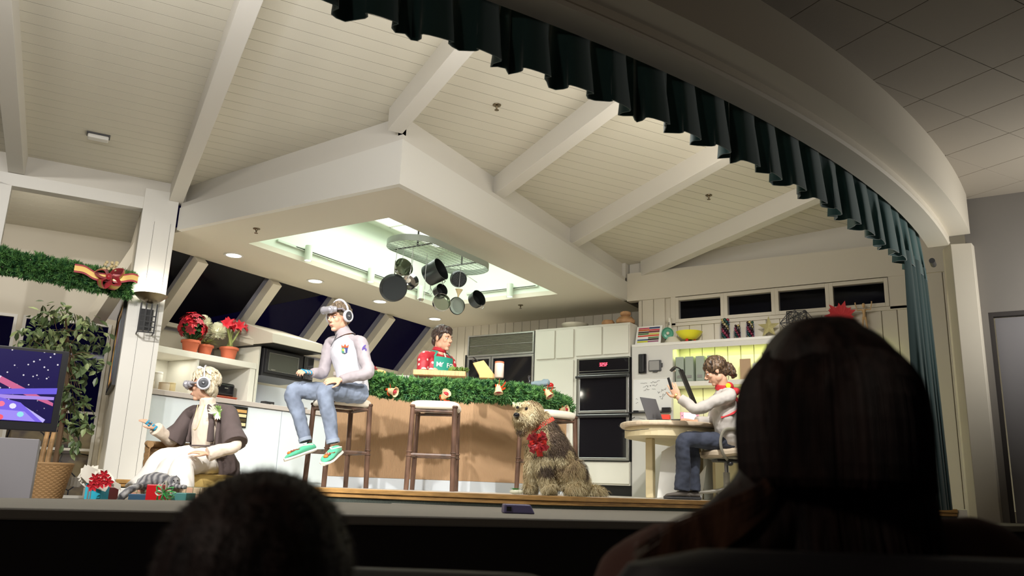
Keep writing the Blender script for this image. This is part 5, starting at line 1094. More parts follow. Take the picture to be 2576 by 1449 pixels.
for c_, n in tips:
    for k in range(int(n*2.6)):
        q = c_+AC*rnd.uniform(-.11, .11)+AD*rnd.uniform(-.12, .12)+ZU*rnd.uniform(-.1, .09); d_ = (AC*rnd.uniform(-1, 1)+AD*rnd.uniform(-.8, .4)+ZU*rnd.uniform(-1.2, .3)).normalized()
        leaf(A_m if rnd.random() < .72 else B_m, q, d_, (ZU-AD*.6+AC*rnd.uniform(-.5, .5)).normalized(), rnd.uniform(.08, .12), rnd.uniform(.04, .055), .25)
A_m.build('leaves', 'ficus_leaf', t, fix=False); B_m.build('pale_leaves', 'ficus_light', t, fix=False)
# gifts on the living room floor
def gift(name, label, px0, px1, pyt, D, depth, m, rz=20, zb=LF, cat='gift', zt=None):
    a = at(px0, pyt, D=D); b = at(px1, pyt, D=D); w = (b-a).length; c_ = (a+b)/2; t = thing(name, label, cat, (c_.x, c_.y, zb)); M_ = Matrix.Translation((c_.x, c_.y, zb)) @ Matrix.Rotation(math.radians(rz), 4, 'Z')
    MB().box((-w/2, 0, 0), (w/2, depth, (zt if zt is not None else c_.z)-zb), M_).build('box', m, t, bevel=.004); return t, M_, w, c_.z-zb
mk('cyan_paper', c255(52, 178, 206), .4); mk('red_paper', c255(196, 26, 34), .35); mk('green_ribbon', c255(70, 180, 92), .35); mk('navy_paper', c255(44, 76, 100), .5); mk('silver', c255(200, 205, 205), .25, .7); mk('tissue', c255(226, 222, 208), .7)
t, M_, w, h = gift('gift_bag', 'cyan gift bag topped with poinsettia print tissue', 218, 260, 1200, 5.25, .1, 'cyan_paper', 28)
MB().box((-w*.32, -.002, 0), (-w*.22, -.0005, h), M_).build('stripe', 'silver', t); MB().box((-w*.15, -.002, 0), (-w*.08, -.0005, h), M_).build('stripe', 'silver', t)
mb = MB(); mr = MB(); rnd = random.Random(31)
for k in range(9):
    c_ = at(rnd.uniform(222, 262), rnd.uniform(1192, 1212), D=5.22+rnd.uniform(0, .1)); d_ = (CR*rnd.uniform(-1, 1)+ZU*.8).normalized()
    g = [[c_+d_.orthogonal()*((i-1.5)*.025)+d_*((j-1.5)*.03)+CF*(.014*math.sin(i*2+j+k)) for i in range(4)] for j in range(4)]; mb.sheet(g, .002)
for cx, cy in ((240, 1204), (252, 1215), (262, 1196), (272, 1212), (233, 1222)):
    q = at(cx, cy, D=5.16)
    for j in range(6): leaf(mr, q, CR*math.cos(j*PI/3)+CU*math.sin(j*PI/3), -CF, .042, .022, -.1)
g = [[at(262+14*i, 1198+7*i+3*j, D=5.25+.02*math.sin(i*2)) for i in range(4)] for j in range(6)]; mb.sheet(g, .002)
mb.build('tissue_paper', 'tissue', t, smooth=True, fix=False); mr.build('printed_flowers', 'bract_red', t, fix=False)
gift('dark_red_gift', 'narrow dark red box beside the cyan bag', 262, 276, 1226, 5.35, .12, mat('maroon', c255(120, 34, 46), .5), 28)
gift('white_gift', 'white box with a pale lid behind the grey cat\'s tail', 282, 316, 1228, 5.9, .14, 'paper', 28)
m = bpy.data.materials.new('plaid'); m.use_nodes = True; nt = m.node_tree; N = nt.nodes; tc = N.new('ShaderNodeTexCoord'); ck = N.new('ShaderNodeTexBrick'); ck.offset = 0; ck.inputs['Scale'].default_value = 9; ck.inputs['Color1'].default_value = (*c255(206, 196, 160), 1); ck.inputs['Color2'].default_value = (*c255(214, 156, 130), 1); ck.inputs['Mortar'].default_value = (*c255(120, 120, 90), 1); ck.inputs['Mortar Size'].default_value = .02; ck.inputs['Brick Width'].default_value = .42; ck.inputs['Row Height'].default_value = .42
mp = N.new('ShaderNodeMapping'); mp.inputs['Rotation'].default_value = (math.radians(90), 0, 0); nt.links.new(tc.outputs['Object'], mp.inputs[0]); nt.links.new(mp.outputs[0], ck.inputs[0]); nt.links.new(ck.outputs[0], N['Principled BSDF'].inputs['Base Color']); K['plaid'] = m
PZ = at(400, 1223, D=5.6).z
t, M_, w, h = gift('plaid_gift', 'big flat plaid gift box the cat lies on', 318, 515, 1223, 5.6, .34, 'plaid', 24, zt=PZ)
gift('navy_gift', 'dark blue gift box in front of the plaid one', 322, 372, 1243, 5.3, .14, 'navy_paper', 28)
gift('teal_gift', 'teal gift box right of the red one', 432, 470, 1240, 5.3, .14, mat('teal_paper', c255(70, 128, 124), .5), 28)
t, M_, w, h = gift('red_gift', 'red gift with a green ribbon and bow, in front', 370, 408, 1219, 5.15, .1, 'red_paper', 34)
MB().box((-w/2-.002, -.002, h*.62), (w/2+.002, .103, h*.72), M_).build('ribbon_band', 'green_ribbon', t)
bc2 = at(412, 1240, D=5.08)
for a, L in ((.5, .07), (1.4, .075), (2.3, .06), (-.4, .07), (-1.2, .065), (-2.3, .06), (3.0, .05), (.0, .075)):
    d_ = CR*math.cos(a)+CU*math.sin(a); s_ = CR*-math.sin(a)+CU*math.cos(a); pts = [bc2, bc2+d_*L*.5+s_*.014-CF*.015, bc2+d_*L, bc2+d_*L*.5-s_*.014-CF*.01, bc2]
    strip(bc2, pts, .02, 'green_ribbon' if a != 1.4 and a != 3.0 else 'tissue', t, 'bow_loop', CF)
# grey tabby cat lying on the plaid box
m = bpy.data.materials.new('tabby'); m.use_nodes = True; nt = m.node_tree; N = nt.nodes; tc = N.new('ShaderNodeTexCoord'); wv = N.new('ShaderNodeTexWave'); wv.inputs['Scale'].default_value = 9; wv.inputs['Distortion'].default_value = 6; wv.inputs['Detail'].default_value = 3; r = N.new('ShaderNodeValToRGB'); r.color_ramp.elements[0].color = (*c255(92, 92, 96), 1); r.color_ramp.elements[1].color = (*c255(170, 168, 166), 1); nt.links.new(tc.outputs['Object'], wv.inputs[0]); nt.links.new(wv.outputs['Color'], r.inputs[0]); nt.links.new(r.outputs[0], N['Principled BSDF'].inputs['Base Color']); N['Principled BSDF'].inputs['Roughness'].default_value = .9; K['tabby'] = m
kz = lambda px, py, D=5.65: at(px, py, D=D)
mb = MB(); mb.tube([kz(352, 1222), kz(368, 1212), kz(392, 1207), kz(415, 1210), kz(430, 1215)], [.035, .05, .056, .05, .035], 14)
mb.ell(kz(366, 1216), (.06, .06, .05)).ell(kz(437, 1211, 5.58), (.042, .042, .038)).ell(kz(446, 1216, 5.56), (.02, .02, .016))
mb.tube([kz(430, 1222, 5.55), kz(455, 1225, 5.5), kz(466, 1225, 5.47)], [.018, .016, .017], 8); mb.tube([kz(400, 1222, 5.58), kz(420, 1226, 5.5), kz(432, 1226, 5.46)], [.02, .017, .017], 8)
mb.tube([kz(356, 1222, 5.6), kz(340, 1225, 5.5), kz(322, 1235, 5.42), kz(306, 1250, 5.38), kz(298, 1262, 5.36)], [.022, .024, .026, .026, .02], 10)
for dx in (-6, 6): mb.tube([kz(437+dx, 1203, 5.58), kz(437+dx*1.3, 1195, 5.58)], [.014, .003], 6)
ct = fuse(mb, .006, 3, disp=lambda p_, n_: .003*noise.noise(p_*60)).build('grey_cat', 'tabby', smooth=True); tag(ct, 'grey tabby cat curled on the plaid gift box, tail hanging', 'cat')
for dx in (-4, 6): MB().ell(kz(441+dx, 1209, 5.535), .005, n=8, k=6).build('eye', 'black_glass', ct, smooth=True)

# ============================================================ DESK AND CHAIR
mk('desk_top', c255(214, 196, 170), .4, var=.12, vscale=14); mk('desk_cream', c255(222, 208, 168), .5)
DC = V((-3.09, 8.42, 0)); t = thing('desk', 'cream peninsula desk with a rounded end', 'desk', DC)
def dshape(s):
    return [(DC.x+(.56+s)*math.cos(a), DC.y-.1+(.78+s)*math.sin(a)*1.0) for a in [PI+PI*k/24 for k in range(25)]]+[(DC.x+.56+s, FY-.01), (DC.x-.56-s, FY-.01)]
MB().prism(dshape(0), .695, .745).build('top', 'desk_top', t, bevel=.018, seg=4)
MB().prism(dshape(-.05), .60, .694).build('apron', 'desk_cream', t)
MB().box((-3.33, 8.02, 0), (-3.25, 8.10, .60)).build('leg', 'desk_cream', t, bevel=.01); MB().box((-2.86, 8.75, 0), (-2.83, 9.75, .60)).build('modesty_panel', 'desk_cream', t); MB().box((-3.33, 9.0, 0), (-3.30, 9.75, .6)).build('side_panel', 'desk_cream', t)
# plan drawings leaning under the desk
for k, (px0, px1, pyt) in enumerate(((1652, 1700, 1108), (1662, 1712, 1112), (1745, 1765, 1170))):
    a, b = at(px0, pyt+20, D=8.35+.1*k), at(px1, pyt, D=8.35+.1*k); c_ = V((b.x, b.y, 0)); tt = thing('paper_sheet', ['tall white sheet leaning under the desk, nearest the leg', 'tall white sheet leaning behind the woman\'s shin', 'white sheet leaning under the desk, right of her legs'][k], 'paper', V((a.x, a.y, 0)), group='white sheets under the desk')
    mb = MB(); mb.sheet([[V((a.x, a.y, .005)), V((b.x, b.y, .005))], [V((a.x, a.y, a.z))+V((.03, .06, -.03)), V((b.x, b.y, b.z))+V((.03, .06, 0))]], .004); mb.build('sheet', 'paper', tt)
# laptop
lp = at(1665, 1058, D=8.2); q = V((lp.x, lp.y, .747)); t = thing('laptop', 'open dark laptop seen from behind its lid', 'laptop', q)
ux = (V((CR.x, CR.y, 0)).normalized()*.86+V((CF.x, CF.y, 0)).normalized()*.5).normalized(); uy = V((-ux.y, ux.x, 0))   # ux: along the hinge; uy: away
c1 = at(1628, 1050, D=8.05); c1.z = .748; c2 = at(1672, 1052, D=8.20); hz = c2-c1; hz.z = 0; L_ = .30; ux = hz.normalized(); 
tl = at(1606, 990, D=8.0); lean = (tl-c1).normalized(); out = ux.cross(ZU).normalized()
MB().obox(c1, ux, lean, ux.cross(lean).normalized(), .225, .25, .008).build('lid', mat('laptop_grey', c255(98, 98, 100), .4), t, bevel=.003)
bs_ = V((CR.x, CR.y, 0)).normalized()*.95+V((CF.x, CF.y, 0)).normalized()*.0; MB().obox(c1+ZU*.0, ux, bs_.normalized(), ZU, .235, .24, .014).build('keyboard_base', 'black_plastic', t, bevel=.002)
t = thing('desk_lamp', 'black angular desk lamp with a curved head', 'lamp', at(1745, 1050, D=8.5)); b0 = at(1748, 1062, D=8.5); b0.z = .746
M1 = at(1748, 1018, D=8.5); T1 = at(1712, 930, D=8.5); T0 = at(1705, 925, D=8.45); H1_ = at(1687, 934, D=8.4)
MB().tube([b0, M1], .03, 4, r2=.012).build('stem', 'black_plastic', t); MB().tube([M1+(M1-T1)*.1, T1], .042, 4, r2=.014).build('arm', 'black_plastic', t, bevel=.003)
g = [[H1_.lerp(T1, k/6)+ZU*(.035*math.sin(PI*k/6)+.0)+CF*e for e in (-.05, .05)] for k in range(7)]; MB().sheet(g, .012).build('lamp_head', 'black_plastic', t, smooth=True, bevel=.002); MB().lathe([(0, 0), (.09, 0), (.085, .012), (0, .014)], b0, 24).build('base', 'black_plastic', t)
MB().ell(H1_.lerp(T1, .35)-ZU*.0, (.02, .02, .012)).build('bulb', 'white_ceramic', t)
c_ = at(1675, 1052, D=8.6); t = thing('plastic_box', 'red plastic box behind the laptop', 'box', V((c_.x, c_.y, .746))); c_.z = .746; MB().prism([(c_.x-.04, c_.y-.04), (c_.x+.05, c_.y-.02), (c_.x+.04, c_.y+.04), (c_.x-.05, c_.y+.02)], .747, .86).build('case', mat('red_orange', c255(236, 66, 44), .45), t, bevel=.008)
# pink framed game tablet
a = at(1712, 1058, D=8.15); b = at(1760, 1060, D=8.15); t = thing('game_console', 'pink handheld game screen standing on the desk', 'game console', V(((a.x+b.x)/2, (a.y+b.y)/2, .747))); ux = V((b.x-a.x, b.y-a.y, 0)).normalized(); W2 = .19; up_ = (ZU*.95+V((CF.x, CF.y, 0))*.25).normalized(); nn = ux.cross(up_).normalized(); o = V((a.x, a.y, .752))
MB().obox(o, ux, up_, nn, W2, .10, .012).build('case', mat('pink', c255(236, 140, 160), .4), t, bevel=.006); MB().obox(o+ux*.035+up_*.006+nn*.0125, ux, up_, nn, W2-.07, .088, .001).build('screen', mat('pale_screen', (.5, .4, .5), .3, emit=c255(236, 220, 236), es=.9), t)
for s_ in (.017, W2-.017): MB().lathe([(0, 0), (.006, 0), (.006, .003), (0, .003)], o+ux*s_+up_*.06+nn*.012, 10, ax=nn).build('thumb_stick', 'black', t)
t = thing('loose_cable', 'thin black cable coil left on the desk by the laptop', 'cable', at(1595, 1050, D=8.1)); c_ = at(1597, 1052, D=8.05); c_.z = .752
MB().tube([tuple(p) for p in spl([tuple(c_+V(v)) for v in ((-.04, 0, 0), (-.02, .02, .012), (.0, 0, .02), (-.02, -.02, .008), (.03, .0, .012), (.05, .02, .01), (.10, .01, 0))], 5)], .0022, 6).build('wire', 'black', t)
MB().tube([tuple(p) for p in spl([tuple(at(px, py, D=7.75)) for px, py in ((1556, 1070), (1566, 1080), (1585, 1084), (1610, 1081), (1632, 1079))], 5)], .003, 6).build('loose_cord', 'black', bpy.data.objects['desk'])
t = thing('grey_tray', 'dark grey desk tray behind the game screen', 'tray', at(1700, 1052, D=8.8)); c_ = at(1700, 1052, D=8.9); MB().box((c_.x-.05, c_.y-.05, .747), (c_.x+.35, c_.y+.08, .84)).build('body', 'dark_grey', t, bevel=.01)
# office chair
mk('chair_grey', c255(150, 146, 132), .35); mk('seat_beige', c255(200, 184, 160), .85, bump=.2, bscale=200); mk('mesh_grey', c255(182, 182, 184), .7)
oc = at(1828, 1200, D=7.95); O = V((oc.x, oc.y, 0)); FD = (-V((CR.x, CR.y, 0)).normalized()*.97-V((CF.x, CF.y, 0)).normalized()*.1).normalized(); RD = FD.cross(ZU).normalized()   # facing and its right
t = thing('office_chair', 'beige office chair with grey loop armrests', 'chair', O)
def L(f, r, u_): return O+FD*f+RD*r+ZU*u_
for k in range(5):
    a = k*2*PI/5+.3; e = L(.27*math.cos(a), .27*math.sin(a), .07); MB().tube([L(0, 0, .11), e.lerp(L(0, 0, .10), .4)+ZU*.0, e], [.028, .022, .016], 8, r2=[.02, .018, .014]).build('base_arm', 'chair_grey', t, smooth=True)
    cs = MB(); cs.lathe([(0, -.012), (.024, -.012), (.024, .012), (0, .012)], e-ZU*.042, 14, ax=(math.sin(a), math.cos(a), 0)); cs.build('caster', 'mesh_grey', t, smooth=True)
MB().cyl(L(0, 0, .10), L(0, 0, .27), .032).build('lower_column', 'chair_grey', t, smooth=True); MB().cyl(L(0, 0, .27), L(0, 0, .38), .022).build('gas_lift', 'steel', t, smooth=True)
mb = MB(); mb.obox(L(-.14, -.10, .365), FD, RD, ZU, .26, .2, .045); mb.build('tilt_mechanism', 'black_plastic', t, bevel=.015, seg=3); MB().ell(L(.02, -.16, .35), (.03, .03, .022)).build('tension_knob', 'black_plastic', t, smooth=True)
rings = [[L(fx*s_, ry*s_, z+(.012 if fx < 0 else -.01*(fx > .15))) for fx, ry in [(.235*math.copysign(abs(math.cos(a))**.6, math.cos(a)), .245*math.copysign(abs(math.sin(a))**.6, math.sin(a))) for a in [2*PI*k/36 for k in range(36)]]] for z, s_ in ((.41, .7), (.415, .92), (.435, 1.0), (.465, 1.0), (.485, .9), (.49, .5))]
MB().loft(rings).build('seat', 'seat_beige', t, smooth=True)
rings = [[L(fx*s_, ry*s_, z) for fx, ry in [(.20*math.cos(a), .21*math.sin(a)) for a in [2*PI*k/30 for k in range(30)]]] for z, s_ in ((.395, .8), (.405, .97), (.42, .98))]; MB().loft(rings).build('seat_pan', 'chair_grey', t, smooth=True)
for s_ in (-1, 1):
    r_ = .27*s_; MB().tube([tuple(p) for p in spl([tuple(L(*v)) for v in ((.05, r_*.6, .39), (.13, r_*.95, .45), (.15, r_, .56), (.11, r_, .655), (.02, r_, .675), (-.12, r_, .665), (-.19, r_, .60), (-.22, r_, .50), (-.12, r_*.7, .40))], 6)], .014, 10, r2=.018).build('armrest', 'chair_grey', t, smooth=True)
g = [[L(-.24-.05*v-.06*(1-(2*u_-1)**2)*.5, (2*u_-1)*.21*(1-.15*v), .50+.46*v) for u_ in [i/8 for i in range(9)]] for v in [j/8 for j in range(9)]]; MB().sheet(g, .02).build('backrest', 'mesh_grey', t, smooth=True); MB().tube([L(-.1, 0, .39), L(-.25, 0, .42), L(-.31, 0, .6)], .02, 8, r2=.03).build('back_spine', 'chair_grey', t, smooth=True)
# ============================================================ FIGURES
RH = V((CR.x, CR.y, 0)).normalized(); FH = V((CF.x, CF.y, 0)).normalized()
def az(d, pitch=0):
    a, p = math.radians(d), math.radians(pitch); return V((math.sin(a)*math.cos(p), math.cos(a)*math.cos(p), math.sin(p)))
mk('skin', c255(226, 178, 148), .5, bump=.02, bscale=200); mk('skin_tan', c255(214, 168, 138), .5); mk('lip', c255(190, 104, 96), .4); mk('eye_white', c255(225, 222, 216), .25); mk('iris', c255(50, 40, 34), .2)
_at1 = at; ZR = [.7]
def at(px, py, D=None, **k):   # D holds at height ZR; all joints of a figure stand on one upright plane per D
    if D is None: return _at1(px, py, **k)
    r = ray(px, py); return EYE+r*(((D-.239*(ZR[0]-.045))/.971)/r.dot(FH))
class Head:
    def __init__(s, c, fwd, up=None, k=1.0, roll=0):
        s.c = V(c); s.f = V(fwd).normalized(); u_ = V(up) if up is not None else ZU
        s.r = s.f.cross(u_).normalized(); s.u = s.r.cross(s.f).normalized(); s.k = k
        s.m = Matrix((s.r, s.f, s.u)).transposed()
    def p(s, x, y, z): return s.c+(s.r*x+s.f*y+s.u*z)*s.k
    def e(s, mb, c, r, n=18, kk=12): mb.ell(s.p(*c), tuple(v*s.k for v in r), s.m, n, kk)
    def skull(s, mb, female=False):
        j = .88 if female else 1.0
        s.e(mb, (0, -.012, .032), (.074, .092, .083)); s.e(mb, (0, .028, -.035), (.058*j, .060, .078)); s.e(mb, (0, .062, -.096), (.024*j, .022, .018))
        for q in (-1, 1):
            s.e(mb, (q*.043*j, .004, -.062), (.02, .036, .032)); s.e(mb, (q*.030, .074, .020), (.022, .013, .008)); s.e(mb, (q*.037, .060, -.022), (.021, .02, .021)); s.e(mb, (q*.077, -.006, -.006), (.009, .018, .030), 10, 8)
            s.e(mb, (q*.010, .099, -.030), (.009, .010, .007), 8, 6)
        mb.tube([s.p(0, .084, .016), s.p(0, .096, -.004), s.p(0, .110, -.026)], [.008*s.k, .0085*s.k, .012*s.k], 8)
        s.e(mb, (0, .086, -.057), (.022, .010, .0055), 10, 8); s.e(mb, (0, .084, -.068), (.019, .011, .007), 10, 8)
    def neck(s, mb, base, r=.055): mb.tube([s.p(0, -.02, -.03), s.p(0, -.022, -.085), V(base)], [r*.95, r*.95, r*1.25], 14)
    def features(s, par, closed=False, brow='iris', smile=True):
        for q in (-1, 1):
            mb = MB(); s.e(mb, (q*.030, .076, .0), (.0135, .010, .0075 if not closed else .004), 12, 8); mb.build('eye', 'eye_white', par, smooth=True)
            mb = MB(); s.e(mb, (q*.031, .0845, -.0005), (.0055, .003, .0055), 10, 6); mb.build('iris', 'iris', par, smooth=True)
            mb = MB(); mb.tube([s.p(q*.014, .086, .0175), s.p(q*.030, .0885, .022), s.p(q*.046, .078, .018)], [.002, .003, .0015], 6); mb.build('eyebrow', brow, par, smooth=True)
        mb = MB(); mb.tube([s.p(-.021, .088, -.060), s.p(-.008, .0965, -.0625), s.p(.008, .0965, -.0625), s.p(.021, .088, -.060)], [.0015, .0035, .0035, .0015], 8, r2=[.002, .005, .005, .002]); mb.build('lips', 'lip', par, smooth=True)
def hand(mb, w, d, n, side, curl=.5, spread=.5, k=1.0, thumb=.6):
    """w wrist, d pointing along the fingers, n out of the back of the hand, side +1 thumb towards d x n"""
    w, d, n = V(w), V(d).normalized(), V(n); n = (n-d*n.dot(d)).normalized(); s = d.cross(n).normalized()*side
    mb.tube([w-d*.03*k, w, w+d*.02*k, w+d*.055*k, w+d*.088*k], [.022*k, .024*k, .032*k, .040*k, .037*k], 12, r2=[.018*k, .016*k, .014*k, .0135*k, .011*k], up=n)
    for i, (o, L) in enumerate(((.030, .072), (.010, .080), (-.010, .074), (-.029, .058))):
        b = w+d*.082*k+s*o*k; q = [b-d*.02*k]; dd = (d+s*(o*spread*9)).normalized(); cur = curl*(1+.12*i); p = b; a = cur*.35; q.append(p)
        for f, rr in ((.44, 0), (.31, 0), (.25, 0)):
            v = (dd*math.cos(a)-n*math.sin(a)); p = p+v*L*f*k; q.append(p); a += cur*.75
        mb.tube(q, [.0095*k, .0092*k, .0085*k, .0078*k, .0058*k], 8)
    b = w+d*.022*k+s*.026*k; t1 = b+(d*.55+s*.8-n*.25*thumb).normalized()*.040*k; t2 = t1+(d*.85+s*.35-n*.4*thumb).normalized()*.032*k; t3 = t2+(d*.95+s*.1-n*.35*thumb).normalized()*.024*k
    mb.tube([b-s*.012*k, b, t1, t2, t3], [.013*k, .0135*k, .0115*k, .0095*k, .006*k], 8)
def limb(mb, pts, rs, n=14, up=None, r2=None):   # tapering limb along smoothed joints
    q = spl([tuple(p)+(r,) for p, r in zip(pts, rs)], 5); mb.tube([V(tuple(x[:3])) for x in q], [float(x[3]) for x in q], n)
def torso(mb, pts, rs, F):
    q = spl([tuple(p)+r for p, r in zip(pts, rs)], 5); mb.tube([V(tuple(x[:3])) for x in q], [float(x[3]) for x in q], 22, r2=[float(x[4]) for x in q], up=F)
def folds(amp, sc, st=(1, 1, 1), seed=0):
    s_ = V((seed*3.1, seed*1.7, 0)); return lambda p, n: amp*(noise.noise(V((p.x*sc*st[0], p.y*sc*st[1], p.z*sc*st[2]))+s_)+.5*noise.noise(V((p.x*sc*2.3*st[0], p.y*sc*2.3*st[1], p.z*sc*2.3*st[2]))+s_))
def person(mb, label, m='skin', vox=.0055, sm=2):
    o = fuse(mb, vox, sm, .5).build('person', m, smooth=True); return tag(o, label, 'person')
def hairmat(name, a, b, sc=30, rough=.45, stretch=(1, 1, .15)):
    m = bpy.data.materials.new(name); m.use_nodes = True; nt = m.node_tree; N = nt.nodes; bs = N['Principled BSDF']; bs.inputs['Roughness'].default_value = rough
    tc = N.new('ShaderNodeTexCoord'); mp = N.new('ShaderNodeMapping'); mp.inputs['Scale'].default_value = stretch; n = N.new('ShaderNodeTexNoise'); n.inputs['Scale'].default_value = sc; n.inputs['Detail'].default_value = 6; r = N.new('ShaderNodeValToRGB')
    r.color_ramp.elements[0].position = .35; r.color_ramp.elements[0].color = (*a, 1); r.color_ramp.elements[1].position = .68; r.color_ramp.elements[1].color = (*b, 1)
    nt.links.new(tc.outputs['Object'], mp.inputs[0]); nt.links.new(mp.outputs[0], n.inputs['Vector']); nt.links.new(n.outputs[0], r.inputs[0]); nt.links.new(r.outputs[0], bs.inputs['Base Color'])
    bp = N.new('ShaderNodeBump'); bp.inputs['Strength'].default_value = .5; bp.inputs['Distance'].default_value = .01; nt.links.new(n.outputs[0], bp.inputs['Height']); nt.links.new(bp.outputs[0], bs.inputs['Normal']); K[name] = m
hairmat('hair_dark', c255(34, 26, 24), c255(84, 66, 56), 90); hairmat('hair_brown', c255(70, 58, 46), c255(140, 122, 98), 90); hairmat('hair_blond', c255(176, 160, 128), c255(232, 224, 200), 70); hairmat('hair_mixed', c255(38, 28, 24), c255(132, 106, 80), 60)
def locks(H, mb, rows, L, r, seed=1, drop=.3, wav=0.0, zmin=-.02, yfront=.03):
    """short tapered locks lying over the scalp for a broken hair outline"""
    rnd = random.Random(seed)
    for k in range(rows):
        a = rnd.uniform(0, 2*PI); e = rnd.uniform(-.15, 1.45); d = V((math.cos(a)*math.cos(e), math.sin(a)*math.cos(e), math.sin(e)))
        p = (d.x*.077, -.018+d.y*.092, .036+d.z*.083)
        if p[2] < zmin or (p[1] > yfront and p[2] < .07): continue
        tx = V((d.x*.3+rnd.uniform(-.4, .4), d.y*.6-.4+rnd.uniform(-.3, .3), -drop*1.2)); n_ = H.m @ d; tv = H.m @ tx; tv = (tv-n_*tv.dot(n_)).normalized(); o = H.p(*p); 
        mb.tube([o-n_*.004, o+tv*L*.5+n_*.010, o+tv*L+n_*.002], [r, r*.9, r*.25], 6)
def text(name, s, m, par, o, ux, uy, size, ext=.0006, align='LEFT'):
    c = bpy.data.curves.new(name, 'FONT'); c.body = s; c.size = size; c.extrude = ext; c.align_x = align; c.offset = size*.02
    ob = bpy.data.objects.new(name, c); COL.objects.link(ob); c.materials.append(K[m]); ux, uy = V(ux).normalized(), V(uy).normalized(); n = ux.cross(uy).normalized(); uy = n.cross(ux)
    M_ = Matrix((ux, uy, n)).transposed().to_4x4(); M_.translation = V(o)-(V(par.location) if par else V((0, 0, 0))); ob.matrix_local = M_
    dg = bpy.context.evaluated_depsgraph_get(); ob.matrix_local = M_; me = bpy.data.meshes.new_from_object(ob.evaluated_get(dg)); bpy.data.objects.remove(ob)
    me.materials.clear(); me.materials.append(K[m]); o2 = bpy.data.objects.new(name, me); COL.objects.link(o2)
    if par: o2.parent = par
    o2.matrix_local = M_
    return o2
from mathutils.bvhtree import BVHTree
def onsurf(ob, px, py):   # point and outward normal where a line of sight meets a garment
    off = V((0, 0, 0)); bv = BVHTree.FromPolygons([v.co for v in ob.data.vertices], [tuple(p.vertices) for p in ob.data.polygons]); r = ray(px, py).normalized(); h = bv.ray_cast(EYE, r)
    if h[0] is None: return at(px, py, D=7), -CF
    n = h[1]; return h[0], (n if n.dot(r) < 0 else -n)
mk('headset_grey', c255(168, 166, 172), .3, .2); mk('headset_light', c255(206, 206, 210), .3); mk('headset_dark', c255(70, 72, 76), .35); mk('glove_blue', c255(40, 150, 190), .4)
def headset(H, par, up=False, label=None):
    H = Head(H.c, H.f, k=H.k*1.10)
    dz = .052 if up else .004; dy = -.012 if up else -.010
    t = thing('headset', label, 'headset', H.p(0, 0, dz)); sh = lambda x, y, z: H.p(x, y+dy, z+dz)
    mb = MB(); g = []
    mb.tube([sh(-.062, .082, .002), sh(-.03, .112, .004), sh(.03, .112, .004), sh(.062, .082, .002)], [.030, .040, .040, .030], 14, r2=[.024, .032, .032, .024], up=H.u); fuse(mb, .004, 2).build('goggle_body', 'headset_grey', t, smooth=True)
    for q in (-1, 1):
        MB().tube([sh(q*.036, .112, .004), sh(q*.038, .132, .001)], [.036, .032], 20).build('lens_barrel', 'headset_grey', t, smooth=True, bevel=.003)
        MB().tube([sh(q*.062, .08, .004), sh(q*.082, .05, .004), sh(q*.088, .0, .0 if not up else -.04)], [.022, .018, .014], 10, r2=.008).build('side_arm', 'headset_grey', t, smooth=True)
        c_ = H.p(q*.088, -.008, .0 if not up else .0); ax = H.r*q
        MB().lathe([(0, -.012), (.038, -.012), (.054, -.004), (.055, .010), (.048, .018), (.041, .018), (.039, .012), (0, .012)], c_, 30, ax=ax).build('ear_cup', 'headset_light', t, smooth=True)
        MB().lathe([(0, .0125), (.039, .0125), (.032, .0145), (.015, .0135), (.011, .019), (0, .021)], c_, 24, ax=ax).build('speaker_disc', 'headset_dark', t, smooth=True); MB().lathe([(0, .019), (.008, .02), (.006, .024), (0, .025)], c_, 12, ax=ax).build('centre_button', 'chrome', t, smooth=True)
    MB().tube([H.p(.09*math.sin(a), -.012+.0*a, .035+.095*math.cos(a)) for a in [(-1.65+.33*i) for i in range(11)]], .010, 8, r2=.005).build('head_band', 'headset_light', t, smooth=True)
    return t
# ---------------------------------------------------------------- boy on the stool
ZR[0] = .75
F = az(192); R_ = F.cross(ZU)
H = Head(at(852, 798, D=7.0), az(183, -12), k=1.08)
nb = at(866, 846, D=7.03); pel = at(890, 980, D=7.03); wst = at(885, 935, D=7.04); chs = at(872, 880, D=7.03)
sR, sL = at(832, 864, D=7.14), at(907, 862, D=6.92); eR, wR = at(812, 938, D=7.05), at(784, 938, D=6.93); eL, wL = at(925, 938, D=6.80), at(858, 955, D=6.66)
hR, hL = at(868, 988, D=7.10), at(900, 990, D=6.95); kR, kL = at(737, 985, D=6.98), at(818, 986, D=6.63); aR, aL = at(768, 1108, D=6.95), at(838, 1112, D=6.62)
mb = MB(); H.skull(mb); H.neck(mb, nb, .056); torso(mb, [pel, wst, chs, nb], [(.13, .09), (.12, .085), (.14, .095), (.07, .06)], F)
for s_, e_, w_ in ((sR, eR, wR), (sL, eL, wL)): limb(mb, [chs+(s_-chs)*.5, s_-ZU*.01, e_, w_], [.042, .036, .030, .024])
for h_, k_, a_k in ((hR, kR, aR), (hL, kL, aL)): limb(mb, [h_, k_, a_k], [.055, .038, .026])
hand(mb, wR, at(756, 932, D=6.84)-wR, CU*.8-CF*.3, 1, .9, .35, .98); hand(mb, wL, at(818, 958, D=6.60)-wL, CU*.75-CF*.5, -1, .45, .3, .98)
boy = person(mb, 'person on a bar stool in a grey and white pullover and blue jeans'); H.features(boy)
mb = MB(); H.e(mb, (0, -.020, .040), (.082, .096, .082)); H.e(mb, (0, -.07, -.02), (.06, .035, .05)); locks(H, mb, 170, .045, .012, 3); fuse(mb, .006, 1).build('hair', 'hair_brown', boy, smooth=True)
headset(H, boy, True, 'grey goggle headset pushed up on the boy\'s forehead')
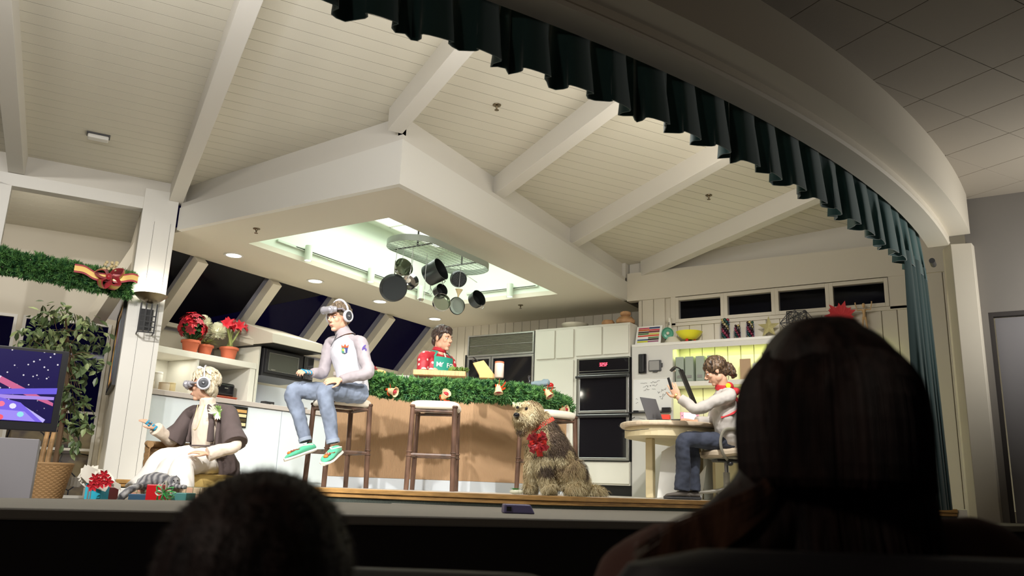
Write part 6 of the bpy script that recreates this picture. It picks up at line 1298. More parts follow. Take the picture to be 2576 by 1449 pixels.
# pullover: white body, grey raglan sleeves
mk('shirt_white', c255(226, 226, 234), .7); mk('shirt_grey', c255(168, 160, 164), .75)
mb = MB(); hem = at(908, 1000, D=6.98)
torso(mb, [pel-ZU*.03, wst, chs, nb-ZU*.01], [(.160, .125), (.152, .120), (.172, .125), (.098, .074)], F); mb.ell(hem, (.06, .06, .05)); mb.ell(at(893, 985, D=7.0), (.11, .10, .07))
pull = fuse(mb, .0085, 2, disp=folds(.008, 9, (1, 1, .55), 2)); pull = pull.build('pullover', 'shirt_white', boy, smooth=True)
for s_, e_, w_, sd in ((sR, eR, wR, 1), (sL, eL, wL, 2)):
    mb = MB(); inn = nb+(s_-nb)*.38; limb(mb, [inn-ZU*.02, s_-ZU*.004, s_.lerp(e_, .5), e_, e_.lerp(w_, .6), w_], [.052, .060, .056, .052, .046, .034]); fuse(mb, .0075, 2, disp=folds(.008, 14, (1, 1, 1), sd)).build('sleeve', 'shirt_grey', boy, smooth=True)
mb = MB(); cN = H.p(0, -.022, -.098); mb.lathe([(.098, -.062), (.082, -.04), (.070, -.015), (.067, .012), (.064, .034), (.058, .034), (.060, .0), (.054, -.03)], nb.lerp(cN, .62), 24, ax=(cN-nb)); mb.build('collar', 'shirt_grey', boy, smooth=True)
zp = chs+F*.128+R_*.0+ZU*.03; MB().tube([nb+F*.075+ZU*.01, nb+F*.10-ZU*.05, nb+F*.128-ZU*.11], .0035, 6).build('zip', 'headset_dark', boy, smooth=True)
cb = chs+F*.115-R_*.085+ZU*.035   # chest crest on his left
cn = (F*.8-R_*.55).normalized(); cr_ = cn.cross(ZU).normalized()
def flat(name, o, pts, m, par, th=.002): 
    q = [o+cr_*a+ZU*b+cn*.0 for a, b in pts]; n = len(q); MB().add(q+[x+cn*th for x in q], [tuple(range(n)), tuple(range(2*n-1, n-1, -1))]+[(i, (i+1) % n, n+(i+1) % n, n+i) for i in range(n)]).build(name, m, par)
mk('crest_blue', c255(50, 60, 120), .5); mk('crest_green', c255(60, 130, 110), .5)
o, cn = onsurf(pull, 868, 878); cn = (cn+(-CF)*.3).normalized(); cr_ = ZU.cross(cn).normalized(); o = o+cn*.006; flat('crest', o, [(-.026, -.03), (0, -.04), (0, .01), (-.028, .01)], 'crest_green', boy); flat('crest', o, [(0, -.04), (.026, -.03), (.028, .01), (0, .01)], 'crest_blue', boy); flat('crest_crown', o, [(-.03, .012), (.03, .012), (.034, .04), (.015, .022), (0, .044), (-.015, .022), (-.034, .04)], 'orange_foil', boy); flat('crest', o+cn*.002, [(0, -.03), (.012, -.036), (.004, .0), (-.004, .0)], 'paper', boy); flat('crest', o+cn*.002, [(-.02, -.015), (-.006, -.018), (-.006, .002), (-.02, .002)], 'yellow', boy)
mk('purple_ink', c255(70, 44, 140), .5); sv_ = [c for c in boy.children if c.name.startswith('sleeve')][-1]; sc_, sn_ = onsurf(sv_, 917, 876); sn_ = (sn_-CF*1.2).normalized(); text('sleeve_number', '6', 'purple_ink', boy, sc_+sn_*.012-ZU*.03-CR*.022, ZU.cross(sn_), ZU, .085)
# jeans
K['denim'] = mat('denim', c255(132, 144, 164), .85, var=.22, vscale=7, bump=.12, bscale=260)
mb = MB()
for h_, k_, a_k in ((hR, kR, aR), (hL, kL, aL)): limb(mb, [h_+(h_-k_)*.1, h_.lerp(k_, .5)+ZU*.004, k_+ZU*.0, k_.lerp(a_k, .45), a_k], [.094, .082, .070, .060, .050], 18)
mb.ell(pel-ZU*.015, (.135, .12, .07)); fuse(mb, .008, 2, disp=folds(.009, 16, (1, 1, .8), 5)).build('jeans', 'denim', boy, smooth=True)
for a_k, k_ in ((aR, kR), (aL, kL)): v = (a_k-k_).normalized(); MB().lathe([(.047, -.012), (.054, -.012), (.055, .018), (.049, .018)], a_k-v*.004, 22, ax=-v).build('turn_up', mat('denim_light', c255(160, 172, 190), .85) if 'denim_light' not in bpy.data.materials else bpy.data.materials['denim_light'], boy, smooth=True)
mk('slipper_green', c255(86, 196, 154), .75, sheen=.4); mk('reindeer', c255(156, 90, 62), .7); mk('nose_orange', c255(226, 126, 50), .6); mk('sole_white', c255(236, 232, 222), .6)
def shoe(par, ank, toe, heel, m, sole, w=.048, decor=True, h=.055):
    d = (toe-heel).normalized(); s_ = d.cross(ZU).normalized(); u_ = s_.cross(d).normalized(); L_ = (toe-heel).length
    mb = MB(); rings = []
    prof = [(0, .032, .03), (.06, .040, .055), (.2, .043, .062), (.38, .044, .058), (.55, .050, .046), (.75, .052, .036), (.9, .042, .028), (1.0, .012, .012)]
    for f, ww, hh in prof: rings.append([heel+d*L_*f+s_*(ww*math.cos(a))+u_*(.018+hh*(.5+.5*math.sin(a))) for a in [2*PI*i/20 for i in range(20)]])
    mb.loft(rings); up_ = fuse(mb, .006, 2).build('shoe', m, par, smooth=True)
    mb = MB(); rings = []
    for f, ww, hh in prof: rings.append([heel+d*(L_*f+(.008 if f > .5 else -.006)+0)+s_*((ww+.007)*math.cos(a))+u_*(.010+.014*math.sin(a)) for a in [2*PI*i/20 for i in range(20)]])
    mb.loft(rings).build('sole', sole, up_, smooth=True)
    if decor:
        c_ = heel+d*L_*.70+u_*.060; mat_ = Matrix((s_, d, u_)).transposed()
        MB().ell(c_, (.024, .028, .010), mat_).build('reindeer_face', 'reindeer', up_, smooth=True); MB().ell(c_+d*.034-u_*.006, (.020, .018, .013), mat_).build('reindeer_nose', 'nose_orange', up_, smooth=True)
        for q in (-1, 1):
            MB().tube([c_-d*.02+s_*.012*q, c_-d*.034+s_*.035*q, c_-d*.05+s_*.036*q], .004, 6).build('antler', 'reindeer', up_, smooth=True); MB().ell(c_+s_*.009*q+u_*.009+d*.004, (.006, .006, .004), mat_, 8, 6).build('reindeer_eye', 'sole_white', up_, smooth=True)
        MB().tube([heel+d*L_*.08+u_*.06+s_*.036, heel+d*L_*.3+u_*.073+s_*.03, heel+d*L_*.42+u_*.072, heel+d*L_*.3+u_*.073-s_*.03, heel+d*L_*.08+u_*.06-s_*.036], .007, 6).build('fleece_edge', sole, up_, smooth=True)
shoe(boy, aR, at(718, 1160, D=6.86), at(796, 1133, D=6.98), 'slipper_green', 'sole_white', decor=True); shoe(boy, aL, at(815, 1170, D=6.42), at(853, 1140, D=6.64), 'slipper_green', 'sole_white')
for w_, d_, n_ in ((wR, at(756, 932, D=6.84)-wR, CU),): 
    for k in range(3): q = w_+d_.normalized()*(.02+.032*k); d1_ = d_.normalized(); MB().tube([q-d1_*.007, q+d1_*.007], .032+.005*k, 16, r2=.019-.002*k, up=CU*.8-CF*.3).build('glove_strap', 'glove_blue', boy, smooth=True)
# ---------------------------------------------------------------- seated woman on the left
ZR[0] = .25
F = az(188); R_ = F.cross(ZU)
H = Head(at(514, 968, D=6.62), az(226, -8), k=1.10)
nb = at(524, 1020, D=6.66); chs = at(526, 1066, D=6.68); wst = at(520, 1120, D=6.70); pel = at(532, 1158, D=6.72)
sR, sL = at(480, 1046, D=6.80), at(574, 1044, D=6.54); eR, wR = at(432, 1110, D=6.78), at(392, 1078, D=6.62); eL, wL = at(592, 1122, D=6.40), at(524, 1142, D=6.28)
kR, kL = at(405, 1162, D=6.60), at(462, 1172, D=6.30); aR, aL = at(350, 1255, D=6.42), at(445, 1262, D=6.12)
mb = MB(); H.skull(mb, True); H.neck(mb, nb, .048); torso(mb, [pel, wst, chs, nb], [(.14, .10), (.115, .085), (.135, .095), (.06, .055)], F)
for s_, e_, w_ in ((sR, eR, wR), (sL, eL, wL)): limb(mb, [chs+(s_-chs)*.5, s_, e_, w_], [.045, .040, .032, .021])
for k_, a_k in ((kR, aR), (kL, aL)): limb(mb, [pel-ZU*.02, k_-ZU*.02, a_k], [.05, .035, .028])
hand(mb, wR, at(362, 1055, D=6.58)-wR, CU*.7+CR*.6, -1, .35, .6, .95); hand(mb, wL, at(488, 1136, D=6.26)-wL, CU, -1, .35, .3, .95)
wom = person(mb, 'person in a dark jacket and long cream dress, seated with a visor headset on'); 
mb = MB(); mb.tube([H.p(-.021, .088, -.060), H.p(0, .0975, -.0625), H.p(.021, .088, -.060)], [.002, .0045, .002], 8); mb.build('lips', 'lip', wom, smooth=True)
mb = MB(); H.e(mb, (0, -.022, .036), (.080, .094, .086)); H.e(mb, (0, -.055, -.045), (.06, .045, .065)); H.e(mb, (0, .035, .085), (.055, .045, .03)); locks(H, mb, 330, .065, .007, 7, .6, yfront=.05)
for q in (-1, 1): H.e(mb, (q*.060, -.045, -.03), (.028, .042, .055))
fuse(mb, .005, 1, disp=folds(.003, 45)).build('hair', 'hair_blond', wom, smooth=True)
headset(H, wom, False, 'grey visor headset worn by the blond seated woman')
mb = MB(); H.e(mb, (.02, .02, .125), (.022, .02, .015)); H.e(mb, (-.01, .03, .13), (.02, .018, .014)); mb.build('hair_bow', 'paper', wom, smooth=True)
mk('blouse', c255(232, 216, 196), .75, sheen=.3); mk('dress_cream', c255(236, 228, 212), .8); mk('jacket_brown', c255(92, 80, 78), .9, bump=.2, bscale=200); mk('skirt_white', c255(244, 240, 232), .8)
mb = MB(); torso(mb, [wst-ZU*.03, wst, chs, nb-ZU*.005], [(.138, .112), (.134, .112), (.158, .124), (.085, .075)], F); mb.tube([nb-ZU*.02, H.p(0, -.022, -.092)], [.070, .058], 16)
fuse(mb, .007, 2, disp=folds(.005, 22, (1, 1, .4), 3)).build('blouse', 'blouse', wom, smooth=True)
for s_, e_, w_ in ((sR, eR, wR), (sL, eL, wL)):
    mb = MB(); limb(mb, [s_.lerp(e_, .5), e_, e_.lerp(w_, .5), w_+(w_-e_)*.02], [.045, .048, .050, .058]); fuse(mb, .007, 2, disp=folds(.006, 16, seed=4)).build('blouse_sleeve', 'blouse', wom, smooth=True)
MB().tube([tuple(p) for p in spl([tuple(wst+F*(.128*math.cos(a))+R_*(.150*math.sin(a))-ZU*.01) for a in [i*2*PI/12 for i in range(13)]], 3)], .007, 6).build('waist_cord', 'jacket_brown', wom, smooth=True)
MB().tube([tuple(p) for p in spl([tuple(nb+F*.07+R_*.04+ZU*.0), tuple(chs+F*.116+R_*.045-ZU*.02), tuple(chs+F*.118-ZU*.055-R_*.01), tuple(chs+F*.116-R_*.05), tuple(nb+F*.06-R_*.05)], 6)], .0035, 5).build('necklace', 'cream_jar', wom, smooth=True)
# long skirt
mb = MB(); limb(mb, [pel, pel.lerp(kR, .6)+ZU*.02, kR+ZU*.01, kR.lerp(aR, .5), aR+V((0, 0, .03))], [.12, .105, .085, .11, .135], 18); limb(mb, [pel, pel.lerp(kL, .6)+ZU*.01, kL, kL.lerp(aL, .5), aL+V((0, 0, .03))], [.12, .105, .085, .095, .12], 18)
mb.ell(pel-ZU*.02, (.17, .15, .10)); limb(mb, [kR.lerp(kL, .5), aR.lerp(aL, .5)+ZU*.05], [.08, .12]); fuse(mb, .010, 3, disp=folds(.012, 10, (1, 1, .35), 6)).build('skirt', 'skirt_white', wom, smooth=True)
# jacket: back and open fronts
def shell(mbx, pts, th=.018):
    return mbx.sheet(pts, th)
mb = MB(); g = []
for j in range(9):
    v = j/8; c_ = nb.lerp(wst-ZU*.10, v); wd = .10+.085*min(1, v*4)+.035*v; dp = .085+.055*v; row = []
    for i in range(25):
        a = (1.35-.05*v)+(2*PI-2*(1.35-.05*v))*i/24; k_ = 1+.05*math.sin(a*7+v*2)*v
        row.append(c_+(R_*math.sin(a)*wd+F*math.cos(a)*dp)*k_+ZU*(.012*(1-v)*0))
    g.append(row)
mb.sheet(g, .024)
for s_, e_ in ((sR, eR), (sL, eL)): limb(mb, [nb.lerp(s_, .35)-ZU*.005, s_+ZU*.01, s_.lerp(e_, .5), s_.lerp(e_, .95)], [.05, .068, .082, .10], 18)
for k in range(3): mb.tube([wst-R_*(.11+.02*k)-F*(.05*k-.03), pel-R_*(.15+.03*k)-F*.05*k-ZU*.02, pel-R_*(.2+.04*k)-F*(.04*k)-ZU*.14], [.05, .05, .03], 10, r2=.025)
for q_ in (-1, 1): mb.tube([nb+R_*.065*q_+F*.03, chs+R_*.150*q_+F*.070, wst+R_*.160*q_+F*.07+ZU*.02], [.018, .026, .036], 10, r2=.016)
fuse(mb, .009, 2, disp=folds(.010, 12, (1, 1, .45), 8)).build('jacket', 'jacket_brown', wom, smooth=True)
mb = MB(); cg = onsurf([c for c in wom.children if c.name.startswith('jacket')][0], 550, 1036)[0]-CF*.01; mc = MB()
for k in range(26): leaf(mb if k % 2 else mc, cg+V((0, 0, 0)), (CR*math.cos(k*1.1)+CU*math.sin(k*1.1)-CF*.5), -CF, .045+.02*(k % 3), .024, .2)
mb.build('corsage_leaves', 'veg_green', wom, fix=False); mc.build('corsage_petals', 'petal_white', wom, fix=False)
d_ = (at(362, 1055, D=6.58)-wR).normalized(); 
for k in range(4): MB().tube([wR+d_*(-.003+.026*k), wR+d_*(.013+.026*k)], .030+.004*k, 16, r2=.021-.002*k, up=CU*.7+CR*.6).build('glove_strap', 'glove_blue', wom, smooth=True)
MB().ell(wR+d_*.055+(CU*.3-CF*.8)*.022, (.018, .018, .012)).build('glove_pad', 'headset_dark', wom, smooth=True)
# wicker seat under her
F = az(203); R_ = F.cross(ZU)
ch = V((pel.x, pel.y, LF)); t = thing('wicker_chair', 'honey wicker seat with one woven arm and a yellow cushion', 'chair', ch); Lc = lambda f, r, u_: ch+F*f+R_*r+ZU*u_
def slabfn(a, b, c_, n): return lambda u_, v_: (a+(b-a)*u_+(c_-a)*v_, n)
wicker_surface(t, slabfn(Lc(-.18, .33, .02), Lc(.44, .33, .02), Lc(-.18, .33, .64), R_), 14, 22, 'woven_arm'); wicker_surface(t, slabfn(Lc(.45, .17, .02), Lc(.45, .33, .02), Lc(.45, .17, .64), F), 5, 22, 'woven_arm_front'); MB().tube([Lc(-.18, .32, .65), Lc(.40, .32, .65), Lc(.45, .28, .65), Lc(.45, .17, .64)], .026, 10).build('arm_rim', 'wicker', t, smooth=True)
wicker_surface(t, slabfn(Lc(.30, -.27, .02), Lc(.30, .27, .02), Lc(.30, -.27, .30), F), 14, 10, 'woven_front'); wicker_surface(t, slabfn(Lc(-.26, -.28, .02), Lc(.30, -.28, .02), Lc(-.26, -.28, .30), -R_), 14, 10, 'woven_side')
mb = MB(); mb.obox(Lc(-.26, -.27, .28), F, R_, ZU, .60, .54, .14); mb.build('seat_cushion', mat('cushion_yellow', c255(206, 178, 106), .85, bump=.2), t, bevel=.05, seg=5, smooth=True)
# ---------------------------------------------------------------- cook behind the bar
ZR[0] = 1.1
F = az(100); R_ = F.cross(ZU); Dk = 8.62
H = Head(at(1114, 852, D=Dk), az(92, -6), k=1.12)
nb = at(1103, 890, D=Dk+.02); chs = at(1098, 922, D=Dk+.02); wst = V((chs.x, chs.y, .98)); ft = V((chs.x-.02, chs.y+.02, .05))
sR, sL = at(1068, 915, D=Dk-.16), at(1138, 918, D=Dk+.2); wstp = V((wst.x, wst.y, .90))
sR, sL = chs+R_*.185+ZU*.075, chs-R_*.185+ZU*.075; eR = sR-ZU*.24+F*.04+R_*.05; eL = sL-ZU*.25+F*.06-R_*.02; hb_ = at(1085, 948, D=8.05); wR = V((hb_.x+.05, hb_.y, 1.15)); wL = wR+F*.14-R_*.1
mb = MB(); H.skull(mb); H.neck(mb, nb, .06); torso(mb, [ft+ZU*.75, wst, chs, nb], [(.14, .10), (.13, .10), (.155, .11), (.07, .065)], F)
for s_, e_, w_ in ((sR, eR, wR), (sL, eL, wL)): limb(mb, [chs+(s_-chs)*.5, s_, e_, w_], [.05, .048, .038, .026]); hand(mb, w_, F*.6-ZU*.4, ZU, 1, .8, .3)
for q in (-1, 1): limb(mb, [ft+ZU*.8+R_*.08*q, ft+ZU*.42+R_*.09*q+F*.02, ft+ZU*.03+R_*.09*q], [.085, .058, .042]); mb.tube([ft+R_*.09*q-ZU*.01-F*.05, ft+R_*.09*q-ZU*.015+F*.16], [.04, .035], 10, r2=.03)
cook = person(mb, 'person behind the bar in a red patterned shirt and green apron, looking right', 'skin_tan'); H.features(cook, brow='hair_dark')
mb = MB(); H.e(mb, (0, -.024, .040), (.083, .098, .086)); H.e(mb, (0, .045, .088), (.055, .045, .030)); H.e(mb, (.02, .07, .098), (.035, .025, .022)); H.e(mb, (0, -.08, -.03), (.06, .03, .05))
for q in (-1, 1): H.e(mb, (q*.068, .0, .02), (.014, .03, .045))
locks(H, mb, 200, .05, .013, 11); fuse(mb, .006, 1).build('hair', 'hair_dark', cook, smooth=True)
m = bpy.data.materials.new('red_pattern'); m.use_nodes = True; nt = m.node_tree; N = nt.nodes; tc = N.new('ShaderNodeTexCoord'); wv = N.new('ShaderNodeTexVoronoi'); wv.inputs['Scale'].default_value = 16; r = N.new('ShaderNodeValToRGB'); r.color_ramp.interpolation = 'CONSTANT'
r.color_ramp.elements[0].color = (*c255(226, 200, 190), 1); r.color_ramp.elements[1].position = .22; r.color_ramp.elements[1].color = (*c255(178, 40, 52), 1); nt.links.new(tc.outputs['Object'], wv.inputs['Vector']); nt.links.new(wv.outputs['Distance'], r.inputs[0]); nt.links.new(r.outputs[0], N['Principled BSDF'].inputs['Base Color']); K['red_pattern'] = m
mb = MB(); torso(mb, [wst-ZU*.12, wst, chs, nb-ZU*.01], [(.155, .125), (.15, .122), (.175, .128), (.082, .075)], F)
for s_, e_, w_ in ((sR, eR, wR), (sL, eL, wL)): limb(mb, [nb+(s_-nb)*.4-ZU*.015, s_-ZU*.006, s_.lerp(e_, .5), e_, e_.lerp(w_, .5)], [.055, .066, .062, .058, .052])
fuse(mb, .009, 2, disp=folds(.007, 12, seed=9)).build('shirt', 'red_pattern', cook, smooth=True)
mk('red_collar', c255(170, 26, 40), .7); MB().lathe([(.070, -.012), (.080, 0), (.066, .036), (.060, .036), (.066, .0), (.062, -.01)], nb.lerp(H.p(0, -.022, -.1), .5), 24, ax=(H.p(0, -.022, -.09)-nb)).build('collar', 'red_collar', cook, smooth=True)
MB().tube([H.p(.062, .0, .0)+ZU*.0, H.p(.062, .0, .0)], .001, 5) if False else None
mk('apron_green', c255(40, 152, 128), .7)
def ap(u_, v_): # bib wrapped on the front of the chest
    a = (u_-.5)*1.75; c_ = (wst-ZU*.10).lerp(nb-ZU*.05, v_); wd, dp = .178, .142-.018*v_; return c_+F*math.cos(a)*dp*1.06-R_*math.sin(a)*wd
g = [[ap(i/12, j/10) for i in range(13)] for j in range(11)]; MB().sheet(g, .006).build('apron_bib', 'apron_green', cook, smooth=True)
for q in (-1, 1): MB().tube([ap(.5+.48*q, 1.0), nb+F*.06+R_*.075*(-q)*1.0+ZU*.01, nb-F*.02+R_*.07*(-q)+ZU*.03], .012, 6, r2=.003).build('apron_strap', 'apron_green', cook, smooth=True)
def apn(u_): a = (u_-.5)*1.9; return (F*math.cos(a)-R_*math.sin(a)).normalized()
o = ap(.06, .38); ux = (ap(.95, .38)-o).normalized(); nn_ = apn(.45)
for k, chx in enumerate('MY FOOD'):
    if chx == ' ': continue
    u_ = .09+.135*k; v_ = .78; e1_ = (ap(u_+.06, v_)-ap(u_-.06, v_)).normalized(); n1_ = e1_.cross(ZU).normalized(); p = ap(u_, v_)-ZU*.0
    if n1_.dot(-CF) < 0: n1_ = -n1_
    text('apron_letter', chx, 'paper', cook, p+n1_*.008, e1_, ZU, .068)
mb = MB(); mb.tube([nb+F*.09, nb+F*.115-ZU*.05], .008, 8); mb.build('shirt_zip', 'white_ceramic', cook, smooth=True)
# ---------------------------------------------------------------- woman at the desk
ZR[0] = .6
F = FD; R_ = F.cross(ZU); Dw = 7.9
H = Head(at(1800, 934, D=Dw), az(250, -26), k=1.12)
seat = L(0, 0, .50); nb = at(1818, 977, D=Dw+.02); chs = at(1822, 1020, D=Dw+.02); wst = at(1828, 1085, D=Dw+.03); pel = L(-.06, 0, .565)
sL, sR = chs-R_*.165+ZU*.08, chs+R_*.165+ZU*.08   # left shoulder is the near one
if sL.dot(CF) > sR.dot(CF): pass
near, far = (sL, sR) if (sL-EYE).dot(CF) < (sR-EYE).dot(CF) else (sR, sL)
eN, wN = at(1752, 1030, D=Dw-.22), at(1707, 1000, D=Dw-.16); eF, wF = at(1790, 1060, D=Dw+.2), at(1748, 1060, D=Dw+.12)
hN, hF = pel-R_*.09, pel+R_*.09; kN, kF = at(1722, 1108, D=Dw-.08), at(1745, 1105, D=Dw+.14); aN, aF = at(1716, 1228, D=Dw-.08), at(1742, 1228, D=Dw+.12)
mb = MB(); H.skull(mb, True); H.neck(mb, nb, .048); torso(mb, [pel, wst, chs, nb], [(.14, .10), (.115, .085), (.135, .095), (.06, .055)], F)
for s_, e_, w_ in ((near, eN, wN), (far, eF, wF)): limb(mb, [chs+(s_-chs)*.5, s_, e_, w_], [.045, .042, .034, .022])
for h_, k_, a_k in ((hN, kN, aN), (hF, kF, aF)): limb(mb, [h_, k_, a_k], [.055, .04, .028])
hand(mb, wN, at(1683, 955, D=Dw-.14)-wN, CR*-.2-CF*.9, -1, .35, .3, 1.08); hand(mb, wF, at(1715, 1052, D=Dw+.1)-wF, CU, 1, .5, .3, .95)
dw = person(mb, 'person working at the desk in a pale grey sweater and dark jeans'); H.features(dw)
mb = MB(); H.e(mb, (0, -.022, .036), (.085, .100, .090)); H.e(mb, (0, -.07, -.02), (.06, .045, .06)); locks(H, mb, 260, .05, .014, 13, .35, yfront=.04)
for k in range(16): a = k*.9; q = H.p(.02*math.cos(a*1.3), -.125-.018*math.sin(a), -.03+.045*math.cos(a)*1.0-.01*k*.3); mb.ell(q, (.024, .024, .024), n=8, k=6)
fuse(mb, .006, 1, disp=folds(.006, 50)).build('hair', 'hair_mixed', dw, smooth=True)
mk('sweater_grey', c255(204, 198, 192), .85, bump=.15, bscale=250); mb = MB(); torso(mb, [pel+ZU*.0, wst, chs, nb-ZU*.01], [(.165, .13), (.142, .115), (.155, .12), (.068, .062)], F); mb.ell(pel+ZU*.0, (.15, .14, .08))
for s_, e_, w_ in ((near, eN, wN), (far, eF, wF)): limb(mb, [nb+(s_-nb)*.4-ZU*.01, s_+ZU*.0, s_.lerp(e_, .5), e_, e_.lerp(w_, .5), w_+(e_-w_)*.1], [.05, .066, .060, .054, .052, .050])
fuse(mb, .008, 2, disp=folds(.010, 11, seed=12)).build('sweater', 'sweater_grey', dw, smooth=True)
K['denim_dark'] = mat('denim_dark', c255(62, 68, 84), .85, var=.3, vscale=8, bump=.12, bscale=260); mb = MB()
for h_, k_, a_k in ((hN, kN, aN), (hF, kF, aF)): limb(mb, [h_+(h_-k_)*.08, h_.lerp(k_, .5), k_, k_.lerp(a_k, .5), a_k+(a_k-k_)*.05], [.095, .085, .074, .070, .078], 18)
fuse(mb, .009, 2, disp=folds(.009, 14, seed=14)).build('jeans', 'denim_dark', dw, smooth=True)
mk('sneaker_grey', c255(110, 104, 98), .8); gz = .0
for a_k in (aN, aF): b = V((a_k.x, a_k.y, .004)); shoe(dw, a_k, b+F*.17, b-F*.07, 'sneaker_grey', 'dark_grey', decor=False)
MB().lathe([(.026, -.008), (.030, -.008), (.030, .008), (.026, .008)], wN+(wN-eN).normalized()*.03, 18, ax=(wN-eN)).build('bracelet', 'ribbon_gold', dw, smooth=True)
mk('kerchief_red', c255(206, 52, 58), .7)
mb = MB(); mb.lathe([(.060, -.015), (.078, -.02), (.066, .035), (.056, .035), (.052, -.01)], nb+ZU*.012, 24, ax=(H.p(0, -.022, -.09)-nb)); 
mb.tube([nb-F*.06-R_*.02, chs-F*.13+ZU*.06, chs-F*.14-ZU*.04-R_*.05], [.03, .035, .028], 8, r2=.01); mb.tube([nb-R_*.06, chs-R_*.10-F*.10+ZU*.03, chs-F*.13-ZU*.06-R_*.03], [.022, .024, .02], 8, r2=.009); mb.ell(at(1832, 972, D=Dw-.0), (.055, .05, .045)); mb.ell(at(1850, 985, D=Dw+.0), (.05, .045, .04)); fuse(mb, .006, 1).build('red_harness', 'kerchief_red', dw, smooth=True)
MB().lathe([(0, 0), (.026, 0), (.024, .006), (0, .007)], at(1832, 970, D=Dw-.062), 20, ax=-CF+CU*.2).build('yellow_badge', 'yellow', dw, smooth=True)
MB().tube([chs-F*.11-R_*.08-ZU*.02, chs-R_*.16-F*.02-ZU*.09, chs-R_*.12+F*.08-ZU*.13], [.022, .024, .022], 8, r2=.008).build('side_strap', 'kerchief_red', dw, smooth=True)
t = thing('blue_backpack', 'dark blue pack strapped behind the desk woman\'s back', 'bag', chs-F*.2); mb = MB(); mb.ell(chs-F*.20-ZU*.02, (.09, .13, .08)).ell(chs-F*.20-ZU*.15, (.08, .12, .11)); fuse(mb, .008, 2, disp=folds(.006, 15)).build('bag_body', mat('navy_cloth', c255(62, 64, 88), .8), t, smooth=True)
hp = at(1684, 958, D=Dw-.19); t = thing('black_remote', 'small black remote held up in the desk woman\'s hand', 'remote', hp); MB().tube([at(1690, 980, D=Dw-.20), at(1681, 950, D=Dw-.20)], .013, 8, r2=.007).build('case', 'black_plastic', t, smooth=True)
# ---------------------------------------------------------------- shaggy dog
ZR[0] = .3
DD = 6.35; g_ = lambda px, py, d=0: at(px, py, D=DD+d)
K['fur'] = None
def furmat(name, cols, sc=7):
    m = bpy.data.materials.new(name); m.use_nodes = True; nt = m.node_tree; N = nt.nodes; bs = N['Principled BSDF']; bs.inputs['Roughness'].default_value = .75; tc = N.new('ShaderNodeTexCoord'); n = N.new('ShaderNodeTexNoise'); n.inputs['Scale'].default_value = sc; n.inputs['Detail'].default_value = 6; r = N.new('ShaderNodeValToRGB')
    for k, (p_, c_) in enumerate(cols):
        e = r.color_ramp.elements[k] if k < 2 else r.color_ramp.elements.new(p_); e.position = p_; e.color = (*c255(*c_), 1)
    nt.links.new(tc.outputs['Object'], n.inputs[0]); nt.links.new(n.outputs[0], r.inputs[0]); nt.links.new(r.outputs[0], bs.inputs['Base Color']); K[name] = m
furmat('fur_body', [(.30, (120, 100, 80)), (.44, (178, 156, 118)), (.6, (214, 196, 154)), (.72, (140, 118, 92))]); furmat('fur_pale', [(.35, (196, 176, 132)), (.6, (234, 222, 184))], 12); furmat('fur_dark', [(.35, (76, 64, 58)), (.65, (128, 108, 88))])
mb = MB()
limb(mb, [g_(1418, 1215, .1), g_(1405, 1175, .08), g_(1385, 1125, .03), g_(1372, 1085, 0), g_(1352, 1050, -.02)], [.15, .155, .135, .10, .08], 20)
mb.ell(g_(1438, 1195, .02), (.115, .115, .125)); mb.ell(g_(1450, 1215, .2), (.10, .11, .10))
mb.ell(g_(1333, 1046, -.04), (.108, .108, .108)); mb.tube([g_(1325, 1058, -.08), g_(1306, 1056, -.16), g_(1300, 1048, -.20)], [.068, .052, .034], 14); mb.ell(g_(1312, 1070, -.12), (.045, .05, .055))
limb(mb, [g_(1370, 1120, -.06), g_(1368, 1180, -.10), g_(1378, 1222, -.12), g_(1385, 1236, -.16)], [.065, .055, .048, .05]); limb(mb, [g_(1345, 1115, .06), g_(1338, 1180, .04), g_(1336, 1222, .02), g_(1330, 1236, -.02)], [.06, .05, .046, .05])
mb.ell(g_(1448, 1232, -.12), (.075, .06, .045)); mb.ell(g_(1437, 1234, -.16), (.05, .05, .035)); mb.tube([g_(1470, 1235, .2), g_(1500, 1238, .25), g_(1522, 1240, .28)], [.05, .04, .02], 10)
db = fuse(mb, .010, 3); dog = db.build('dog', 'fur_body', smooth=True); tag(dog, 'shaggy tan and grey sheepdog sitting on the stage with a red bow', 'dog')
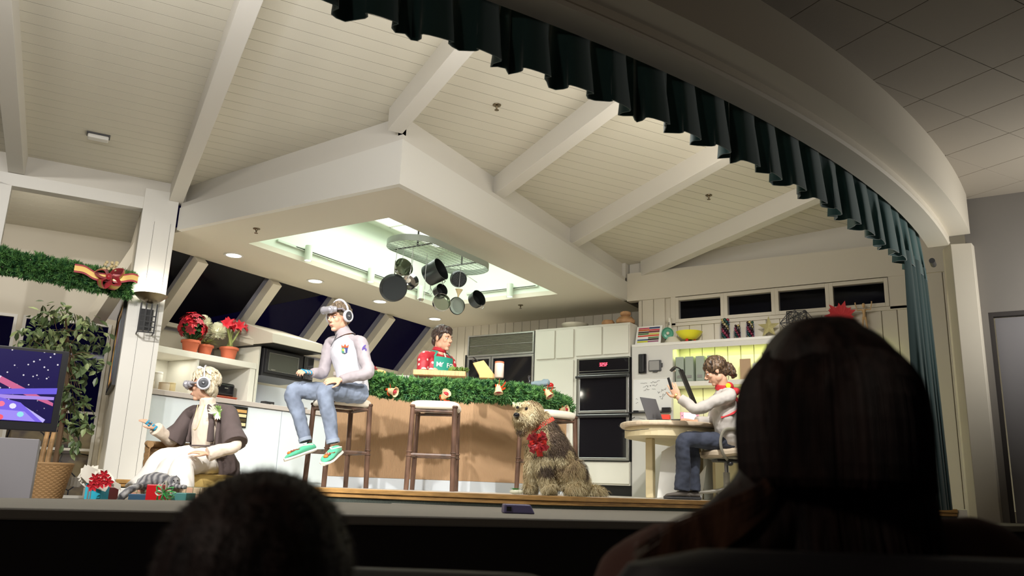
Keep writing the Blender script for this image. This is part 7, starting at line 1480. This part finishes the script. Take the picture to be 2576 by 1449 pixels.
# clamp below floor
me_ = dog.data
for v_ in me_.vertices:
    if v_.co.z < .004: v_.co.z = .004
rnd = random.Random(77); tri = [(f, [db.v[i] for i in f]) for f in db.f]; furs = {'fur_body': MB(), 'fur_pale': MB(), 'fur_dark': MB()}
eyeL, nose_c = g_(1324, 1028, -.128), g_(1298, 1044, -.225)
areas = [((q[1]-q[0]).cross(q[2]-q[0])).length for _, q in tri]; tot = sum(areas); acc = 0; cum = []
for a_ in areas: acc += a_; cum.append(acc)
import bisect
for k in range(26000):
    f, q = tri[bisect.bisect_left(cum, rnd.random()*tot) % len(tri)]; p = q[0]+(q[1]-q[0])*rnd.random()*.9+(q[-1]-q[0])*rnd.random()*.9; n_ = (q[1]-q[0]).cross(q[2]-q[0]).normalized()
    if (p-eyeL).length < .022 or (p-nose_c).length < .03: continue
    ydir = (p-EYE).dot(CF); headz = p.z > .50; px_ = 1288+FPX*(p-EYE).dot(CR)/ydir; py_ = 724.5-FPX*(p-EYE).dot(CU)/ydir
    L_ = rnd.uniform(.045, .085); 
    if headz: L_ = rnd.uniform(.03, .06)
    if (p-nose_c).length < .09: L_ = rnd.uniform(.012, .028)
    if (p-eyeL).length < .055: L_ = .012
    down = -ZU*.9+RH*(.25 if headz else .1)+V((rnd.uniform(-.4, .4), rnd.uniform(-.4, .4), 0)); tv = (down-n_*down.dot(n_))
    tv = tv.normalized() if tv.length > .05 else RH; w_ = rnd.uniform(.0011, .0022); s_ = tv.cross(n_).normalized()*w_; a = p-n_*.002; b = p+tv*L_*.5+n_*L_*.30; c_ = p+tv*L_+n_*L_*(.12 if not headz else .05)
    if c_.z < .004: c_.z = .004
    if b.z < .004: b.z = .004
    key = 'fur_body'
    if p.z < .16 or (headz and (p-nose_c).length < .20) : key = 'fur_pale' if rnd.random() < .9 else 'fur_body'
    elif p.z < .16 or noise.noise(p*5) > .25: key = 'fur_pale'
    elif noise.noise(p*6+V((5, 0, 0))) > .18: key = 'fur_dark'
    furs[key].add([a-s_, a+s_, b+s_*.8, b-s_*.8, c_], [(0, 1, 2, 3), (3, 2, 4)])
for kx, mm in furs.items(): tag(mm.build('fur_strands', kx, dog, fix=False), kind='stuff')
mb = MB()
for px0 in (1300, 1323):
    for k in range(60): q = g_(px0+rnd.uniform(-11, 11), 1015+rnd.uniform(-4, 5), -.118); e_ = q+(-CF)*.022+CR*rnd.uniform(-.012, .012)-ZU*rnd.uniform(.012, .03); mb.add([q-CR*.002, q+CR*.002, e_], [(0, 1, 2)])
tag(mb.build('brow_hair', 'fur_pale', dog, fix=False), kind='stuff')
mb = MB(); mb.ell(nose_c+CR*.004, (.026, .022, .020)); mb.build('nose', 'black_glass', dog, smooth=True)
for px, py, d_ in ((1324, 1028, -.128), (1302, 1025, -.128)): MB().ell(g_(px, py, d_), .013).build('eye', 'black_glass', dog, smooth=True)
mk('collar_red', c255(224, 52, 44), .5); ca = (g_(1352, 1050)-g_(1375, 1090)); MB().lathe([(.100, -.016), (.108, -.016), (.106, .016), (.098, .016)], g_(1364, 1070, .0), 32, ax=ca).build('collar', 'collar_red', dog, smooth=True)
bw = g_(1353, 1112, -.20)
t = thing('dog_bow', 'big crinkled red bow hanging from the dog\'s collar', 'bow', bw)
for k in range(13):
    a = k*.52; d_ = CR*math.cos(a)+CU*math.sin(a)-CF*.25; s_ = CR*-math.sin(a)+CU*math.cos(a); Lb = .065+.012*(k % 3); g = [[bw+d_*(Lb*i/4)+s_*((j-1)*.024*(.35+.65*i/4))+(-CF)*(.012*math.sin(i*1.6+j*2+k)) for j in range(3)] for i in range(5)]; MB().sheet(g, .002).build('bow_loop', 'ribbon_red' if k % 3 else 'collar_red', t, smooth=True)
g = [[bw+CU*(-.02-.03*i)+CR*((j-1)*.022+.006*i)-CF*(.01*math.sin(i+j)) for j in range(3)] for i in range(4)]; MB().sheet(g, .003).build('tail', 'collar_red', t, smooth=True); MB().tube([g_(1362, 1085, -.1), bw], .006, 6).build('cord', 'collar_red', t)
cg_ = at(1296, 1230, D=6.3); t = thing('squeaky_toy', 'small white and green toy beside the dog\'s paw', 'toy', V((cg_.x, cg_.y, .002))); c_ = V((cg_.x, cg_.y, .022)); MB().ell(c_, (.045, .035, .02)).ell(c_+RH*.03, (.03, .03, .018)).build('toy_body', 'petal_white', t, smooth=True)
mb = MB()
for k in range(9): leaf(mb, c_+ZU*.014, (math.cos(k*.7), math.sin(k*.7), .5), ZU, .045, .02, .2)
mb.build('green_ribbon', 'green_ribbon', t, fix=False)
# toys on the high shelf right: red flower, wooden figure
t = thing('red_paper_flower', 'red paper flower at the right end of the shelf, partly hidden', 'flower', at(2132, 790, D=8.7)); c_ = V((-1.66, 9.9, 2.13)); mb = MB()
for k in range(26): a = k*2.4; leaf(mb, c_, (math.cos(a)*.9, -.35, math.sin(a)*.75), (0, -1, 0), .13+.03*(k % 3), .06, .1)
mb.build('petals', mat('flower_red', c255(200, 50, 56), .6), t, fix=False); MB().cyl(V((-1.66, 9.93, 1.937)), c_, .006, n=6).build('stem', 'leaf_green', t)
t = thing('wooden_mannequin', 'small jointed wooden figure with raised arms on the shelf', 'figurine', V((-1.40, 9.9, 1.936))); c_ = V((-1.41, 9.9, 1.94)); mb = MB(); P3 = lambda x, z: c_+V((x, 0, z))
mb.tube([P3(0, .16), P3(0, .20), P3(0, .25)], [.018, .015, .026], 10); mb.ell(P3(0, .30), (.019, .018, .026)); mb.tube([P3(0, .26), P3(0, .28)], .007, 6)
for q in (-1, 1): mb.tube([P3(.02*q, .25), P3(.07*q, .24), P3(.085*q, .30), P3(.09*q, .34)], [.009, .007, .007, .008], 8); mb.tube([P3(.012*q, .16), P3(.02*q, .08), P3(.03*q, .0)], [.012, .009, .009], 8)
o_ = fuse(mb, .004, 1).build('figure_body', mat('pale_wood', c255(206, 170, 120), .5), t, smooth=True)
at = _at1
# ============================================================ PEOPLE IN THE SEATS, SEEN FROM BEHIND
hairmat('hair_black', c255(20, 14, 14), c255(58, 42, 38), 60, .62); hairmat('hair_auburn', c255(48, 32, 26), c255(138, 100, 76), 45, .42)
mk('dark_cloth', c255(38, 32, 34), .9); mk('seat_vinyl', c255(26, 26, 32), .6)
# short-haired viewer, lower left
c_ = at(650, 1520, D=.80); H = Head(c_-ZU*.012, az(-36), k=1.12); nb = c_-ZU*.185-FH*.01
mb = MB(); H.skull(mb); H.neck(mb, nb, .055); torso(mb, [nb-ZU*.45, nb-ZU*.22, nb-ZU*.07, nb], [(.15, .10), (.16, .11), (.15, .09), (.06, .055)], FH)
for q in (-1, 1):
    s_ = nb+RH*.17*q-ZU*.07; e_ = s_-ZU*.26+RH*.04*q; w_ = e_+FH*.18-ZU*.03-RH*.03*q; limb(mb, [nb-ZU*.08, s_, e_, w_], [.05, .05, .038, .026]); hand(mb, w_, FH-ZU*.2, ZU, -q, .5, .3)
v1 = person(mb, 'person with short dark hair seen from behind at the lower left', vox=.007)
mb = MB(); H.e(mb, (0, -.020, .036), (.083, .101, .090)); H.e(mb, (0, -.06, -.02), (.066, .05, .07)); hb_ = fuse(mb, .006, 2); 
tri = [[hb_.v[i] for i in f] for f in hb_.f]; rnd = random.Random(5)
mb = MB(); mb.v = list(hb_.v); mb.f = list(hb_.f)
mb.build('hair', 'hair_black', v1, smooth=True); st = MB()
for k in range(9000):
    q = rnd.choice(tri); p = q[0].lerp(q[2], rnd.random()).lerp(q[1], rnd.random()*.6); n_ = (q[1]-q[0]).cross(q[2]-q[0]).normalized(); tv = (n_*.9-ZU*.5+V((rnd.uniform(-.5, .5), rnd.uniform(-.5, .5), rnd.uniform(-.4, .4)))).normalized(); s_ = tv.cross(n_+V((.1, 0, .1))).normalized()*.0005; e_ = p+tv*rnd.uniform(.005, .010)
    st.add([p-s_, p+s_, e_], [(0, 1, 2)])
tag(st.build('hair_stubble', 'hair_black', v1, fix=False), kind='stuff')
mb = MB(); torso(mb, [nb-ZU*.47, nb-ZU*.22, nb-ZU*.07, nb-ZU*.0], [(.18, .13), (.185, .13), (.17, .11), (.075, .07)], FH)
for q in (-1, 1): s_ = nb+RH*.17*q-ZU*.07; e_ = s_-ZU*.26+RH*.04*q; limb(mb, [nb-ZU*.08, s_, e_, e_+FH*.12-ZU*.02], [.06, .065, .055, .045])
fuse(mb, .01, 2).build('shirt', 'dark_cloth', v1, smooth=True)
# long-haired viewer, right
c_ = at(2070, 1080, D=.96); H = Head(c_, az(-34), k=.98); nb = c_-ZU*.165; FV = az(-32); RV = FV.cross(ZU)
mb = MB(); H.skull(mb, True); H.neck(mb, nb+FV*.02, .036); torso(mb, [nb-ZU*.5, nb-ZU*.22, nb-ZU*.07, nb], [(.13, .09), (.13, .08), (.10, .045), (.035, .035)], FV)
for q in (-1, 1):
    s_ = nb+RV*.16*q-ZU*.10; e_ = s_-ZU*.27+RV*.04*q; w_ = e_+FV*.18-ZU*.03-RV*.03*q; limb(mb, [nb-ZU*.10, s_, e_, w_], [.035, .034, .030, .022]); hand(mb, w_, FV-ZU*.2, ZU, -q, .5, .3)
v2 = person(mb, 'person with long dark hair seen from behind at the right', vox=.007)
mb = MB(); H.e(mb, (0, -.024, .038), (.088, .104, .096))
pl = lambda px, py, d=.96: at(px, py, D=d)
limb(mb, [pl(2070, 945), pl(2078, 1045, .95), pl(2090, 1140, .95), pl(2108, 1220, .95), pl(2130, 1330, .95), pl(2140, 1440, .96)], [.084, .094, .094, .094, .092, .085], 20)
limb(mb, [pl(2215, 1080, .95), pl(2255, 1190, .94), pl(2290, 1270, .93), pl(2275, 1310, .92)], [.045, .042, .028, .014], 12)
limb(mb, [pl(1985, 1180, .95), pl(1930, 1290, .93), pl(1800, 1390, .92), pl(1670, 1460, .92)], [.05, .055, .052, .045], 14)
fuse(mb, .008, 3, disp=folds(.006, 14, (1, 1, .3), 4)).build('hair', 'hair_black', v2, smooth=True)
# separate long strands over that volume
st = MB(); st2 = MB(); rnd = random.Random(12)
def strand(mbx, pts, r):
    q = spl([tuple(p) for p in pts], 5); mbx.tube([V(tuple(x)) for x in q], [r*(1-.7*i/(len(q)-1)) for i in range(len(q))], 4)
for k in range(900):
    a = rnd.uniform(PI*.52, PI*2.48); rr = lambda w, j: V((0, 0, 0)); ca, sa = math.cos(a), math.sin(a)
    top = H.p(ca*.03, -.03+sa*.03, .125); m1 = H.p(ca*.097, -.02+sa*.115, .05); m2 = H.p(ca*.103, -.02+sa*.12, -.06); 
    e1_ = pl(2105, 1230, .952)+RV*(ca*.101)+FV*(sa*.110)+V((0, 0, rnd.uniform(-.01, .01))); e2_ = pl(2132, rnd.uniform(1380, 1470), .945)+RV*(ca*.102)+FV*(sa*.110)
    strand(st, [top, m1, m2, e1_, e2_], rnd.uniform(.0016, .003))
for k in range(330):
    o = rnd.uniform(-1, 1); u_ = rnd.uniform(-1, 1); strand(st2, [pl(1960, 1130+20*u_, .90), pl(1935+14*o, 1235+28*u_, .88), pl(1850+30*o, 1300+42*u_, .87), pl(1730+34*o, 1365+60*u_, .87), pl(1630+44*o, 1440+70*u_, .87)], rnd.uniform(.0012, .0026))
for k in range(60):
    o = rnd.uniform(-1, 1); strand(st, [pl(2215, 1000, .94), pl(2275+8*o, 1120, .93), pl(2302+12*o, 1210, .92), pl(2322+14*o, 1280, .915), pl(2312+10*o, 1300, .91), pl(2296+8*o, 1292, .91)], rnd.uniform(.0008, .002))
for k in range(16):
    o = rnd.uniform(-1, 1); strand(st, [pl(2255, 1020, .94), pl(2300+6*o, 1130, .93), pl(2325+10*o, 1230, .92), pl(2345+8*o, 1290, .91)], .0007)
tag(st.build('dark_strands', 'hair_black', v2, fix=False), kind='stuff'); tag(st2.build('auburn_strands', 'hair_auburn', v2, fix=False), kind='stuff')
mb = MB(); torso(mb, [nb-ZU*.5, nb-ZU*.22, nb-ZU*.07, nb-ZU*.0], [(.17, .13), (.18, .125), (.175, .105), (.07, .066)], FV)
for s_, e_ in ((pl(1720, 1440, .94), pl(1600, 1560, .92)), (pl(2430, 1420, .96), pl(2560, 1600, .95))): limb(mb, [nb-ZU*.05, s_, e_, e_-ZU*.15], [.062, .058, .06, .05])
fuse(mb, .01, 2, disp=folds(.008, 9)).build('top', mat('brown_top', c255(96, 66, 58), .85), v2, smooth=True)
# seat backs in front of the camera
def seatback(label, px, py, D, w, grp):
    c_ = at(px, py, D=D); t = thing('theatre_seat', label, 'seat', (c_.x, c_.y, -1.3), group=grp); top = c_.z; mb = MB(); rings = []
    for z, s_, th in ((-.55, .92, .05), (-.2, 1.0, .06), (-.06, .96, .055), (-.015, .84, .045), (0, .6, .02)): rings.append([V((c_.x, c_.y, top+z))+RH*(w/2*s_*math.copysign(abs(math.cos(a))**.5, math.cos(a)))+FH*(th*math.sin(a)) for a in [2*PI*k/36 for k in range(36)]])
    mb.loft(rings).build('backrest', 'seat_vinyl', t, smooth=True); MB().box((c_.x-.2, c_.y-.02, -1.299), (c_.x+.2, c_.y+.4, -.82)).build('seat_base', 'seat_vinyl', t, bevel=.04); MB().obox(V((c_.x, c_.y, -1.29))-RH*.03, RH, FH, ZU, .06, .05, top-.4+1.29).build('post', 'seat_vinyl', t)
seatback('dark theatre seat back below the long-haired viewer', 2230, 1398, .74, .56, 'theatre seats'); seatback('dark theatre seat back at the bottom centre of the picture', 1075, 1436, 1.15, .5, 'theatre seats')
